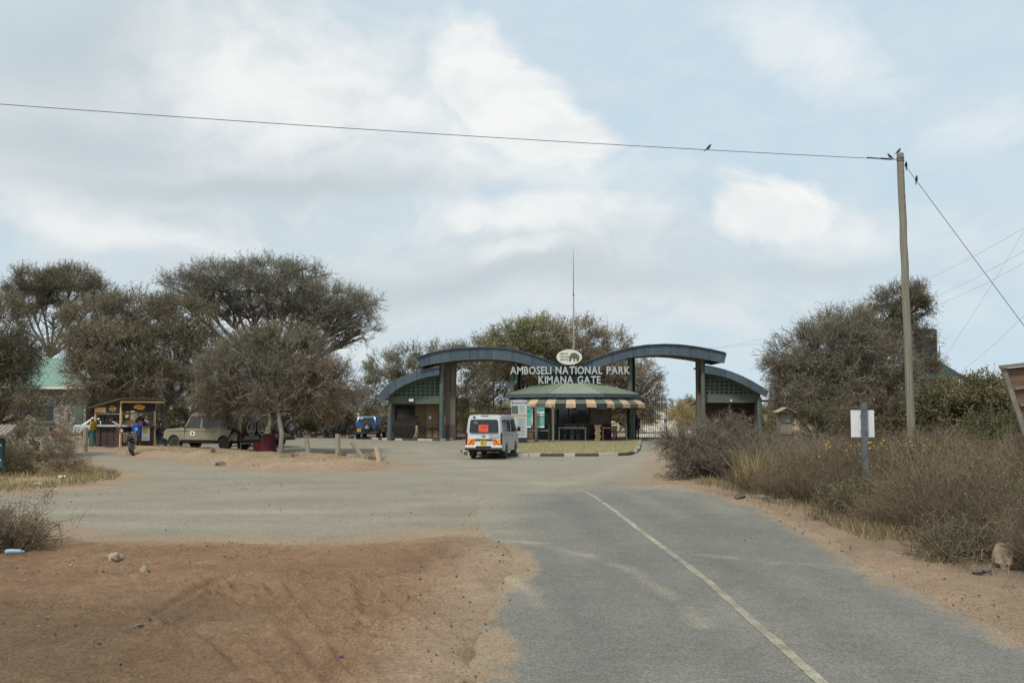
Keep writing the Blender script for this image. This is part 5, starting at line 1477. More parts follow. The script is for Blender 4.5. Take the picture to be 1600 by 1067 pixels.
# ------------------------------------------------------------------ snack kiosk
def snack_kiosk():
    c0 = G(187.5, 700); rz = math.radians(58); R = rotm(rz=rz); h = 1.22
    loc = c0 - R @ Vector((-h, -h, 0)); loc.z = 0.03
    root = thing('snack_kiosk', 'wooden snack kiosk with dark counter panels and black fascia signs', 'kiosk', loc, rz)
    for nm, c, d in (('front_counter', (0, -h + 0.03, 0.6), (2 * h - 0.12, 0.05, 1.12)), ('side_counter', (-h + 0.03, 0, 0.6), (0.05, 2 * h - 0.12, 1.12)), ('side_counter', (h - 0.03, 0, 0.6), (0.05, 2 * h - 0.12, 1.12)), ('rear_counter', (0, h - 0.03, 0.6), (2 * h - 0.12, 0.05, 1.12))):
        MB().box(c, d).build(nm, 'brownply', root)
    for x in (-0.6, 0.0, 0.6): MB().box((x, -h - 0.004, 0.6), (0.03, 0.02, 1.1)).build('panel_joint', 'plastic', root)
    for y in (-0.6, 0.0, 0.6): MB().box((-h - 0.004, y, 0.6), (0.02, 0.03, 1.1)).build('panel_joint', 'plastic', root)
    m = MB(); m.box((0, -h - 0.06, 1.2), (2 * h + 0.5, 0.4, 0.05)); m.build('counter_top', 'greywood', root)
    m = MB(); m.box((-h - 0.02, 0.2, 1.2), (0.36, 2 * h - 0.35, 0.05)); m.build('counter_top', 'greywood', root)
    zt = {(-1, -1): 2.62, (1, -1): 2.62, (-1, 1): 2.25, (1, 1): 2.25}
    for (sx, sy), z in zt.items():
        MB().box((sx * (h - 0.05), sy * (h - 0.05), z / 2 + 0.02), (0.11, 0.11, z)).build('corner_post', 'pine', root, bevel=0.01)
    # roof boards
    for i in range(7):
        x = -h - 0.3 + (i + 0.5) * (2 * h + 0.6) / 7
        sl = math.atan2(-0.42, 2 * h)
        MB().box((x, 0, 2.56), ((2 * h + 0.6) / 7 - 0.015, 2 * h + 0.75, 0.035), rx=sl).build('roof_board', 'greywood', root)
    MB().box((0, -h - 0.36, 2.64), (2 * h + 0.6, 0.03, 0.09)).build('roof_edge', 'pine', root)
    # fascia signs
    f = MB().box((0, -h - 0.02, 2.34), (2 * h - 0.1, 0.04, 0.42)).build('fascia_sign', 'black', root)
    f2 = MB().box((-h - 0.02, -0.5, 2.26), (0.04, 1.15, 0.4)).build('fascia_sign', 'black', root)
    MB().box((-h - 0.02, 0.65, 2.18), (0.03, 1.0, 0.28)).build('fascia_board', 'pine', root)
    for base, ax in ((f, 0), (f2, 1)):
        n = 20; ring = []
        for i in range(n):
            a = 2 * math.pi * i / n; ring.append(((0.42 if ax == 0 else 0.3) * math.cos(a), 0.15 * math.sin(a) + 0.02 * math.cos(3 * a)))
        for sc_, mt, e in ((1.0, 'orange' if ax == 0 else 'yellow', 0.045), (0.82, 'yellow' if ax == 0 else 'black', 0.052)):
            if ax == 0: A = [Vector((x * sc_, -h - e, 2.34 + z * sc_)) for x, z in ring]; d = Vector((0, 0.02, 0))
            else: A = [Vector((-h - e, -0.5 - x * sc_, 2.26 + z * sc_)) for x, z in ring]; d = Vector((0.02, 0, 0))
            MB().loft(A, [p + d for p in A]).build('logo', mt, base)
        # script-like strokes of the brand mark
        m = MB(); k = 0.26 if ax == 0 else 0.2; pts = []
        for i in range(30):
            t = i / 29; u = (t - 0.5) * 2 * k + 0.035 * math.sin(t * 34); v = 0.055 * math.sin(t * 34 + 1.2) * (1 - 0.4 * t)
            pts.append(Vector((u, -h - 0.058, 2.34 + v)) if ax == 0 else Vector((-h - 0.058, -0.5 - u, 2.26 + v)))
        m.tube(pts, 0.013, 4); m.build('logo_script', 'red' if ax == 0 else 'yellow', base)
    m = MB(); m.box((0, -h + 0.02, 1.98), (2 * h - 0.2, 0.06, 0.08)); m.build('beam', 'greywood', root)
    m = MB(); m.box((-h + 0.02, 0, 1.95), (0.06, 2 * h - 0.2, 0.08)); m.build('beam', 'greywood', root)
    ps = MB().box((0.5, -h - 0.03, 0.75), (0.56, 0.02, 0.8)).build('poster', 'white', root)
    MB().lathe([(0.17, 0), (0.17, 0.012)], (0.45, -h - 0.055, 0.92), 18, 'y').build('poster_disc', 'yellow', ps)
    m = MB(); m.box((0.5, -h - 0.045, 0.55), (0.36, 0.006, 0.05)); m.box((0.5, -h - 0.045, 0.46), (0.28, 0.006, 0.03)); m.build('poster_print', 'letter', ps)
    # shelf with goods inside
    sh = MB().box((0, h - 0.25, 1.5), (2 * h - 0.4, 0.35, 0.03)).build('shelf', 'pine', root)
    rn = random.Random(8)
    for i in range(9):
        x = -0.95 + i * 0.23
        MB().box((x, h - 0.25, 1.52 + 0.09), (0.13, 0.13, 0.16 + rn.random() * 0.05)).build('goods', rn.choice(['brownply', 'greywood', 'paleboard', 'dkteal', 'tan']), sh)
    MB().box((0, 0, 0.02), (2 * h, 2 * h, 0.04)).build('floor', 'greywood', root)
    return root, loc, rz


SK, SKL, SKR = snack_kiosk()


def sk_pt(x, y, z=0.0):
    return SKL + rotm(rz=SKR) @ Vector((x, y, z))


# ------------------------------------------------------------------ people
CLOTH = {}


def cloth(rgb):
    if rgb not in CLOTH: CLOTH[rgb] = pm('cloth_%d' % len(CLOTH), rgb, tuple(c * 0.75 for c in rgb), 6, 0.95, bump=0.3, bscale=18)
    return CLOTH[rgb]


STAND = dict(pelvis=(0, 0, .93), spine=(0, 0, 1.12), chest=(0, 0.01, 1.33), neck=(0, 0.0, 1.48), head=(0, -.02, 1.58), crown=(0, -.015, 1.68),
             shl=(.17, 0, 1.42), ell=(.22, .03, 1.14), wrl=(.22, -.06, .9), hdl=(.215, -.08, .82),
             shr=(-.17, 0, 1.42), elr=(-.22, .03, 1.14), wrr=(-.22, -.06, .9), hdr=(-.215, -.08, .82),
             hil=(.09, 0, .9), knl=(.1, -.02, .5), anl=(.1, .02, .09), tol=(.11, -.13, .04),
             hir=(-.09, 0, .9), knr=(-.1, -.02, .5), anr=(-.1, .02, .09), tor=(-.11, -.13, .04))
RAD = dict(pelvis=.145, spine=.13, chest=.15, neck=.06, head=.088, crown=.075, sh=.075, el=.047, wr=.034, hd=.036, hi=.095, kn=.06, an=.042, to=.038)
BONES = [('pelvis', 'spine'), ('spine', 'chest'), ('chest', 'neck'), ('neck', 'head'), ('head', 'crown')] + \
        [b for s in 'lr' for b in (('chest', 'sh' + s), ('sh' + s, 'el' + s), ('el' + s, 'wr' + s), ('wr' + s, 'hd' + s), ('pelvis', 'hi' + s), ('hi' + s, 'kn' + s), ('kn' + s, 'an' + s), ('an' + s, 'to' + s))]


def person(label, loc, rz, top, legs, pose=None, hair=(0.012, 0.01, 0.01), sleeves=True, long_legs=True, hat=None, shoes=(0.03, 0.025, 0.02), wrap=None, group=None, scale=1.0):
    J = dict(STAND); J.update(pose or {})
    face = J.pop('face', (0, -1, 0))
    names = list(J)
    me = bpy.data.meshes.new('person')
    me.from_pydata([J[n] for n in names], [(names.index(a), names.index(b)) for a, b in BONES], [])
    o = bpy.data.objects.new('person', me); COL.objects.link(o)
    md = o.modifiers.new('skin', 'SKIN'); md.use_smooth_shade = True
    sv = me.skin_vertices[0].data
    for i, n in enumerate(names):
        k = n[:2] if n[:2] in RAD and n not in RAD else n
        r = RAD[k]; sv[i].radius = (r, r * (0.78 if n in ('pelvis', 'spine', 'chest') else 1.0)); sv[i].use_root = (n == 'pelvis')
    o.modifiers.new('sub', 'SUBSURF').levels = 1
    o.modifiers['sub'].render_levels = 1
    dg = bpy.context.evaluated_depsgraph_get()
    me2 = bpy.data.meshes.new_from_object(o.evaluated_get(dg)); o.modifiers.clear()
    # fingers rooted in each palm
    extra = MB()
    for s in 'lr':
        h = Vector(J['hd' + s]); w = Vector(J['wr' + s]); d = (h - w).normalized(); sx = 1 if s == 'l' else -1
        side = d.cross(Vector((sx, 0, 0)))
        if side.length < 0.05: side = Vector((0, 1, 0))
        side.normalize(); inn = side.cross(d).normalized()
        for k, L in enumerate((0.06, 0.075, 0.07, 0.055)):
            b = h + side * (0.026 - k * 0.017); extra.tube([b, b + d * L * 0.6 + inn * 0.006, b + d * L + inn * 0.02], [0.0095, 0.009, 0.007], 5)
        b = h - d * 0.025 + side * 0.03; extra.tube([b, b + side * 0.025 + d * 0.03, b + side * 0.028 + d * 0.06], [0.011, 0.01, 0.008], 5)
    # nose, ears
    hd, cr, nk = Vector(J['head']), Vector(J['crown']), Vector(J['neck'])
    up = (cr - nk).normalized(); fw = Vector(face)
    fw = (fw - up * fw.dot(up)).normalized(); rt = fw.cross(up)
    extra.tube([hd + fw * 0.075 + up * 0.045, hd + fw * 0.105 + up * 0.005], [0.01, 0.017], 6)
    for sg in (-1, 1): extra.tube([hd + rt * sg * 0.08 + up * 0.045, hd + rt * sg * 0.095 - up * 0.005], [0.018, 0.012], 6)
    extra.tube([hd + fw * 0.082 - up * 0.035 - rt * 0.025, hd + fw * 0.088 - up * 0.035, hd + fw * 0.082 - up * 0.035 + rt * 0.025], 0.008, 5)
    nv = len(me2.vertices)
    V = [tuple(v.co) for v in me2.vertices] + extra.v
    Fc = [tuple(p.vertices) for p in me2.polygons] + [tuple(i + nv for i in f) for f in extra.f]
    m3 = bpy.data.meshes.new('person'); m3.from_pydata(V, [], Fc)
    for mm in (MT['skin'], cloth(top), cloth(legs), cloth(shoes)): m3.materials.append(mm)
    segs = []
    for a, b in BONES:
        k = b[:2]
        if b in ('head', 'crown') : mi = 0
        elif k in ('hd',): mi = 0
        elif k == 'wr': mi = 1 if sleeves else 0
        elif k in ('sh', 'el') or b in ('spine', 'chest', 'neck'): mi = 1
        elif k in ('hi', 'kn'): mi = 2
        elif k == 'an': mi = 2 if long_legs else 0
        else: mi = 3
        segs.append((Vector(J[a]), Vector(J[b]), mi))
    idx = []
    for p in m3.polygons:
        c = p.center; best = (9, 0)
        for a, b, mi in segs:
            e = b - a; t = max(0, min(1, (c - a).dot(e) / max(e.dot(e), 1e-9))); d = (c - a - e * t).length
            if d < best[0]: best = (d, mi)
        idx.append(best[1])
    m3.polygons.foreach_set('material_index', idx); m3.polygons.foreach_set('use_smooth', [True] * len(m3.polygons))
    o.data = m3; bpy.data.meshes.remove(me); bpy.data.meshes.remove(me2)
    o.location = loc; o.rotation_euler = (0, 0, rz); o.scale = (scale,) * 3
    tag(o, label, 'person', group)
    # hair or hat as a cap shell
    m = MB(); prof = []
    c = hd + up * 0.05; rr = 0.104 if not hat else 0.112
    rings = []
    for i in range(5):
        a = math.radians(-5 + i * 21); ring = []
        for k in range(12):
            t = 2 * math.pi * k / 12; ring.append(c + up * (rr * math.sin(a)) + (rt * math.cos(t) + fw * (math.sin(t) * 1.05 - 0.12)) * rr * math.cos(a))
        rings.append(ring)
    for i in range(4): m.add(rings[i] + rings[i + 1], [(k, (k + 1) % 12, 12 + (k + 1) % 12, 12 + k) for k in range(12)])
    m.add(rings[4], [tuple(range(12))])
    if hat == 'brim': m.loft([c + (rt * math.cos(2 * math.pi * k / 12) + fw * math.sin(2 * math.pi * k / 12)) * 0.17 for k in range(12)], [c + up * 0.015 + (rt * math.cos(2 * math.pi * k / 12) + fw * math.sin(2 * math.pi * k / 12)) * 0.17 for k in range(12)])
    m.build('cap' if hat else 'hair', cloth(hair), o, smooth=True)
    m = MB()
    for sg in (-1, 1): m.lathe([(0.004, -0.006), (0.011, 0), (0.004, 0.006)], hd + fw * 0.086 + up * 0.018 + rt * sg * 0.033, 6, 'y')
    m.build('eyes', MT['white'], o)
    if wrap:
        col, z0, z1, r0, r1 = wrap
        m = MB(); n = 16; rn = random.Random(3); A = []
        for j in range(5):
            t = j / 4; z = z0 + (z1 - z0) * t; r = r0 + (r1 - r0) * t
            px = Vector(J['spine']).lerp(Vector(J['pelvis']), 0.5)
            A.append([Vector((px.x + r * math.cos(2 * math.pi * k / n) * (1 + 0.06 * math.sin(k * 3.1 + j)), px.y + r * 0.72 * math.sin(2 * math.pi * k / n), z)) for k in range(n)])
        for i in range(4): m.add(A[i] + A[i + 1], [(k, (k + 1) % n, n + (k + 1) % n, n + k) for k in range(n)])
        m.build('wrap_cloth', cloth(col), o, smooth=True)
    return o


def zr(v, dz): return (v[0], v[1], v[2] + dz)


PHONE = dict(ell=(.2, -.02, 1.15), wrl=(.1, -.24, 1.2), hdl=(.06, -.3, 1.24), elr=(-.22, 0, 1.15), wrr=(-.12, -.22, 1.14), hdr=(-.06, -.27, 1.17))
WALK = dict(knl=(.1, -.12, .5), anl=(.1, .02, .12), tol=(.11, -.12, .06), knr=(-.1, .04, .5), anr=(-.1, .2, .1), tor=(-.11, .07, .04))
SIT = dict(pelvis=(0, 0.1, .52), spine=(0, 0.12, .72), chest=(0, 0.1, .94), neck=(0, 0.06, 1.1), head=(0, .03, 1.2), crown=(0, .03, 1.3), shl=(.17, .08, 1.03), ell=(.22, 0.02, .76), wrl=(.15, -.2, .66), hdl=(.13, -.28, .64),
           shr=(-.17, .08, 1.03), elr=(-.22, 0.02, .76), wrr=(-.15, -.2, .66), hdr=(-.13, -.28, .64), hil=(.09, 0.04, .5), knl=(.13, -.36, .52), anl=(.13, -.34, .1), tol=(.14, -.48, .05), hir=(-.09, 0.04, .5), knr=(-.13, -.36, .52), anr=(-.13, -.34, .1), tor=(-.14, -.48, .05))
BEND = dict(pelvis=(0, .08, .88), spine=(0, -.06, 1.02), chest=(0, -.24, 1.14), neck=(0, -.36, 1.2), head=(0, -.45, 1.2), crown=(0, -.53, 1.22), face=(0, -.4, -1), shl=(.17, -.28, 1.16), ell=(.22, -.36, .92), wrl=(.16, -.48, .74), hdl=(.14, -.52, .67),
            shr=(-.17, -.28, 1.16), elr=(-.22, -.36, .92), wrr=(-.16, -.48, .74), hdr=(-.14, -.52, .67), hil=(.09, .07, .86), hir=(-.09, .07, .86), knl=(.1, -.03, .48), knr=(-.1, .05, .48))

p = G(651, 687.5); person('person in dark top and khaki trousers holding a phone by the gatehouse door', (p.x, p.y, 0.04), math.radians(100), (0.03, 0.028, 0.03), (0.42, 0.34, 0.22), {**PHONE, **WALK}, group='people at the gate')
p = G(995.5, 688.6); person('person in dark jacket and trousers standing at the iron gate', (p.x, p.y, 0.1), math.radians(200), (0.018, 0.02, 0.026), (0.025, 0.03, 0.04), group='people at the gate')
p = G(978, 687.0); person('person in light blue shirt bending over beside the kiosk bench', (p.x, p.y, 0.1), math.radians(-75), (0.28, 0.52, 0.8), (0.02, 0.022, 0.03), BEND, scale=0.88, group='people at the gate')
p = G(537, 685); person('person in long dark coat and orange cap beside the blue car', (p.x, p.y, 0.05), math.radians(180), (0.015, 0.022, 0.022), (0.02, 0.022, 0.024), hair=(0.5, 0.16, 0.06), hat='cap', wrap=((0.018, 0.028, 0.028), 0.6, 1.25, 0.26, 0.2))
p = G(372, 705); person('person in dark clothes and grey boots bending under the thorn tree', (p.x, p.y, 0.05), math.radians(-80), (0.022, 0.022, 0.02), (0.025, 0.026, 0.026), BEND, hair=(0.05, 0.055, 0.03), hat='cap', shoes=(0.2, 0.18, 0.16))
q = sk_pt(-0.5, -1.7); person('person wrapped in blue cloth sitting at the snack kiosk counter', (q.x, q.y, 0.3), SKR + math.radians(150), (0.02, 0.09, 0.4), (0.03, 0.11, 0.45), SIT, long_legs=False, wrap=((0.02, 0.09, 0.34), 0.42, 1.04, 0.25, 0.19))
m = MB(); m.box((0, 0, 0.72), (0.36, 0.36, 0.05))
st = thing('bar_stool', 'wooden stool under the person wrapped in blue cloth', 'stool', (q.x - 0.02, q.y + 0.05, 0.02), SKR)
m.build('seat', 'greywood', st)
for sx in (-1, 1):
    for sy in (-1, 1): MB().box((sx * 0.14, sy * 0.14, 0.35), (0.04, 0.04, 0.7)).build('leg', 'greywood', st)
q = sk_pt(0.45, -0.75); person('person in pink patterned shirt behind the snack kiosk counter', (q.x, q.y, 0.08), SKR + math.radians(200), (0.6, 0.2, 0.33), (0.05, 0.05, 0.06))
q = sk_pt(0.86, -0.5); person('person in dark blue top behind the counter beside the pink shirt', (q.x, q.y, 0.08), SKR + math.radians(160), (0.02, 0.07, 0.16), (0.05, 0.05, 0.06), scale=0.95)
q = sk_pt(-1.75, 0.6); person('person in yellow top and teal skirt beside the snack kiosk', (q.x, q.y, 0.05), math.radians(250), (0.5, 0.28, 0.05), (0.02, 0.16, 0.17), wrap=((0.015, 0.14, 0.15), 0.1, 0.98, 0.24, 0.17), hair=(0.5, 0.5, 0.5), hat='cap')
q = sk_pt(1.7, -1.0); person('person in teal cloth sitting between kiosk and olive vehicle', (q.x, q.y, 0.02), SKR + math.radians(30), (0.02, 0.02, 0.022), (0.02, 0.13, 0.15), SIT, long_legs=True, scale=0.95)
m = MB(); q2 = sk_pt(1.68, -0.88)
stool = thing('low_stool', 'low wooden stool between the kiosk and the olive vehicle', 'stool', (q2.x, q2.y, 0.02), SKR)
MB().box((0, 0, 0.36), (0.4, 0.34, 0.06)).build('seat', 'greywood', stool)
for sx in (-1, 1):
    for sy in (-1, 1): MB().box((sx * 0.16, sy * 0.13, 0.17), (0.04, 0.04, 0.34)).build('leg', 'greywood', stool)
RECL = {k: (v[0], v[1] + max(0, (v[2] - 0.5)) * 0.75, v[2] * 0.86 + 0.05) for k, v in SIT.items()}
RECL.update(knl=(.12, -.4, .5), anl=(.12, -.78, .36), tol=(.12, -.86, .44), knr=(-.12, -.4, .5), anr=(-.12, -.78, .34), tor=(-.12, -.86, .42))
p = G(93, 702); person('person in dark red reclining on a chair by the stone building', (p.x, p.y, 0.03), math.radians(75), (0.14, 0.04, 0.03), (0.03, 0.03, 0.035), RECL)
ch = thing('reclining_chair', 'wooden folding chair under the reclining person', 'chair', (p.x, p.y, 0.04), math.radians(75))
m = MB(); m.box((0, -0.05, 0.36), (0.46, 0.46, 0.04)); m.build('seat', 'greywood', ch)
m = MB(); m.box((0, 0.38, 0.68), (0.46, 0.04, 0.8), rx=-0.62); m.build('backrest', 'greywood', ch)
for sx in (-1, 1):
    MB().bar((sx * 0.22, -0.25, 0.36), (sx * 0.22, 0.3, 0.0), 0.035).build('leg', 'greywood', ch); MB().bar((sx * 0.22, 0.15, 0.36), (sx * 0.22, -0.3, 0.0), 0.035).build('leg', 'greywood', ch)
p = G(50, 706); person('person in pale checked shirt sitting behind the dry roadside bush', (p.x, p.y, 0.02), math.radians(60), (0.5, 0.48, 0.5), (0.08, 0.08, 0.1), SIT)
s2 = thing('plank_bench', 'plank bench under the person in the checked shirt', 'bench', (p.x, p.y, 0.03), math.radians(60))
MB().box((0, 0.1, 0.38), (0.9, 0.3, 0.05)).build('seat', 'greywood', s2)
for sx in (-1, 1): MB().box((sx * 0.36, 0.1, 0.18), (0.06, 0.26, 0.36)).build('leg', 'greywood', s2)
# pale blue plastic stool
p = G(82, 706); s3 = thing('plastic_stool', 'pale blue plastic stool beside the reclining person', 'stool', (p.x, p.y, 0.04), 0.3)
MB().box((0, 0, 0.66), (0.62, 0.4, 0.04)).build('seat', 'cyan', s3, bevel=0.015)
for sx in (-1, 1):
    for sy in (-1, 1): MB().bar((sx * 0.26, sy * 0.15, 0.65), (sx * 0.31, sy * 0.2, 0.0), 0.045).build('leg', 'cyan', s3)

# maroon cloth over a chair, red crate, small table under the tree
p = G(419, 709); o = MB(); n = 14; rings = []
for z, rx, ry in ((0, .36, .3), (.3, .33, .27), (.62, .3, .2), (.84, .27, .1), (.88, .2, .05)):
    rings.append([Vector((rx * math.copysign(abs(math.cos(a)) ** .6, math.cos(a)) * (1 + .05 * math.sin(5 * a + z * 7)), ry * math.copysign(abs(math.sin(a)) ** .6, math.sin(a)), z)) for a in np.linspace(0, 2 * math.pi, n, endpoint=False)])
for i in range(4): o.add(rings[i] + rings[i + 1], [(k, (k + 1) % n, n + (k + 1) % n, n + k) for k in range(n)])
o.add(rings[4], [tuple(range(n))])
mc_ = o.build('draped_chair', 'maroon', smooth=True); mc_.location = (p.x, p.y, 0.1); mc_.rotation_euler = (0, 0, 0.3); mc_.scale = (1.15, 1.1, 1.05)
tag(mc_, 'chair fully draped in maroon cloth beside the thorn tree trunk', 'chair')
p = G(403, 707.5); cr = thing('plastic_crate', 'small red plastic crate beside the maroon draped chair', 'crate', (p.x, p.y, 0.12), 0.4)
for c, d in (((0, 0, .02), (.42, .3, .03)), ((0, .145, .2), (.42, .02, .36)), ((0, -.145, .2), (.42, .02, .36)), ((.2, 0, .2), (.02, .27, .36)), ((-.2, 0, .2), (.02, .27, .36))): MB().box(c, d).build('side', 'crate', cr)
MB().box((0, 0, .39), (.46, .34, .04)).build('rim', 'crate', cr)
p = G(386, 708); tb = thing('low_table', 'low wooden table under the thorn tree', 'table', (p.x, p.y, 0.12), 0.2)
MB().box((0, 0, .38), (.7, .4, .03)).build('table_top', 'greywood', tb)
for sx in (-1, 1):
    for sy in (-1, 1): MB().bar((sx * .3, sy * .15, .37), (sx * .34, sy * .18, 0), .025).build('leg', 'greywood', tb)

# ------------------------------------------------------------------ posts of the dirt island
for (x0, y0, x1, y1, mt, lab) in ((482, 713, 478.5, 684, 'postwood', 'weathered wooden post nearest the thorn tree trunk'), (528, 714.5, 527.5, 678, 'postwood', 'tall upright wooden post on the dirt island'),
                                  (570.5, 724, 550.5, 690.5, 'postwood', 'wooden post leaning steeply on the dirt island'), (593, 725, 587.5, 697, 'palewood', 'short pale wooden post at the tip of the dirt island')):
    a = G(x0, y0); b = W(x1, y1, a.y)
    m = MB(); r = 4.1 * a.y / F
    rn = random.Random(int(x0)); d = b - a
    m.tube([Vector((0, 0, -0.2)), d * 0.02, d * 0.35 + Vector((0.015, 0, 0)), d * 0.7, d], [r, r * 1.02, r * 0.98, r * 0.93, r * 0.9], 12)
    o = m.build('wooden_post', mt, smooth=True, autosm=50); o.location = a; tag(o, lab, 'post', 'wooden posts on the dirt island')
a = G(132.5, 706)
for x, y0, y1, nm in ((132.8, 706, 668, 'grey wooden fence post beside the white car'),):
    b = W(x, y1, a.y); m = MB(); m.tube([(0, 0, -0.1), (0, 0, b.z)], [0.13, 0.12], 10); o = m.build('wooden_post', 'postwood', smooth=True, autosm=50); o.location = G(x, y0); tag(o, nm, 'post')

# ------------------------------------------------------------------ information boards on the lawn
def info_boards():
    Y = 66.0
    def X(px): return WX(px, Y)
    x0, x1 = X(799), X(822.5)
    r = thing('notice_board', 'tall white printed notice board behind the minibus', 'notice board', ((x0 + x1) / 2, Y - 2.2, 0.1), math.radians(4))
    w = (x1 - x0); zt = WZ(625, Y - 2.2); zb = WZ(683.5, Y - 2.2)
    MB().box((0, 0, (zt + zb) / 2 - 0.1), (w, 0.06, zt - zb)).build('board', 'paleboard', r)
    MB().box((0, -0.034, zt - 0.28), (w * 0.7, 0.006, 0.05)).build('heading', 'metal', r)
    for sx in (-0.42, 0.42): MB().box((sx * w, -0.034, zt - 0.28), (0.07, 0.006, 0.12)).build('crest', 'plastic', r)
    MB().box((-w * 0.28, -0.034, zt - 0.72), (w * 0.4, 0.006, 0.5)).build('map_panel', 'green', r)
    MB().box((0, -0.034, zt - 1.08), (w * 0.94, 0.006, 0.13)).build('band', 'tan', r)
    MB().box((-w * 0.4, -0.034, zt - 1.6), (w * 0.12, 0.006, 0.8)).build('side_panel', 'green', r)
    m = MB(); rn = random.Random(6)
    for i in range(13): m.box((w * 0.12, -0.034, zt - 1.3 - i * 0.085), (w * rn.uniform(0.3, 0.55), 0.006, 0.018))
    for i in range(4): m.box((w * 0.2, -0.034, zt - 0.5 - i * 0.1), (w * rn.uniform(0.2, 0.4), 0.006, 0.018))
    m.build('printed_lines', 'metal', r)
    MB().box((0.0, 0, (zb) / 2 - 0.05), (w * 0.95, 0.05, zb)).build('foot_panel', 'dkgreen', r)
    for pa, pb, post, lab, hdr in ((822.8, 829.2, (820.8, 824.0, 835.0, 838.2), 'narrow teal poster between wooden posts beside the white notice board', False),
                              (838.6, 850.2, (836.6, 839.4, 852, 862), 'teal poster with dark animal silhouettes between grey wooden posts', True)):
        x0, x1 = X(pa), X(pb); cx = (x0 + x1) / 2
        yy = Y - (0.5 if hdr else 0.9)
        r = thing('poster_stand', lab, 'poster stand', (cx, yy, 0.1))
        zt, zb = WZ(637, yy), WZ(668.5, yy); w = x1 - x0
        b = MB().box((0, 0, (zt + zb) / 2 - 0.1), (w, 0.05, zt - zb)).build('poster', 'teal', r)
        H = zt - zb
        MB().box((0, -0.03, zb + 0.05 - 0.1 + 0.03), (w * 0.96, 0.008, 0.12)).build('footer', 'white', b)
        MB().box((0, -0.03, zt - 0.3), (w * 0.7, 0.008, 0.06)).build('heading', 'dkteal', b)
        if hdr:
            MB().box((0, -0.028, zt - 0.46), (w * 0.94, 0.006, 0.3)).build('picture', 'white', b)
            m = MB(); rn = random.Random(9)
            for x in (-0.36, -0.2, 0.02, 0.24, 0.36): m.box((x * w, -0.034, zt - 0.5), (w * 0.12, 0.004, 0.06)); m.box((x * w, -0.034, zt - 0.55), (w * 0.02, 0.004, 0.08))
            m.box((0.02 * w, -0.034, zt - 0.44), (w * 0.03, 0.004, 0.16)); m.build('animal_silhouette', 'plastic', b)
            MB().box((0, -0.03, zt - 0.66), (w * 0.8, 0.008, 0.05)).build('caption', 'sticker', b)
        m = MB()
        for i in range(8): m.box((0, -0.03, zt - 0.78 - i * 0.055), (w * (0.75 if i % 3 else 0.5), 0.006, 0.014))
        m.build('printed_lines', 'white', b)
        ps = [post[0], post[2]] if not hdr else [post[0], post[3]]
        for pp in ps:
            t = WZ(633.5, yy) - 0.1
            MB().box((X(pp + 1.6) - cx, 0.06, t / 2), (0.15, 0.12, t)).build('post', 'greywood', r)
        MB().box((0.1, 0.07, WZ(669, yy) - 0.25), (w + 0.35, 0.06, 0.08)).build('rail', 'greywood', r)
        MB().box((0.1, 0.07, WZ(636, yy) - 0.1), (w + 0.3, 0.06, 0.08)).build('rail', 'greywood', r)
        if not hdr: MB().box((0.0, 0.1, 0.62), (w + 0.3, 0.04, 0.95)).build('lower_panel', 'brownwall', r)
    # small orange-lettered sign by the column
    r = thing('small_sign', 'small dark red sign above the minibus roof', 'sign', (WX(792, 69), 69, WZ(648, 69)))
    MB().box((0, 0, 0.18), (0.42, 0.04, 0.34)).build('board', 'brownply', r)
    o = text_mesh('lettering', 'ALL', 0.2, 'sticker', 0.004, 0.004, r); o.location = (0, -0.026, 0.11); o.rotation_euler = (math.pi / 2, 0, 0)
    MB().box((0, 0.03, -0.9), (0.06, 0.04, 2.0)).build('post', 'iron', r)


info_boards()

# bollards, stone pillar, tables, chairs at the ticket kiosk
for px, lab in ((895, 'short grey bollard on the lawn before the dark kiosk window'), (959.5, 'short grey bollard on the lawn beside the kiosk bench')):
    p = G(px, 690.5); m = MB(); m.lathe([(0.075, 0), (0.075, 0.72), (0.06, 0.8), (0.02, 0.83)], (0, 0, 0), 12)
    o = m.build('bollard', 'metal', smooth=True, autosm=40); o.location = (p.x, p.y, 0.09); tag(o, lab, 'bollard', 'bollards on the lawn')
p = G(934, 691); sp = thing('stone_pillar', 'short tan stone pillar on the kiosk lawn', 'pillar', (p.x, p.y, 0.09))
for i in range(5):
    for j in range(2): MB().box(((-0.09 if j == 0 else 0.09) + (0.03 if i % 2 else -0.03), 0, 0.1 + i * 0.2), (0.165 + (0.02 if (i + j) % 2 else 0), 0.34, 0.185)).build('stone', pm('tan_block', (0.34, 0.25, 0.15), (0.22, 0.16, 0.1), 7, 0.95, bump=0.6) if (i + j) == 0 else bpy.data.materials['tan_block'], sp, bevel=0.02)
MB().box((0, 0, 1.03), (0.46, 0.42, 0.06)).build('cap_stone', 'stone', sp)


def table(label, px, Y, L, mat):
    x = WX(px, Y); t = thing('outdoor_table', label, 'table', (x, Y, 0.12))
    MB().box((0, 0, 0.86), (L, 0.55, 0.04)).build('table_top', mat, t)
    for sx in (-1, 1):
        for sy in (-1, 1): MB().box((sx * (L / 2 - 0.06), sy * 0.22, 0.42), (0.045, 0.045, 0.84)).build('leg', mat, t)


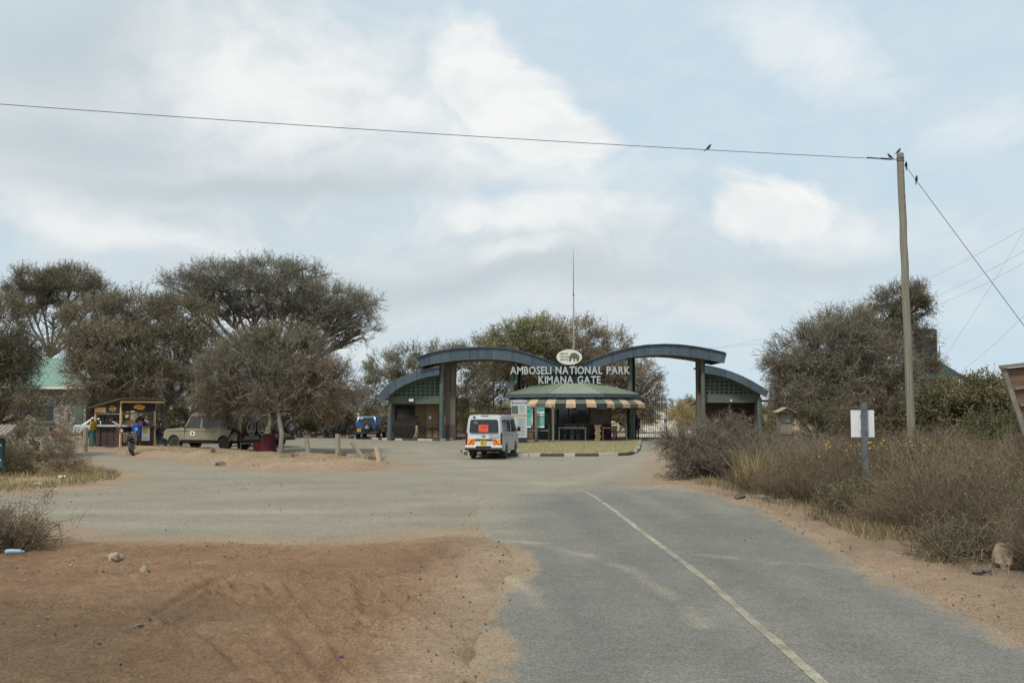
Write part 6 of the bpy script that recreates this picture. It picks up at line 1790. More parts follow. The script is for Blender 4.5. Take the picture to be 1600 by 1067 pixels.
table('dark outdoor table before the kiosk window', 894, 67.6, 1.9, 'greywood')
table('long outdoor table beside the tan kiosk wall', 960, 67.6, 1.7, 'greywood')
for i, px in enumerate((887, 897, 909)):
    Y = 68.1; t = thing('metal_chair', ['dark metal chair with rounded back, left of three at the kiosk window', 'dark metal chair with rounded back, middle of three at the kiosk window', 'dark metal chair with rounded back, right of three at the kiosk window'][i], 'chair', (WX(px, Y), Y, 0.12), math.pi, 'metal chairs at the kiosk')
    MB().box((0, 0, 0.46), (0.42, 0.42, 0.04)).build('seat', 'iron', t)
    for sx in (-1, 1):
        for sy in (-1, 1): MB().box((sx * 0.19, sy * 0.19, 0.23), (0.03, 0.03, 0.45)).build('leg', 'metal', t)
    m = MB(); m.tube([(-0.2, -0.2, 0.46), (-0.2, -0.22, 0.9), (-0.12, -0.23, 1.05), (0.12, -0.23, 1.05), (0.2, -0.22, 0.9), (0.2, -0.2, 0.46)], 0.02, 6); m.box((0, -0.225, 0.85), (0.38, 0.015, 0.2)); m.build('backrest', 'metal', t)
t = thing('bench', 'maroon slatted bench against the tan kiosk wall', 'bench', (WX(948, 69.0), 69.0, 0.12))
for i in range(3): MB().box((0, -0.15 + i * 0.15, 0.46), (1.5, 0.12, 0.03)).build('seat_slat', 'maroon', t)
for i in range(3): MB().box((0, 0.26, 0.62 + i * 0.14), (1.5, 0.03, 0.1)).build('back_slat', 'maroon', t)
for sx in (-1, 1): MB().box((sx * 0.65, 0.04, 0.24), (0.06, 0.46, 0.42)).build('leg', 'iron', t); MB().box((sx * 0.65, 0.29, 0.7), (0.05, 0.03, 0.5)).build('back_support', 'iron', t)

# ------------------------------------------------------------------ stone building with mint roof
def stone_building():
    Y = 82.0; x0, x1 = -52.0, WX(136, Y); ze = WZ(604, Y); zr_ = WZ(561, Y + 4)
    root = thing('stone_building', 'rubble stone building with mint green metal roof and green frames', 'building', ((x0 + x1) / 2, Y, 0.05))
    base = root.location
    wins = [(WX(60, Y), WX(86, Y)), (WX(20, Y), WX(43, Y)), (WX(-22, Y), WX(2, Y))]
    z0, z1 = WZ(658.5, Y), WZ(634, Y)
    wins = sorted(wins); xs = [x0] + [v for w in wins for v in w] + [x1]
    m = MB()
    for i in range(0, len(xs), 2): m.box(((xs[i] + xs[i + 1]) / 2, Y, ze / 2), (xs[i + 1] - xs[i], 0.4, ze))
    for a, b in wins: m.box(((a + b) / 2, Y, z0 / 2), (b - a, 0.4, z0)); m.box(((a + b) / 2, Y, (z1 + ze) / 2), (b - a, 0.4, ze - z1))
    m.build('front_wall', 'rubble', root, base)
    MB().box((x1 - 0.2, Y + 4.2, ze / 2), (0.4, 8, ze)).build('end_wall', 'rubble', root, base)
    MB().box(((x0 + x1) / 2, Y + 8, ze / 2), (x1 - x0 - 0.4, 0.4, ze)).build('rear_wall', 'rubble', root, base)
    for a, b in wins:
        m = MB(); t = 0.08
        for c, d in ((((a + b) / 2, Y - 0.1, z1 - t / 2), (b - a, 0.1, t)), (((a + b) / 2, Y - 0.1, z0 + t / 2), (b - a, 0.1, t)), ((a + t / 2, Y - 0.1, (z0 + z1) / 2), (t, 0.1, z1 - z0 - 2 * t)), ((b - t / 2, Y - 0.1, (z0 + z1) / 2), (t, 0.1, z1 - z0 - 2 * t)), (((a + b) / 2, Y - 0.1, (z0 + z1) / 2), (t * 0.8, 0.1, z1 - z0 - 2 * t))): m.box(c, d)
        w = m.build('window', 'green', root, base)
        for c in (-1, 1): MB().box(((a + b) / 2 + c * (b - a) / 4, Y - 0.08, (z0 + z1) / 2), ((b - a) / 2 - t, 0.01, z1 - z0 - 2 * t)).build('pane', 'glass', w, base)
        MB().box(((a + b) / 2, Y - 0.26, z0 - 0.06), (b - a + 0.2, 0.2, 0.12)).build('sill', 'green', w, base)
    xd0, xd1 = WX(119, Y), WX(131, Y)
    d = MB().box(((xd0 + xd1) / 2, Y - 0.22, 1.3), (xd1 - xd0, 0.06, 2.6)).build('door', 'green', root, base)
    MB().box((xd0 + 0.1, Y - 0.27, 1.1), (0.04, 0.05, 0.14)).build('handle', 'iron', d, base)
    # roof: two slopes of ribbed sheet
    Ye = Y - 0.9
    for s, ya, yb in ((0, Ye, Y + 4), (1, Y + 8.9, Y + 4)):
        A = [Vector((x0 - .5, ya, ze - 0.05)), Vector((x1 + .6, ya, ze - 0.05)), Vector((x1 + .6, yb, zr_)), Vector((x0 - .5, yb, zr_))]
        m = MB(); m.loft(A, [p + Vector((0, 0, 0.05)) for p in A]); sl = m.build('roof_slope', 'mint', root, base)
        if s == 0:
            m = MB(); n = 70
            for i in range(n):
                x = A[0].x + (A[1].x - A[0].x) * (i + 0.5) / n; m.bar((x, ya, ze + 0.02), (x, yb, zr_ + 0.07), 0.05, 0.04)
            r = m.build('roof_rib_row', 'mint', sl, base); r['kind'] = 'stuff'
    MB().box(((x0 + x1) / 2, Ye, ze - 0.12), (x1 - x0 + 1.1, 0.06, 0.18)).build('eave_board', 'cream', root, base)


stone_building()

# ------------------------------------------------------------------ sign post, tilted plank sign, little roofed notice box, edge sign
def small_signs():
    Y = 23.2; x = WX(1350, Y); 
    r = thing('road_sign', 'blank white back of a road sign on a grey channel post', 'road sign', (x, Y, 0.0))
    zt = WZ(629.5, Y); m = MB(); m.box((0, -0.03, zt / 2 - 0.1), (0.13, 0.012, zt + 0.2)); m.box((-0.06, 0.005, zt / 2 - 0.1), (0.012, 0.06, zt + 0.2)); m.box((0.06, 0.005, zt / 2 - 0.1), (0.012, 0.06, zt + 0.2)); m.build('post', 'metal', r)
    zc = (WZ(641, Y) + WZ(683, Y)) / 2; w = 36.5 * Y / F; h = 42 * Y / F
    b = MB().box((-0.02, 0.06, zc), (w, 0.012, h)).build('sign_plate', 'white', r, bevel=0.004)
    for dz in (-0.18, 0.18): MB().box((0, 0.03, zc + dz), (0.16, 0.02, 0.04)).build('clamp', 'metal', r)
    # tilted plank sign at the picture edge
    Y = 21.0
    def P(px, py): return W(px, py, Y)
    a, bb, c2 = P(1566.5, 577), P(1600, 571.2), P(1604, 690)
    base = Vector((a.x + 1.4, Y, 0.0))
    r = thing('plank_sign', 'brown plank signboard with slanted pale edge seen from behind', 'sign board', base)
    slope = (a.z - c2.z) / (c2.x - a.x)
    edge = lambda z: a.x + (a.z - z) / slope
    rise = (bb.z - a.z) / (bb.x - a.x)
    Wd = 2.9
    zs = [a.z + 0.02, WZ(608, Y), WZ(634, Y), WZ(661, Y), WZ(688, Y)]
    for i in range(4):
        zt_, zb_ = zs[i] - 0.004, zs[i + 1] + 0.012
        xr = a.x + Wd
        A = [Vector((edge(zt_) + 0.07, Y, zt_)), Vector((xr - (edge(zt_) - a.x) - 0.07, Y, zt_ + 0.3)), Vector((xr - (edge(zb_) - a.x) - 0.07, Y, zb_ + 0.3)), Vector((edge(zb_) + 0.07, Y, zb_))]
        MB().loft(A, [p + Vector((0, 0.05, 0)) for p in A]).build('plank', 'signwood', r, base)
        MB().bar(Vector((edge(zb_) + 0.1, Y - 0.04, zb_ - 0.0)), Vector((xr - (edge(zb_) - a.x) - 0.1, Y - 0.04, zb_ + 0.3)), 0.05, 0.05).build('batten', 'trimwood', r, base)
    for s, x_ in ((1, a.x), (-1, a.x + Wd)):
        t = Vector((x_, Y - 0.02, a.z + 0.03)); e = Vector((x_ + s * (a.z - zs[-1] + 0.1) / slope, Y - 0.02, zs[-1] - 0.07))
        MB().bar(t, e, 0.06, 0.1).build('edge_trim', 'trimwood', r, base)
    MB().bar(Vector((a.x - 0.05, Y - 0.02, a.z + 0.05)), Vector((a.x + Wd + 0.05, Y - 0.02, a.z + 0.38)), 0.16, 0.07).build('top_trim', 'trimwood', r, base)
    for dx in (0.9, Wd - 0.9): MB().box((a.x + dx, Y + 0.12, 1.4), (0.12, 0.12, 2.9)).build('post', 'trimwood', r, base)
    # roofed notice box in the thicket
    Y = 44.0; x = WX(1225.5, Y)
    r = thing('roofed_notice_box', 'small board on a post with a pitched wooden roof', 'notice box', (x, Y, 0.0), math.radians(8))
    zt = WZ(645, Y); zb = WZ(678, Y)
    MB().box((0, 0, (zt + zb) / 2 + 0.27), (0.5, 0.14, (zt - zb) * 0.46)).build('upper_panel', 'trimwood', r)
    MB().box((0.02, -0.02, (zt + zb) / 2 - 0.25), (0.52, 0.14, (zt - zb) * 0.46)).build('lower_panel', 'trimwood', r)
    MB().box((-0.3, 0, (zt + zb) / 2 - 0.02), (0.1, 0.12, zt - zb)).build('side_post', 'greywood', r)
    for s in (-1, 1): MB().box((s * 0.2, 0, zt + 0.13), (0.52, 0.6, 0.035), ry=s * 0.42).build('roof_board', pm('roof_wood', (0.36, 0.27, 0.2), (0.25, 0.18, 0.13), 4, 0.85) if s < 0 else bpy.data.materials['roof_wood'], r)
    MB().prism([(-0.36, zt), (0.36, zt), (0, zt + 0.2)], -0.22, 0.22, 'y').build('gable', 'greywood', r)
    MB().box((-0.05, 0, zb / 2), (0.14, 0.14, zb)).build('post', 'brownply', r)
    # teal sign with a bit of corrugated roof at the picture edge
    Y = 33.0; x = WX(-9, Y)
    r = thing('roofed_sign', 'teal lettered sign under a small corrugated roof beside the dry bush', 'sign', (x, Y, 0.02))
    zt = WZ(684, Y); zb = WZ(731, Y)
    b = MB().box((0, 0, (zt + zb) / 2), (0.66, 0.05, zt - zb)).build('board', 'dkteal', r)
    for i, t in enumerate(('A', 'S', 'FOR')):
        o = text_mesh('lettering', t, 0.26, 'white', 0.004, 0.006, b, 'RIGHT'); o.location = (0.3 - 0.04 * (i % 2), -0.032, zt - 0.28 - i * 0.24); o.rotation_euler = (math.pi / 2, -0.25, 0)
    for i in range(9):
        xx = -0.56 + i * 0.14
        MB().tube([(xx, -0.42, zt + 0.04), (xx, 0.3, zt + 0.36)], 0.075, 8).build('roof_sheet_wave', 'trimwood', r)
    for sx in (-1, 1): MB().box((sx * 0.36, 0.02, zt / 2), (0.06, 0.06, zt + 0.1)).build('post', 'iron', r)


small_signs()

# ------------------------------------------------------------------ power pole, wires, birds
PY = 37.0
ptop = W(1406.5, 240, PY); pb = G(1427, 734.5)


def pole():
    b = Vector((W(1426, 720, PY).x, PY, 0.0)); t = Vector((ptop.x, PY, ptop.z))
    root = thing('power_pole', 'tall weathered wooden power pole standing in the thicket', 'power pole', b)
    m = MB(); rn = random.Random(1); n = 14
    pts = [Vector((0, 0, -0.3))] + [(t - b) * (i / n) + Vector((rn.uniform(-.012, .012), rn.uniform(-.012, .012), 0)) for i in range(n + 1)]
    m.tube(pts, [0.155] + [0.155 - 0.028 * i / n for i in range(n + 1)], 18); m.build('shaft', 'polewood', root, smooth=True, autosm=50)
    d = (t - b)
    for f in (0.976, 0.984):
        c = d * f; m = MB(); m.lathe([(0.138, -0.018), (0.146, 0), (0.138, 0.018)], c, 16); m.build('wire_binding', 'cable', root)
    for f in (0.9, 0.94, 0.86, 0.83):
        c = d * f + Vector((0.06, -0.12, 0)); MB().box(c, (0.025, 0.05, 0.05)).build('bolt', 'iron', root)
    return b, t


PB, PT = pole()


def wire(name, label, a, b, sag, r, cat='wire', n=40):
    a, b = Vector(a), Vector(b); m = MB()
    pts = [a.lerp(b, i / n) + Vector((0, 0, -sag * 4 * (i / n) * (1 - i / n))) - a for i in range(n + 1)]
    m.tube(pts, r, 6); o = m.build(name, 'cable', smooth=True); o.location = a
    tag(o, label, cat); return lambda t: a.lerp(b, t) + Vector((0, 0, -sag * 4 * t * (1 - t)))


A = PB + (PT - PB) * 0.98 + Vector((-0.14, 0, 0))
Bq = W(0, 163, 30.2); far = A + (Bq - A) * 1.9 + Vector((0, 0, 0.66))
wf_ = wire('power_line', 'single dark power line crossing the whole sky to the pole top', far, A, 0.35, 0.011)
# insulator at the pole end
m = MB(); d = (far - A).normalized(); m.tube([A + d * 0.15, A + d * 0.3, A + d * 0.62, A + d * 0.75, A + d * 1.25], [0.018, 0.035, 0.035, 0.02, 0.018], 8)
o = m.build('strain_insulator', 'cable', off=A); o.location = A; tag(o, 'dark strain insulator on the power line beside the pole top', 'insulator')
gA = PB + (PT - PB) * 0.965 + Vector((0.14, 0, 0)); gB = W(1770, 728, PY - 1.0); gB.z = 0
wg = wire('guy_wire', 'guy wire slanting down from the pole top past the thicket', gA, gB, 0.0, 0.011)
for (x0, y0, x1, y1, Y0, Y1, lab) in ((1432, 443, 1640, 332, 90, 60, 'upper of the thin grey wires beside the wooden power pole'), (1452, 467, 1640, 368, 90, 60, 'middle of the thin grey wires beside the wooden power pole'), (1455, 480, 1640, 388, 90, 60, 'lowest of the thin grey wires beside the wooden power pole'),
                                     (1477, 556, 1625, 318, 84, 70, 'thin steep wire rising from beside the water tank'), (1502, 580, 1640, 452, 80, 60, 'thin wire rising from the dark green roof'),
                                     (1050, 552, 1250, 516, 100, 96, 'upper faint wire beyond the gate arch'), (1060, 546, 1250, 527, 101, 97, 'lower faint wire beyond the gate arch')):
    wire('overhead_wire', lab, W(x0, y0, Y0), W(x1, y1, Y1), 0.25, 0.007)


def bird(label, p, rz, tilt=0.5):
    root = thing('perched_bird', label, 'bird', p, rz, 'birds at the power pole')
    root.rotation_euler = (tilt - 0.5, 0, rz)
    m = MB()
    # body axis rises to the head: local +y forward
    pts = [(0, -0.12, 0.0), (0, -0.07, 0.035), (0, -0.02, 0.075), (0, 0.02, 0.115), (0, 0.035, 0.15), (0, 0.05, 0.175), (0, 0.06, 0.195)]
    m.tube(pts, [0.012, 0.03, 0.046, 0.044, 0.03, 0.028, 0.012], 10); m.build('body', 'bird', root, smooth=True)
    MB().box((0, -0.15, -0.02), (0.035, 0.11, 0.012), rx=0.7).build('tail', 'bird', root)
    MB().tube([(0, 0.07, 0.18), (0, 0.105, 0.172)], [0.01, 0.002], 6).build('beak', 'iron', root)
    for s in (-1, 1):
        m = MB(); m.loft([Vector((s * 0.04, -0.1, 0.02)), Vector((s * 0.046, -0.03, 0.06)), Vector((s * 0.04, 0.02, 0.12)), Vector((s * 0.045, -0.04, 0.1))], [Vector((s * 0.03, -0.1, 0.02)), Vector((s * 0.03, -0.03, 0.06)), Vector((s * 0.025, 0.02, 0.12)), Vector((s * 0.03, -0.04, 0.1))]); m.build('wing', 'bird', root)
        MB().tube([(s * 0.015, 0.0, 0.06), (s * 0.015, 0.005, 0.0)], 0.005, 5).build('leg', 'iron', root)


def on_wire(f, px):
    best = min((abs(CX + F * q.x / (q.y * math.cos(PITCH) + (q.z - EYE) * math.sin(PITCH)) - px), t) for t in np.linspace(0, 1, 2000) for q in (f(t),))
    return f(best[1])


bird('small dark bird alone on the power line', on_wire(wf_, 1107.5) + Vector((0, 0, 0.012)), math.radians(-110))
bird('small dark bird on the power line next to the pole', on_wire(wf_, 1390) + Vector((0, 0, 0.03)), math.radians(70))
bird('small dark bird on the very top of the pole', Vector((PT.x - 0.05, PT.y, PT.z + 0.005)), math.radians(-90))
bird('small dark bird highest on the guy wire', on_wire(wg, 1416) + Vector((0, 0, 0.01)), math.radians(160), 0.75)
bird('small dark bird lower on the guy wire', on_wire(wg, 1432.5) + Vector((0, 0, 0.01)), math.radians(170), 0.75)

# lamp post far behind the gate
Y = 95.0; p = W(771, 640, Y); lp = thing('lamp_post', 'thin lamp post showing above the green tree behind the gate', 'lamp post', (p.x, Y, 0))
zt = WZ(509, Y); MB().tube([(0, 0, 0), (0, 0, zt)], [0.08, 0.05], 8).build('pole', 'iron', lp)
MB().box((0.0, 0, zt + 0.03), (0.7, 0.2, 0.08)).build('lamp_head', 'iron', lp)

# water tank, dark green roof, antenna behind the thicket
def tank_house():
    Y = 78.0; cx = WX(1449, Y); r = 17 * Y / F; zb, zt = WZ(572, Y), WZ(516, Y)
    root = thing('water_tank', 'black ribbed plastic water tank above the thicket', 'water tank', (cx, Y, 0))
    prof = [(r * 0.96, zb)]; n = 16
    for i in range(n):
        z = zb + (zt - zb) * i / n; dz = (zt - zb) / n
        prof += [(r * 0.97, z + dz * 0.1), (r, z + dz * 0.3), (r, z + dz * 0.7), (r * 0.97, z + dz * 0.9)]
    prof += [(r * 0.9, zt + 0.06), (r * 0.3, zt + 0.14), (r * 0.28, zt + 0.2)]
    MB().lathe(prof, (0, 0, 0), 32).build('tank_body', 'tank', root, smooth=True, autosm=30)
    MB().box((0, -r * 1.0 - 0.01, zt - 0.55), (0.55, 0.02, 0.14)).build('label_band', 'yellow', root)
    m = MB(); m.box((0, 0, zb - 0.1), (r * 2.2, r * 2.2, 0.16)); m.build('platform', 'iron', root)
    for sx in (-1, 1):
        for sy in (-1, 1): MB().box((sx * r * 0.9, sy * r * 0.9, zb / 2 - 0.05), (0.15, 0.15, zb - 0.1)).build('leg', 'iron', root)
    Y = 74.0
    a, b = W(1442, 564, Y + 3), W(1512, 592, Y); z0 = WZ(610, Y)
    c = W(1470, 640, Y)
    root = thing('green_roofed_house', 'low house with dark green hipped roof behind the thicket', 'house', (c.x, Y + 3, 0))
    base = root.location; ze = WZ(592, Y); zr2 = WZ(565, Y + 3)
    xl, xr = WX(1395, Y), WX(1512, Y); ym = Y + 3.5
    e = [Vector((xl, Y, ze)), Vector((xr, Y, ze)), Vector((xr, Y + 7, ze)), Vector((xl, Y + 7, ze))]
    r1, r2 = Vector((xl + 3.2, ym, zr2)), Vector((WX(1470, ym), ym, zr2))
    m = MB(); m.add(e + [r1, r2], [(0, 1, 5, 4), (1, 2, 5), (2, 3, 4, 5), (3, 0, 4), (3, 2, 1, 0)]); rf = m.build('roof', 'roofdark', root, base)
    m = MB()
    for i in range(20):
        t = (i + .5) / 20; p = e[0].lerp(e[1], t); q = r1.lerp(r2, t); m.bar(p + Vector((0, 0, .03)), q + Vector((0, 0, .03)), 0.05, 0.04)
    m.build('roof_rib_row', 'roofdark', rf, base)['kind'] = 'stuff'
    MB().bar(e[1], r2, 0.14, 0.08).build('hip_cap', 'roofdark', root, base)
    MB().box(((xl + xr) / 2, ym, ze / 2), (xr - xl - 0.8, 6.2, ze)).build('wall', 'brownwall', root, base)
    Y = 82.0; p = W(1469, 570, Y); zt = WZ(541, Y)
    an = thing('antenna', 'small antenna mast beside the black water tank', 'antenna', (p.x, Y, 0))
    MB().tube([(0, 0, 0), (0, 0, zt)], [0.05, 0.03], 6).build('mast', 'iron', an)
    for z in (zt, zt - 0.6, zt - 1.15): MB().box((0.1, 0, z), (0.55, 0.03, 0.03)).build('antenna_element', 'iron', an)


tank_house()


# ------------------------------------------------------------------ stones and litter
def rock(label, px, py, w, h, mat, seed, z=0.0):
    p = G(px, py); s = p.y / F; rn = np.random.default_rng(seed)
    import bmesh
    bm = bmesh.new(); bmesh.ops.create_icosphere(bm, subdivisions=3, radius=1.0)
    ph = rn.random((6, 3)) * 6 - 3
    for v in bm.verts:
        n = v.co.normalized(); k = 1.0
        for f in ph: k += 0.1 * math.sin(n.dot(Vector(f)) * 2.2 + f[0])
        k += 0.05 * math.sin(n.x * 11 + n.z * 9 + seed)
        v.co = n * k
        if v.co.z < -0.35: v.co.z = -0.35
        v.co.x *= w * s / 2; v.co.y *= w * s / 2 * 0.8; v.co.z *= h * s / 1.5
    me = bpy.data.meshes.new('rock'); bm.to_mesh(me); bm.free(); me.materials.append(MT[mat])
    o = bpy.data.objects.new('rock', me); COL.objects.link(o); o.location = (p.x, p.y, float(ground_height(np.array([p.x]), np.array([p.y]))[0][0]) + h * s * 0.2)
    o.rotation_euler = (0, 0, seed); tag(o, label, 'rock')


rock('pale brown rock on the dirt before the dry twig bush', 180, 879, 23, 14, 'stone', 1)
rock('smaller pale rock nearer on the red dirt', 226, 896, 15, 12, 'stone', 2)
rock('dark round stone at the tip of the grassy verge', 173, 744, 13, 9, 'darkstone', 3)
rock('large beige rock at the foot of the roadside weeds', 1573, 893, 42, 42, 'stone', 4)
rock('dark stone on the dirt island before the olive vehicle', 333, 711, 10, 8, 'darkstone', 5)
rock('dark stone at the foot of the tall wooden post', 534, 716, 11, 7, 'darkstone', 6)
rock('dark stone lying at the edge of the asphalt verge', 1156, 779, 18, 9, 'darkstone', 7)
rock('flat dark stone beside the bending person', 345, 727, 22, 6, 'darkstone', 8)
rock('dark flat stone under the dry weeds at the road verge', 1535, 905, 30, 10, 'darkstone', 9)
rock('reddish clod lying near the pale rocks', 112, 889, 9, 6, 'stone', 10)
rock('dry clod in the middle of the tyre tracks', 532, 903, 8, 5, 'stone', 11)
rock('dark clod low on the red dirt', 220, 986, 12, 7, 'darkstone', 12)


def litter(name, label, px, py, size, mat, seed):
    p = G(px, py); rn = random.Random(seed); n = 5; V = []
    for i in range(n):
        for j in range(n): V.append(Vector(((i / (n - 1) - .5) * size * (1 + rn.uniform(-.2, .2)), (j / (n - 1) - .5) * size * 0.7, rn.uniform(0, size * 0.35))))
    Fc = [(i * n + j, (i + 1) * n + j, (i + 1) * n + j + 1, i * n + j + 1) for i in range(n - 1) for j in range(n - 1)]
    o = MB().add(V, Fc).build(name, mat); md = o.modifiers.new('solid', 'SOLIDIFY'); md.thickness = 0.006
    o.location = (p.x, p.y, float(ground_height(np.array([p.x]), np.array([p.y]))[0][0]) + 0.02); tag(o, label, 'litter')


litter('plastic_bag', 'crumpled blue plastic bag at the foot of the roadside weeds', 1197, 783, 0.22, 'litter', 1)
litter('purple_wrapper', 'small purple wrapper on the red dirt tyre tracks', 533, 1026, 0.045, 'purple', 3)
litter('white_paper', 'scrap of white paper on the straw verge', 58, 760, 0.22, 'whitelitter', 4)
litter('white_bag', 'white plastic scrap in the grass of the verge', 97, 749, 0.2, 'whitelitter', 5)
p = G(24, 874)
bt = thing('plastic_bottle', 'crushed pale blue plastic bottle under the dry twig bush', 'bottle', (p.x, p.y, 0.12))
bt.rotation_euler = (0, 0, 0.15); bt.scale = (0.75, 0.75, 0.75)
MB().tube([(-0.2, 0, 0), (-0.18, 0, 0), (-0.05, 0, 0.01), (0.08, 0, 0), (0.13, 0, 0)], [0.04, 0.055, 0.05, 0.05, 0.022], 12).build('bottle_body', 'litter', bt, smooth=True)
MB().tube([(0.13, 0, 0), (0.17, 0, 0)], 0.024, 10).build('cap', 'cyan', bt)


# ------------------------------------------------------------------ vegetation
def unit(rng, n):
    v = rng.normal(size=(n, 3)); return v / np.linalg.norm(v, axis=1, keepdims=True)


def nrm(v): return v / np.maximum(np.linalg.norm(v, axis=-1, keepdims=True), 1e-9)


class Veg:
    """collects ribbons (twigs) and small leaf faces of one crown"""
    def __init__(s, seed): s.rng = np.random.default_rng(seed); s.V, s.Q, s.C, s.n = [], [], [], 0

    def _push(s, V, Q, C):
        s.V.append(V); s.Q.append(Q + s.n); s.C.append(C); s.n += len(V)

    def ribbons(s, P, Wd, col):
        N, S, _ = P.shape
        t = nrm(P[:, -1] - P[:, 0]); side = nrm(np.cross(t, unit(s.rng, N)))
        h = side[:, None, :] * Wd[..., None] / 2
        V = np.stack([P - h, P + h], 2).reshape(-1, 3)
        i = (np.arange(N)[:, None] * S + np.arange(S - 1)[None]).reshape(-1) * 2
        Q = np.stack([i, i + 1, i + 3, i + 2], 1)
        C = np.repeat(col, S * 2, axis=0)
        s._push(V, Q, C)

    def leaves(s, P, size, col, up=0.0, aspect=0.5):
        n = len(P); u = unit(s.rng, n); w = unit(s.rng, n) + np.array((0, 0, up)); v = nrm(np.cross(u, w))
        a = u * size[:, None]; b = v * size[:, None] * aspect
        V = np.stack([P - a, P - b, P + a, P + b], 1).reshape(-1, 3)
        Q = np.arange(n * 4).reshape(n, 4)
        s._push(V, Q, np.repeat(col, 4, axis=0))

    def cols(s, n, pal, jit=0.18):
        pal = np.array(pal); c = pal[s.rng.integers(0, len(pal), n)]
        return np.clip(c * (1 + s.rng.normal(size=(n, 1)) * jit), 0.004, 1)

    def walk(s, P0, d, L, S, wig):
        P = [P0]; d = d.copy(); st = (L / (S - 1))[:, None]
        for k in range(S - 1):
            d = nrm(d + unit(s.rng, len(P0)) * wig); P.append(P[-1] + d * st)
        return np.stack(P, 1)

    def clump(s, c, r, n, Lm=0.9, wm=0.03, nside=7, Ls=0.35, ws=0.016, nleaf=12, leaf=0.05, twig=((.17, .14, .11),), green=((.1, .1, .05),),
              flat=False, droop=0.0, zdir=1.0, shell=0.55, outer=0.8, wig=0.35, rough=0.22, bottom=-1.0, up=0.15, per=14):
        rng = s.rng; c = np.array(c); r = np.array(r)
        nc = max(3, n // per); ci = rng.integers(0, nc, n); u = nrm(unit(rng, nc)[ci] + rng.normal(size=(n, 3)) * 0.13)
        tint = (1 + rng.normal(size=nc) * 0.2).clip(0.55, 1.6)[ci]
        if flat: u[:, 2] = np.abs(u[:, 2]) * rng.choice([1, 1, 1, -0.35], n)
        keep = u[:, 2] > bottom; u = u[keep]; ci = ci[keep]; tint = tint[keep]; n = len(u)
        ph = rng.random((5, 3)) * 8 - 4
        k = 1 + rough * np.mean([np.sin(u @ f * 1.3 + f[0] * 3) for f in ph], axis=0) * 2.2
        f = (shell + (outer - shell) * (0.6 * rng.random(nc)[ci] + 0.4 * rng.random(n)) ** 0.7) * k
        P0 = c + u * r * f[:, None]
        d = nrm(u / r * r.mean() * 0.9 + unit(rng, n) * 0.75 + np.array((0, 0, up - droop)))
        d[:, 2] *= zdir; d = nrm(d)
        L = Lm * (0.55 + 0.9 * rng.random(n))
        P = s.walk(P0, d, L, 4, wig)
        tc = s.cols(n, twig) * tint[:, None]
        s.ribbons(P, np.outer(wm * (0.6 + 0.8 * rng.random(n)), np.array((1.0, 0.8, 0.6, 0.3))), tc)
        # side twigs
        m = n * nside; pi = np.repeat(np.arange(n), nside); t = rng.random(m) * 0.9 + 0.1
        x = t * 3; k0 = np.minimum(x.astype(int), 2); fr = (x - k0)[:, None]
        S0 = P[pi, k0] * (1 - fr) + P[pi, k0 + 1] * fr
        sd = nrm(nrm(P[pi, k0 + 1] - P[pi, k0]) * 0.6 + unit(rng, m) + np.array((0, 0, 0.1 - droop)))
        SP = s.walk(S0, sd, Ls * (0.4 + rng.random(m)), 3, 0.35)
        s.ribbons(SP, np.outer(ws * (0.6 + 0.8 * rng.random(m)), np.array((1, 0.8, 0.4))), s.cols(m, twig)[np.arange(m)])
        if nleaf:
            q = n * nleaf; li = rng.integers(0, m, q); tt = rng.random((q, 1)) * 2; k1 = np.minimum(tt.astype(int), 1)[:, 0]
            LP = SP[li, k1] + (SP[li, k1 + 1] - SP[li, k1]) * (tt - k1[:, None]) + rng.normal(size=(q, 3)) * leaf * 0.5
            s.leaves(LP, leaf * (0.6 + 0.8 * rng.random(q)), s.cols(q, green, 0.18) * tint[pi[li]][:, None], up=1.1)

    def obj(s, name, parent=None, off=None, mat='veg'):
        V = np.concatenate(s.V); Q = np.concatenate(s.Q); C = np.concatenate(s.C)
        if off is not None: V = V - np.array(off)
        return npmesh(name, V, Q, mat, C, parent)


BROWN = ((.2, .165, .125), (.16, .13, .1), (.25, .21, .165), (.13, .105, .08))
GREYB = ((.23, .21, .175), (.29, .265, .22), (.18, .165, .135))
PALE = ((.3, .26, .2), (.24, .2, .155), (.36, .31, .245))
OLIVE = ((.16, .165, .09), (.19, .19, .105), (.135, .145, .075), (.21, .2, .12))
OLIVEB = ((.22, .212, .12), (.255, .242, .135), (.185, .186, .1), (.275, .255, .15))
GREEN = ((.34, .37, .17), (.38, .4, .19), (.28, .32, .14), (.42, .42, .22))
DKOLIVE = ((.07, .085, .04), (.09, .1, .048), (.055, .07, .035))
LCOUNT = [0]


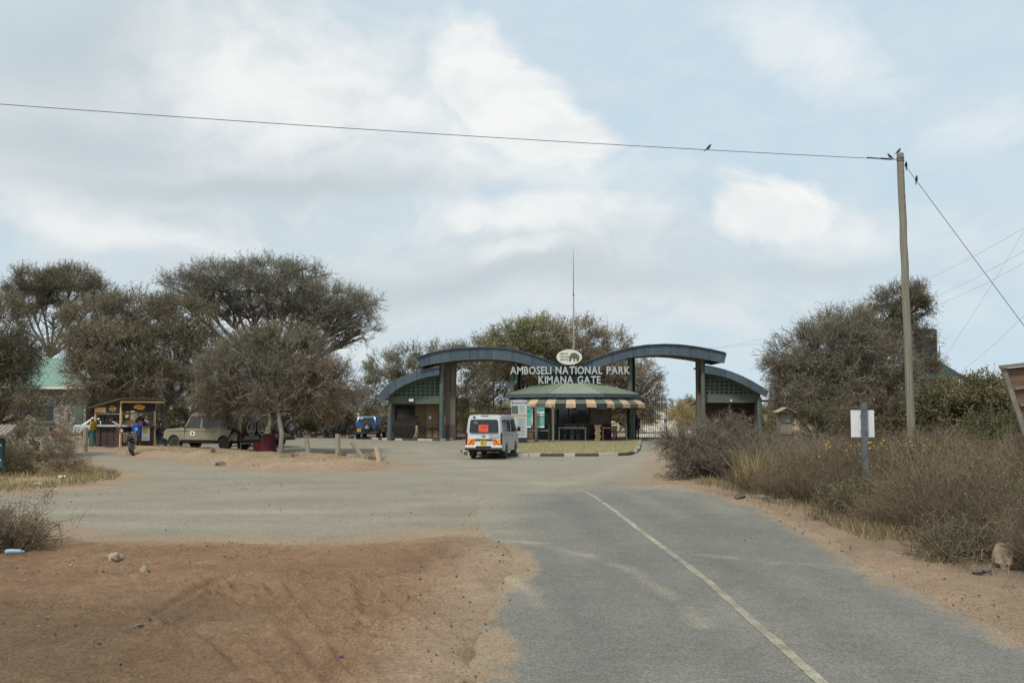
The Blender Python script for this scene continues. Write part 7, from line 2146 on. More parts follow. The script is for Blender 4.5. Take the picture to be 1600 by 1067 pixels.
def tree(name, label, base_px, base_Y, clumps, seed, limb_r=0.2, trunk_h=0.5, cat='tree', stems=1, group=None, zoff=0.0, **kw):
    """clumps: (px, py, Y, rx_px, rz_px, ry_m, n_sprays, overrides)"""
    bx = WX(base_px, base_Y); base = Vector((bx, base_Y, zoff))
    root = thing(name, label, cat, base, 0, group)
    vg = Veg(seed); m = MB(); rn = random.Random(seed)
    cs = []
    for c in clumps:
        px, py, Y, rx, rz, ry, n = c[:7]; ov = dict(kw); ov.update(c[7] if len(c) > 7 else {})
        p = W(px, py, Y); R = (rx * Y / F, ry, rz * Y / F); cs.append((p, R))
        vg.clump(p, R, int(n), **ov)
    fork = []
    cen = sum((p for p, _ in cs), Vector()) / len(cs)
    for k in range(stems):
        q = base + Vector((rn.uniform(-.4, .4) * (stems > 1), rn.uniform(-.4, .4) * (stems > 1), -0.15))
        h = (cen.z - base.z) * trunk_h
        f = Vector((base.x + (cen.x - base.x) * 0.35 + rn.uniform(-.5, .5) * (stems > 1), base.y + (cen.y - base.y) * 0.35, base.z + h))
        mid = q.lerp(f, 0.5) + Vector((rn.uniform(-.2, .2), rn.uniform(-.15, .15), 0))
        m.tube([q - base, q.lerp(mid, 0.3) + Vector((0.03, 0, 0)) - base, mid - base, f - base], [limb_r * 1.25, limb_r, limb_r * 0.9, limb_r * 0.75], 9)
        fork.append(f)
    for i, (p, R) in enumerate(cs):
        f = min(fork, key=lambda q: (q - p).length)
        low = p - Vector((0, 0, R[2] * 0.35)); mid = f.lerp(low, 0.5) + Vector((rn.uniform(-.3, .3), rn.uniform(-.3, .3), -0.12 * (low - f).length * 0.5))
        m.tube([f - base, f.lerp(mid, .5) + Vector((rn.uniform(-.1, .1), 0, rn.uniform(-.1, .1))) - base, mid - base, low - base], [limb_r * 0.6, limb_r * 0.5, limb_r * 0.42, limb_r * 0.25], 7)
        for k in range(14):
            a = rn.uniform(0, 6.28); e = rn.uniform(-.3, 1.0)
            tip = p + Vector((R[0] * .95 * math.cos(a) * math.cos(e), R[1] * .95 * math.sin(a) * math.cos(e), R[2] * .9 * math.sin(e)))
            st = mid.lerp(low, rn.uniform(0.2, 1)); mm = st.lerp(tip, 0.5) + Vector((rn.uniform(-.25, .25), rn.uniform(-.25, .25), rn.uniform(-.1, .3)))
            m.tube([st - base, st.lerp(mm, .5) + Vector((rn.uniform(-.1, .1), rn.uniform(-.1, .1), rn.uniform(-.1, .1))) - base, mm - base, mm.lerp(tip, .5) + Vector((0, 0, rn.uniform(-.15, .15))) - base, tip - base], [limb_r * .26, limb_r * .22, limb_r * .17, limb_r * .12, limb_r * .06], 5)
    m.build('trunk', 'bark', root, smooth=True)
    vg.obj('crown', root, base)
    return root


AC = dict(Lm=1.1, wm=0.036, nside=8, Ls=0.42, ws=0.02, nleaf=12, leaf=0.05, zdir=0.7, outer=0.92)
# umbrella acacia farthest off behind the stone building
tree('acacia_tree', 'flat topped acacia behind the stone building', 70, 100, [
    (60, 445, 100, 42, 20, 3.0, 700), (110, 445, 100, 46, 22, 3.0, 800), (150, 462, 100, 34, 18, 2.5, 450), (45, 470, 100, 36, 18, 2.5, 450), (85, 490, 101, 42, 16, 2.0, 350, dict(green=DKOLIVE)), (30, 455, 100, 20, 16, 2, 200), (165, 480, 100, 26, 14, 2, 200)],
    21, 0.28, 0.55, twig=BROWN, green=OLIVE, flat=True, **AC)
# big umbrella acacia in the middle of the trees
UM = dict(Lm=0.95, wm=0.036, nside=9, Ls=0.42, ws=0.018, nleaf=10, leaf=0.042, zdir=0.3, up=0.05, per=4, outer=0.92, wig=0.42, rough=0.16)
tree('acacia_tree', 'tall wide umbrella acacia rising above the parked olive vehicles', 425, 74, [
    (296, 447, 74, 46, 7, 2.2, 250), (348, 431, 74, 55, 9, 2.8, 380), (415, 424, 74, 61, 9, 2.8, 400), (472, 429, 74, 37, 6, 2.2, 180), (325, 459, 74, 57, 6, 2.6, 260), (386, 451, 74, 65, 9, 2.8, 400), (453, 453, 74, 57, 8, 2.6, 320), (287, 471, 75, 37, 6, 2, 130),
    (515, 465, 74, 52, 9, 2.6, 300), (553, 475, 74, 37, 8, 2.2, 190), (429, 479, 74, 70, 9, 2.8, 380), (500, 489, 74, 61, 9, 2.6, 330), (548, 493, 74, 37, 7, 2, 170), (467, 497, 75, 55, 8, 2.4, 240), (524, 511, 74, 48, 7, 2.2, 200), (564, 517, 74, 26, 6, 1.6, 90), (386, 491, 76, 52, 8, 2, 190), (548, 533, 75, 31, 6, 1.6, 80), (348, 483, 75, 46, 6, 2, 170)],
    22, 0.3, 0.5, twig=GREYB, green=((.19, .21, .14), (.22, .235, .16), (.16, .18, .115), (.23, .235, .165)), flat=True, **UM)
TH = dict(Lm=1.0, wm=0.034, nside=8, Ls=0.4, ws=0.019, nleaf=13, leaf=0.045)
# dense thorn tree behind the snack kiosk
tree('thorn_tree', 'dense dark thorn tree arching over the snack kiosk', 262, 66, [
    (150, 510, 66, 62, 42, 3.0, 900), (215, 500, 66, 70, 36, 3.0, 950), (285, 505, 67, 62, 40, 3.0, 850), (140, 540, 65, 44, 30, 3.0, 520), (190, 548, 64, 78, 42, 3.2, 1100, dict(twig=PALE + BROWN)), (270, 555, 65, 66, 40, 3.0, 850),
    (160, 590, 64, 60, 24, 2.6, 520, dict(twig=PALE + BROWN, nleaf=4)), (225, 592, 64, 62, 22, 2.6, 520, dict(twig=PALE + BROWN, nleaf=4)), (128, 590, 66, 20, 26, 2.0, 150), (320, 560, 67, 40, 44, 3.0, 500), (285, 600, 68, 40, 24, 2.5, 300)],
    23, 0.26, 0.35, twig=BROWN, green=OLIVEB, stems=3, **TH)
# low thorn tree in front of the vehicles, brown and twiggy
tree('thorn_tree', 'low spreading brown thorn tree over the parked olive vehicles', 437, 48.3, [
    (400, 560, 52, 62, 34, 2.4, 700), (460, 556, 52, 60, 36, 2.4, 700), (350, 590, 52, 54, 32, 2.4, 560), (420, 600, 51, 76, 36, 2.4, 900), (495, 598, 51, 54, 36, 2.4, 620, dict(twig=((.24, .185, .14), (.28, .22, .17), (.2, .155, .12)), green=((.2, .16, .11), (.17, .14, .09)))), (340, 622, 53, 44, 24, 2.2, 380), (415, 630, 51, 70, 18, 2.0, 480),
    (490, 622, 51, 52, 24, 2.0, 430, dict(twig=((.24, .185, .14), (.28, .22, .17)))), (440, 535, 53, 50, 22, 2, 300), (535, 600, 54, 26, 26, 1.6, 170), (380, 545, 54, 40, 22, 2, 240)],
    24, 0.13, 0.55, twig=GREYB + BROWN, green=OLIVEB, Lm=0.85, wm=0.028, nside=9, Ls=0.34, ws=0.016, nleaf=9, leaf=0.036, droop=0.1)
# trees at the far edge of the picture
tree('thorn_tree', 'grey thorn tree filling the picture edge above the teal sign', -10, 46, [
    (0, 510, 46, 44, 40, 2.2, 620), (5, 560, 46, 34, 36, 2.2, 450), (-20, 590, 46, 60, 44, 2.4, 700), (15, 615, 46, 24, 28, 1.6, 220), (5, 640, 45, 40, 30, 2.0, 360), (45, 535, 48, 26, 22, 1.6, 160), (60, 628, 45, 30, 14, 1.2, 60)],
    25, 0.18, 0.4, twig=BROWN, green=OLIVEB, Lm=0.8, wm=0.026, nside=8, Ls=0.32, ws=0.015, nleaf=10, leaf=0.036)
# hedge of dark bushes behind the parked vehicles
HB = dict(Lm=0.9, wm=0.034, nside=7, Ls=0.36, ws=0.02, nleaf=14, leaf=0.055)
for i, (px, py, Y, rx, rz, n, lab) in enumerate([
        (140, 650, 84, 60, 40, 800, 'dark shrub behind the white car'), (235, 640, 82, 52, 46, 900, 'dark shrub behind the snack kiosk'), (320, 640, 84, 56, 46, 900, 'dark shrub behind the olive vehicle bonnet'), (405, 648, 84, 52, 42, 800, 'dark shrub behind the spare wheel covers'),
        (470, 652, 84, 46, 40, 750, 'dark shrub behind the silver spare wheels'), (520, 650, 85, 40, 40, 650, 'dark shrub behind the motorcycle by the kerb'), (556, 655, 88, 36, 40, 520, 'brown shrub behind the person in the orange cap')]):
    tree('shrub', lab, px, Y, [(px, py, Y, rx, rz, 2.0, n), (px + rx * 0.3, py - rz * 0.3, Y + 1, rx * 0.7, rz * 0.7, 2.0, n * 0.4)], 40 + i, 0.1, 0.4, 'shrub', 2, 'dark shrubs behind the parked vehicles', twig=BROWN, green=DKOLIVE if i != 6 else OLIVEB, **HB)
# trees behind the gate
GT = dict(Lm=1.0, wm=0.04, nside=7, Ls=0.42, ws=0.022, nleaf=15, leaf=0.06, shell=0.72, outer=0.95)
tree('acacia_tree', 'bright olive green tree behind the first gate arch', 815, 89, [(810, 535, 89, 42, 28, 3.2, 850), (843, 530, 89, 36, 26, 3.0, 750), (788, 558, 89, 36, 28, 3, 550), (826, 563, 89, 46, 32, 3.4, 700), (800, 585, 89, 46, 30, 3, 380, dict(twig=BROWN, green=OLIVE))], 61, 0.3, 0.35, twig=BROWN, green=GREEN, **GT)
tree('thorn_tree', 'rounded brown thorn tree behind the oval emblem', 915, 92, [(905, 538, 92, 48, 34, 3.2, 850), (890, 569, 93, 46, 38, 3.2, 780), (935, 563, 92, 54, 40, 3.2, 900), (970, 590, 92, 50, 36, 3, 650), (920, 600, 91, 66, 36, 3, 700), (1000, 617, 92, 36, 30, 2.6, 380), (860, 605, 91, 46, 36, 2.6, 420), (995, 645, 92, 30, 28, 2.2, 260), (1015, 600, 92, 18, 20, 1.6, 90)],
     62, 0.3, 0.3, twig=((.27, .215, .165), (.31, .25, .19), (.23, .18, .14)), green=((.28, .235, .155), (.32, .27, .18), (.24, .205, .13)), stems=3, **GT)
tree('thorn_tree', 'open grey green thorn tree behind the gatehouse roof', 690, 98, [(610, 580, 97, 36, 24, 2.8, 380), (650, 573, 98, 42, 26, 2.8, 420), (700, 569, 99, 46, 26, 2.8, 480), (745, 561, 99, 44, 26, 2.8, 480), (640, 600, 97, 46, 26, 2.6, 420), (600, 615, 96, 36, 24, 2.4, 320), (730, 595, 98, 50, 30, 2.6, 480), (770, 615, 97, 44, 30, 2.6, 420)],
     63, 0.26, 0.4, twig=GREYB, green=((.26, .27, .16), (.3, .3, .18), (.22, .235, .135)), stems=2, **GT)
for i, (px, py, Y, rx, rz, n, lab) in enumerate([(600, 655, 96, 40, 36, 480, 'olive bush beside the blue car'), (745, 640, 94, 36, 34, 520, 'brown bush in the first gate opening'), (735, 668, 90, 34, 18, 420, 'yellow green bush at the foot of the first gate opening'),
                                                 (780, 660, 91, 30, 26, 400, 'yellow green bush behind the notice boards'), (1068, 650, 104, 22, 16, 330, 'straw coloured bush beside the sandy track'), (1085, 640, 112, 20, 17, 300, 'brown bush beside the pier beyond the gate'), (1200, 650, 84, 26, 22, 350, 'yellowish bush behind the open bay gatehouse')]):
    tree('bush', lab, px, Y, [(px, py, Y, rx, rz, 2.0, n), (px - rx * 0.3, py + rz * 0.3, Y - 0.8, rx * 0.7, rz * 0.6, 1.6, n * 0.4)], 70 + i, 0.08, 0.35, 'bush', 2, None,
         twig=BROWN if i not in (2, 3, 4) else ((.32, .26, .14), (.26, .2, .11)), green=(OLIVEB, OLIVEB, ((.3, .27, .09), (.25, .24, .08), (.35, .3, .12)), ((.26, .24, .09), (.3, .27, .1)), ((.42, .34, .17), (.36, .29, .14), (.46, .38, .2)), ((.24, .18, .11), (.3, .23, .13)), ((.3, .26, .11), (.24, .21, .09)))[i], **HB)
# big thorn thicket beside the roofed notice box
tree('thorn_tree', 'huge rounded dark thorn thicket behind the roofed notice box', 1300, 62, [
    (1265, 560, 62, 58, 44, 3.2, 1000), (1320, 545, 62, 62, 46, 3.2, 1100), (1255, 605, 61, 54, 42, 3.2, 900), (1310, 605, 61, 66, 46, 3.2, 1150), (1375, 570, 62, 54, 46, 3.2, 850), (1380, 620, 61, 56, 40, 3.0, 750), (1285, 640, 60, 66, 26, 2.6, 600), (1232, 585, 62, 28, 40, 2.4, 300), (1330, 510, 63, 40, 16, 2.2, 230, dict(green=GREEN, nleaf=12))],
    26, 0.2, 0.3, twig=GREYB + BROWN, green=OLIVEB, stems=4, Lm=1.0, wm=0.036, nside=9, Ls=0.4, ws=0.02, nleaf=8, leaf=0.042, droop=0.25)
tree('acacia_tree', 'windswept acacia top leaning behind the power pole', 1350, 70, [(1405, 475, 70, 44, 18, 2.2, 430), (1380, 500, 70, 44, 20, 2.2, 420), (1350, 520, 70, 36, 18, 2.0, 300), (1425, 490, 70, 26, 22, 2.0, 220), (1300, 505, 70, 30, 12, 1.6, 110), (1430, 465, 70, 20, 10, 1.4, 80), (1425, 535, 69, 30, 26, 2.0, 300), (1385, 535, 69, 40, 26, 2.0, 380), (1440, 575, 68, 34, 24, 1.8, 280)],
     27, 0.24, 0.5, twig=BROWN, green=((.1, .115, .055), (.12, .13, .065), (.085, .095, .05)), flat=True, Lm=0.9, wm=0.034, nside=7, Ls=0.4, ws=0.018, nleaf=9, leaf=0.045)
tree('bush', 'olive leafy shrub between notice box and road sign', 1275, 52, [(1265, 665, 52, 44, 24, 2.0, 450), (1310, 660, 53, 40, 28, 2.0, 430)], 28, 0.08, 0.3, 'bush', 3, twig=BROWN, green=((.1, .105, .05), (.125, .12, .06)), Lm=.6, wm=.022, nside=7, Ls=.28, ws=.014, nleaf=16, leaf=.045)
LF = dict(Lm=0.75, wm=0.02, nside=8, Ls=0.3, ws=0.012, nleaf=26, leaf=0.05)
for i, (px, py, Y, rx, rz, n, g, lab) in enumerate([
        (1375, 670, 44, 56, 40, 700, ((.14, .115, .07), (.17, .135, .085), (.11, .1, .055)), 'brownish shrub beside the lower half of the power pole'),
        (1465, 655, 43, 50, 50, 900, ((.14, .15, .065), (.17, .175, .08), (.21, .19, .105)), 'green leafy shrub just behind the power pole'),
        (1530, 640, 41, 52, 44, 900, ((.17, .165, .075), (.21, .19, .095), (.25, .21, .12)), 'olive leafy shrub before the dark green roof'),
        (1590, 660, 40, 50, 48, 800, ((.17, .155, .075), (.21, .18, .1), (.15, .14, .065)), 'leafy shrub behind the brown plank signboard'),
        (1560, 700, 36, 46, 26, 550, ((.09, .11, .045), (.12, .13, .055)), 'dark green low shrub below the plank signboard')]):
    tree('shrub', lab, px, Y, [(px, py, Y, rx, rz, 1.6, n), (px + rx * .4, py + rz * .35, Y - .5, rx * .6, rz * .6, 1.2, n * .4), (px - rx * .4, py + rz * .3, Y - .4, rx * .6, rz * .65, 1.2, n * .4)], 90 + i, 0.06, 0.3, 'shrub', 4, None, twig=BROWN, green=g, **LF)
# grey thorn bush at the road bend
tree('thorn_bush', 'sprawling grey thorn bush at the bend before the open bay gatehouse', 1130, 33.5, [
    (1090, 715, 33, 42, 34, 1.1, 520), (1130, 698, 34, 46, 38, 1.3, 700), (1180, 716, 33, 42, 32, 1.2, 560), (1150, 740, 32, 70, 24, 1.1, 600), (1070, 740, 32.4, 28, 18, 0.8, 220), (1060, 690, 33, 22, 22, 0.8, 110, dict(nleaf=4)), (1232, 734, 33, 40, 26, 1.0, 380)],
    31, 0.05, 0.3, 'thorn bush', 5, twig=((.2, .175, .14), (.25, .22, .175), (.16, .135, .11)), green=((.17, .145, .095), (.15, .13, .085), (.2, .165, .115)), Lm=.6, wm=.018, nside=9, Ls=.24, ws=.01, nleaf=9, leaf=.022, wig=.4)


# dry upright weeds beside the road: a few shapes, many individuals
def weed_mesh(seed, h, spread, n, twig, green, nl):
    vg = Veg(seed); rng = vg.rng
    a = rng.random(n) * 2 * np.pi; rr = np.sqrt(rng.random(n)) * spread
    P0 = np.stack([rr * .22 * np.cos(a), rr * .22 * np.sin(a), np.zeros(n)], 1)
    d = nrm(np.stack([np.cos(a) * rr / spread * 1.0, np.sin(a) * rr / spread * 1.0, np.ones(n)], 1) + unit(rng, n) * 0.22)
    L = h * (0.6 + 0.45 * rng.random(n)) * (1.08 - 0.25 * (rr / spread) ** 2); P = vg.walk(P0, d, L, 6, 0.13)
    vg.ribbons(P, np.outer(np.full(n, 0.010), np.array((1, .9, .8, .65, .5, .25))), vg.cols(n, twig))
    k = 11; m = n * k; pi = np.repeat(np.arange(n), k); t = 0.8 + rng.random(m) * 4.1; k0 = np.minimum(t.astype(int), 4); fr = (t - k0)[:, None]
    S0 = P[pi, k0] * (1 - fr) + P[pi, k0 + 1] * fr
    sd = nrm(nrm(P[pi, k0 + 1] - P[pi, k0]) + unit(rng, m) * 0.85)
    SP = vg.walk(S0, sd, h * 0.2 * (0.4 + rng.random(m)), 3, 0.3)
    vg.ribbons(SP, np.outer(np.full(m, 0.0065), np.array((1, .8, .4))), vg.cols(m, twig))
    q = n * nl; li = rng.integers(0, m, q); LP = SP[li, 2] + rng.normal(size=(q, 3)) * 0.03
    vg.leaves(LP, 0.013 * (0.6 + 0.9 * rng.random(q)), vg.cols(q, green, .22))
    return vg.obj('dry_weed_bush')


WT = ((.185, .147, .102), (.23, .183, .126), (.148, .114, .081), (.265, .218, .152))
WG = ((.21, .16, .1), (.17, .13, .085), (.26, .2, .125), (.18, .16, .085))
WTG = ((.2, .17, .12), (.25, .21, .15)); WGG = ((.17, .15, .08), (.2, .17, .095), (.14, .13, .07))
WD = ((.145, .114, .08), (.18, .142, .1), (.116, .091, .065)); WDG = ((.135, .107, .066), (.17, .132, .08)); WR = ((.25, .193, .127), (.3, .24, .16), (.21, .162, .107)); WRG = ((.25, .193, .117), (.2, .157, .097))
protos = [weed_mesh(201, 1.3, 1.1, 230, WT, WG, 14), weed_mesh(202, 1.15, 1.2, 250, WD, WDG, 16), weed_mesh(203, 1.45, 1.0, 210, WR, WRG, 12), weed_mesh(204, 0.9, 1.0, 200, WTG, WGG, 20), weed_mesh(205, 1.3, 1.1, 240, WD, WG, 16)]


def scatter_weeds():
    rng = np.random.default_rng(77); pts = []
    edge = np.array([(5.3, 31.5), (5.9, 27), (6.25, 22), (6.3, 19.5), (6.45, 16.2), (6.75, 13.5), (7.1, 11)])
    tries = 0
    while tries < 6000 and len(pts) < 135:
        tries += 1
        y = 11 + 30 * rng.random() ** 1.2; x = 5.2 + rng.random() * 14
        xe = np.interp(-y, -edge[:, 1], edge[:, 0])
        if x < xe + 0.55 or x > 0.56 * y + 1.2 or y > 41: continue
        if y > 29 and x < 7.5: continue
        if (x - WX(1350, 23.2)) ** 2 + (y - 22.4) ** 2 < 0.5: continue
        if abs(x - WX(1350, 23.2) * y / 23.2) < 0.55 and y < 23.2 and y > 20.5: continue
        dmin = 0.78 if y < 22 else 1.0
        if any((x - a) ** 2 + (y - b) ** 2 < dmin ** 2 for a, b in pts): continue
        pts.append((x, y))
    used = set()
    for i, (x, y) in enumerate(pts):
        xe = np.interp(-y, -edge[:, 1], edge[:, 0]); near = x - xe < 1.3
        k = int(rng.integers(0, 5)); s = (0.5 + 0.4 * rng.random()) if near else (0.72 + 0.62 * rng.random() ** 1.4)
        if y < 16: s *= 0.95
        if k not in used: o = protos[k]; used.add(k)
        else: o = bpy.data.objects.new('dry_weed_bush', protos[k].data); COL.objects.link(o)
        o.location = (x, y, float(ground_height(np.array([x]), np.array([y]))[0][0]) - 0.02); o.rotation_euler = (rng.normal() * .08, rng.normal() * .08, rng.random() * 6.28); o.scale = (s * (0.95 + .3 * rng.random()), s * (0.95 + .3 * rng.random()), s)
        tag(o, ('mid brown', 'dark brown fine twigged', 'pale straw brown', 'low olive brown', 'dark stemmed rusty')[k] + ' leafless weed bush in the dry thicket around the road sign', 'bush', ('mid brown', 'dark brown', 'pale straw', 'low olive', 'dark stemmed')[k] + ' weed bushes in the thicket')


scatter_weeds()


# dry twig bushes on the other side of the road
def twig_bush(label, px, py, Y, rx, rz, ry, n, seed, **k):
    vv = dict(twig=WT, green=WG, Lm=.5, wm=.012, nside=8, Ls=.22, ws=.007, nleaf=6, leaf=.014, wig=.4, bottom=-.3); vv.update(k)
    tree('dry_bush', label, px, Y, [(px, py, Y, rx, rz, ry, n), (px - rx * .4, py + rz * .3, Y - .2, rx * .6, rz * .6, ry * .7, n * .5), (px + rx * .35, py + rz * .35, Y - .2, rx * .5, rz * .55, ry * .7, n * .4)], seed, .025, .3, 'bush', 6, None, **vv)


twig_bush('brown leafless twig bush over the crushed plastic bottle', 8, 848, 16.3, 46, 38, .6, 260, 301)
twig_bush('dry bush growing behind the teal roofed sign', 45, 700, 35.5, 36, 36, 1.0, 380, 302, green=OLIVEB, leaf=.03, nleaf=8)
twig_bush('dry bush with long bare stems at the grassy verge', 100, 712, 35.0, 34, 34, 1.0, 320, 303, nleaf=4)
twig_bush('low dry bush beside the roofed sign post', 12, 725, 34.0, 34, 24, .8, 260, 304, green=OLIVEB, leaf=.03, nleaf=8)
twig_bush('tuft of dry stems on the dirt island', 455, 722, 44.5, 12, 10, .4, 60, 305)
twig_bush('dry stems at the foot of the pale wooden post', 578, 722, 43.5, 11, 9, .4, 70, 306)
# long arching stems of the near twig bush
vg = Veg(311); rng = vg.rng; b0 = W(10, 872, 16.3); n = 16
P0 = np.array([[b0.x + rng.normal() * .2, 16.3 + rng.normal() * .2, 0.05] for _ in range(n)]); dd = nrm(np.stack([rng.normal(size=n) * .5 + .35, rng.normal(size=n) * .3, np.full(n, 1.0)], 1))
P = vg.walk(P0, dd, .9 + .6 * rng.random(n), 7, .28); vg.ribbons(P, np.outer(np.full(n, .013), np.linspace(1, .3, 7)), vg.cols(n, WT))
S0 = P[:, 4:6].reshape(-1, 3); SP = vg.walk(np.repeat(S0, 4, 0), nrm(unit(rng, len(S0) * 4) + np.array((.2, 0, .5))), np.full(len(S0) * 4, .22), 3, .3); vg.ribbons(SP, np.outer(np.full(len(SP), .007), np.array((1, .8, .4))), vg.cols(len(SP), WT))
vg.leaves(SP[:, 2], np.full(len(SP), .018), vg.cols(len(SP), WG))
o = vg.obj('arching_stems', None, (b0.x, 16.3, 0)); o.location = (b0.x, 16.3, 0); tag(o, 'loose arching bare stems rising from the nearest twig bush', 'stems')


# ------------------------------------------------------------------ grass
def grass(name, label, pts, h, w, pal, seed, bend=0.5):
    vg = Veg(seed); rng = vg.rng; n = len(pts); z = ground_height(pts[:, 0], pts[:, 1])[0] if name != 'lawn_grass' else np.full(n, 0.1)
    P0 = np.column_stack([pts, z - 0.01]); L = h * (0.4 + rng.random(n))
    d = nrm(unit(rng, n) * bend + np.array((0, 0, 1.0))); P = vg.walk(P0, d, L, 3, .3)
    vg.ribbons(P, np.outer(w * (0.6 + .8 * rng.random(n)), np.array((1, .8, .25))), vg.cols(n, pal, .25))
    tag(vg.obj(name), label, 'grass', kind='stuff')


def in_poly(poly, n, seed, thr=None, nz=0.6):
    rng = np.random.default_rng(seed); P = np.array(poly); lo, hi = P.min(0), P.max(0); out = []
    while sum(len(o) for o in out) < n:
        q = lo + (hi - lo) * rng.random((n * 3, 2)); k = sdf(q[:, 0], q[:, 1], poly) > 0.12
        if thr is not None: k &= vnoise(q[:, 0], q[:, 1], nz, seed) + rng.normal(size=len(q)) * .08 > thr
        out.append(q[k])
    return np.concatenate(out)[:n]


STRAW = ((.4, .315, .17), (.33, .255, .135), (.46, .37, .21), (.3, .24, .12))
grass('verge_grass', 'straw and olive grass on the verge before the dry bushes', in_poly(gp((-60, 775), (0, 771), (60, 767), (130, 760), (185, 751), (195, 744), (180, 736), (130, 730), (60, 728), (-60, 728)), 9000, 401, -.08), .17, .014, STRAW + ((.18, .17, .08), (.22, .2, .09), (.26, .2, .11)), 411)
grass('island_grass', 'dry straw grass on the dirt island', in_poly(L3, 2200, 402, .08, .8), .12, .016, STRAW, 412)
band = [(5.75, 8), (5.95, 14), (6.0, 18), (6.1, 22), (5.95, 26.5), (5.3, 30), (5.9, 31.5), (7.3, 27), (7.6, 22), (7.6, 15), (7.6, 9)]
grass('thicket_grass', 'pale dry grass along the foot of the roadside weeds', in_poly(band, 9000, 403, .0, .9), .22, .008, STRAW + WT, 413, .6)
grass('lawn_grass', 'short dry grass of the kiosk lawn', in_poly(LAWN_POLY, 14000, 404), .05, .025, ((.3, .275, .13), (.36, .31, .17), (.27, .25, .115), (.4, .34, .2)), 414)
grass('straw_tuft', 'tall pale straw tuft in the thicket beside the blue bag', np.array([W(1180, 760, 27.5).xy]) + np.random.default_rng(5).normal(size=(500, 2)) * .22, 1.0, .01, STRAW, 415, .35)
fl = in_poly([(WX(1250, 27), 26), (WX(1480, 27), 26), (WX(1480, 34), 34), (WX(1290, 34), 34)], 170, 405)
vg = Veg(420); hz = 1.0 + .35 * vg.rng.random(170); vg.leaves(np.column_stack([fl, hz]), np.full(170, .035), vg.cols(170, ((.7, .42, .04), (.75, .5, .08))), aspect=1.0)
tag(vg.obj('yellow_flowers'), 'scattered small yellow flower heads among the weeds', 'flowers', kind='stuff')
# twigs, clods and pebbles lying on the dirt
pq = in_poly(L1[:14] + [(-0.6, 8.3), (-7, 8.3)], 700, 406, .0, .7); vg = Veg(421); z = ground_height(pq[:, 0], pq[:, 1])[0]
d = unit(vg.rng, 260); d[:, 2] *= .1
P = vg.walk(np.column_stack([pq[:260], z[:260] + .012]), nrm(d), .05 + .16 * vg.rng.random(260), 3, .15); P[:, :, 2] = np.maximum(P[:, :, 2], z[:260, None] + .006)
vg.ribbons(P, np.full((260, 3), .006), vg.cols(260, PALE + BROWN)); vg.leaves(np.column_stack([pq[260:], z[260:] + .012]), .012 + .022 * vg.rng.random(440) ** 2, vg.cols(440, ((.24, .15, .09), (.33, .23, .15), (.2, .13, .085))), aspect=.8)
tag(vg.obj('dirt_debris'), 'small twigs and clods strewn over the red dirt', 'debris', kind='stuff')
# pebbles on the gravel
rng = np.random.default_rng(430); pp = np.column_stack([-16 + 22 * rng.random(5000), 17 + 17 * rng.random(5000)]); pp = pp[(land(pp[:, 0], pp[:, 1]) < -.1) & (vnoise(pp[:, 0], pp[:, 1] * 2, .5, 91) + rng.normal(size=5000) * .05 > .12)]; vg = Veg(431)
vg.leaves(np.column_stack([pp, np.full(len(pp), .018)]), .008 + .016 * rng.random(len(pp)) ** 2, vg.cols(len(pp), ((.19, .17, .14), (.12, .108, .09), (.33, .29, .23))), aspect=.85)
tag(vg.obj('loose_gravel'), 'loose pebbles on the gravel junction', 'gravel', kind='stuff')

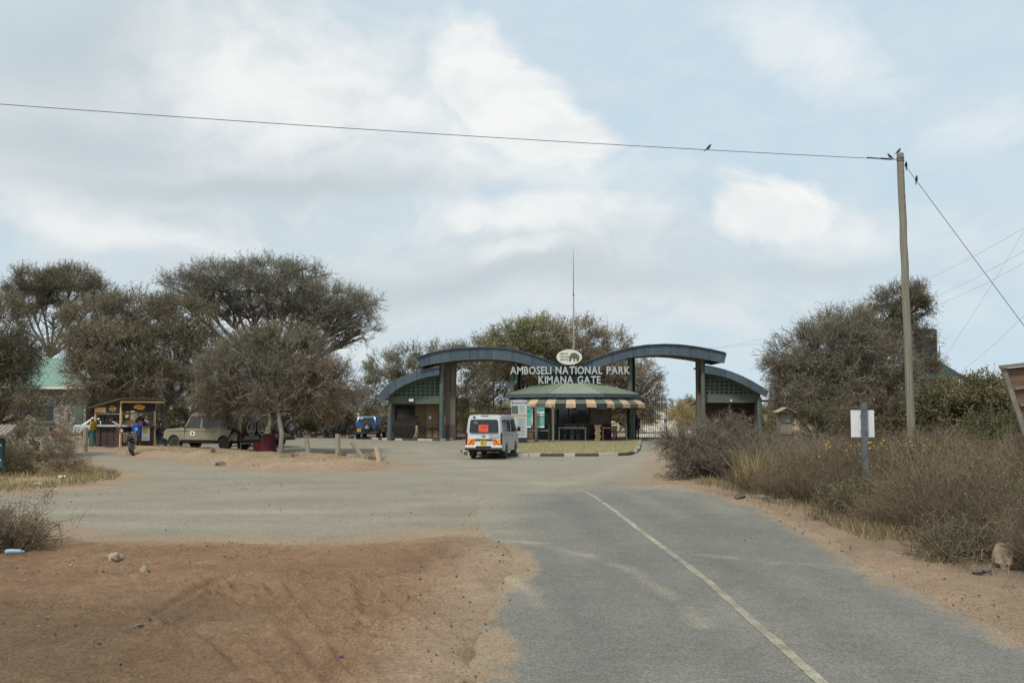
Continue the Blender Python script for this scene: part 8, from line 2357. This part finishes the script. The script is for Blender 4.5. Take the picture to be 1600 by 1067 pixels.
# crumbled asphalt and grit along the road edges
rng = np.random.default_rng(433); yy = 8 + 21 * rng.random(650) ** 1.3; xl_, xr_ = road_edges(yy); lf = rng.random(650) < .4
xx = np.where(lf & (yy < 18), xl_ + rng.normal(size=650) * .22 - .05, xr_ + np.abs(rng.normal(size=650)) * .35 - .05); vg = Veg(434)
sz = .006 + .02 * rng.random(650) ** 4
gz = np.maximum(ground_height(xx, yy)[0], 0.012)
for _ in range(2): vg.leaves(np.column_stack([xx, yy, gz + sz * .5]), sz, vg.cols(650, ((.14, .13, .11), (.2, .165, .12), (.26, .2, .14), (.17, .14, .1))), aspect=.9)
tag(vg.obj('edge_grit'), 'crumbled asphalt and grit along the road edges', 'grit', kind='stuff')
twig_bush('low olive leafy weed at the foot of the thicket near the beige rock', 1500, 862, 15.2, 34, 24, .35, 150, 307, green=((.15, .15, .075), (.18, .165, .09)), leaf=.018, nleaf=9)
twig_bush('small olive bush at the thicket edge below the road sign', 1330, 800, 20.6, 30, 24, .45, 170, 308, green=((.16, .16, .08), (.19, .18, .095)), leaf=.022, nleaf=12)
twig_bush('bare grey bush in the thicket between the notice box and the road sign', 1285, 722, 29.0, 34, 30, .8, 220, 309, twig=GREYB, nleaf=3)

# far scrub along the horizon
vg = Veg(440); rng = vg.rng
for i in range(150):
    x = rng.uniform(-160, 220); y = rng.uniform(170, 420); 
    if abs(x - XP(1038, y)) < 9: continue
    if -6 < x < 7 and y < 200: continue
    s = rng.uniform(1.2, 2.6)
    vg.clump((x, y, s * 0.8), (s * 1.7, s * 1.5, s), 120, Lm=1.0, wm=.07, nside=4, Ls=.6, ws=.05, nleaf=12, leaf=.16, twig=BROWN, green=OLIVEB + ((.25, .2, .12),))
for px, y, s in ((1003, 150, 1.3), (1012, 190, 1.6), (1022, 240, 2.2), (1062, 260, 2.4), (1072, 215, 2.2), (1080, 180, 2.0), (1046, 400, 3.6), (1030, 380, 3.6), (996, 135, 1.2), (1088, 150, 1.7), (1018, 320, 2.6), (1056, 330, 2.8), (985, 165, 2.0), (970, 190, 2.2)):
    vg.clump((XP(px, y), y, s * .8), (s * 1.7, s * 1.4, s), 130, Lm=.9, wm=.05, nside=4, Ls=.5, ws=.04, nleaf=14, leaf=.12, twig=BROWN, green=((.34, .28, .15), (.28, .23, .13), (.24, .21, .12)))
tag(vg.obj('far_scrub'), 'distant scrub along the horizon beyond the gate', 'scrub', kind='stuff')
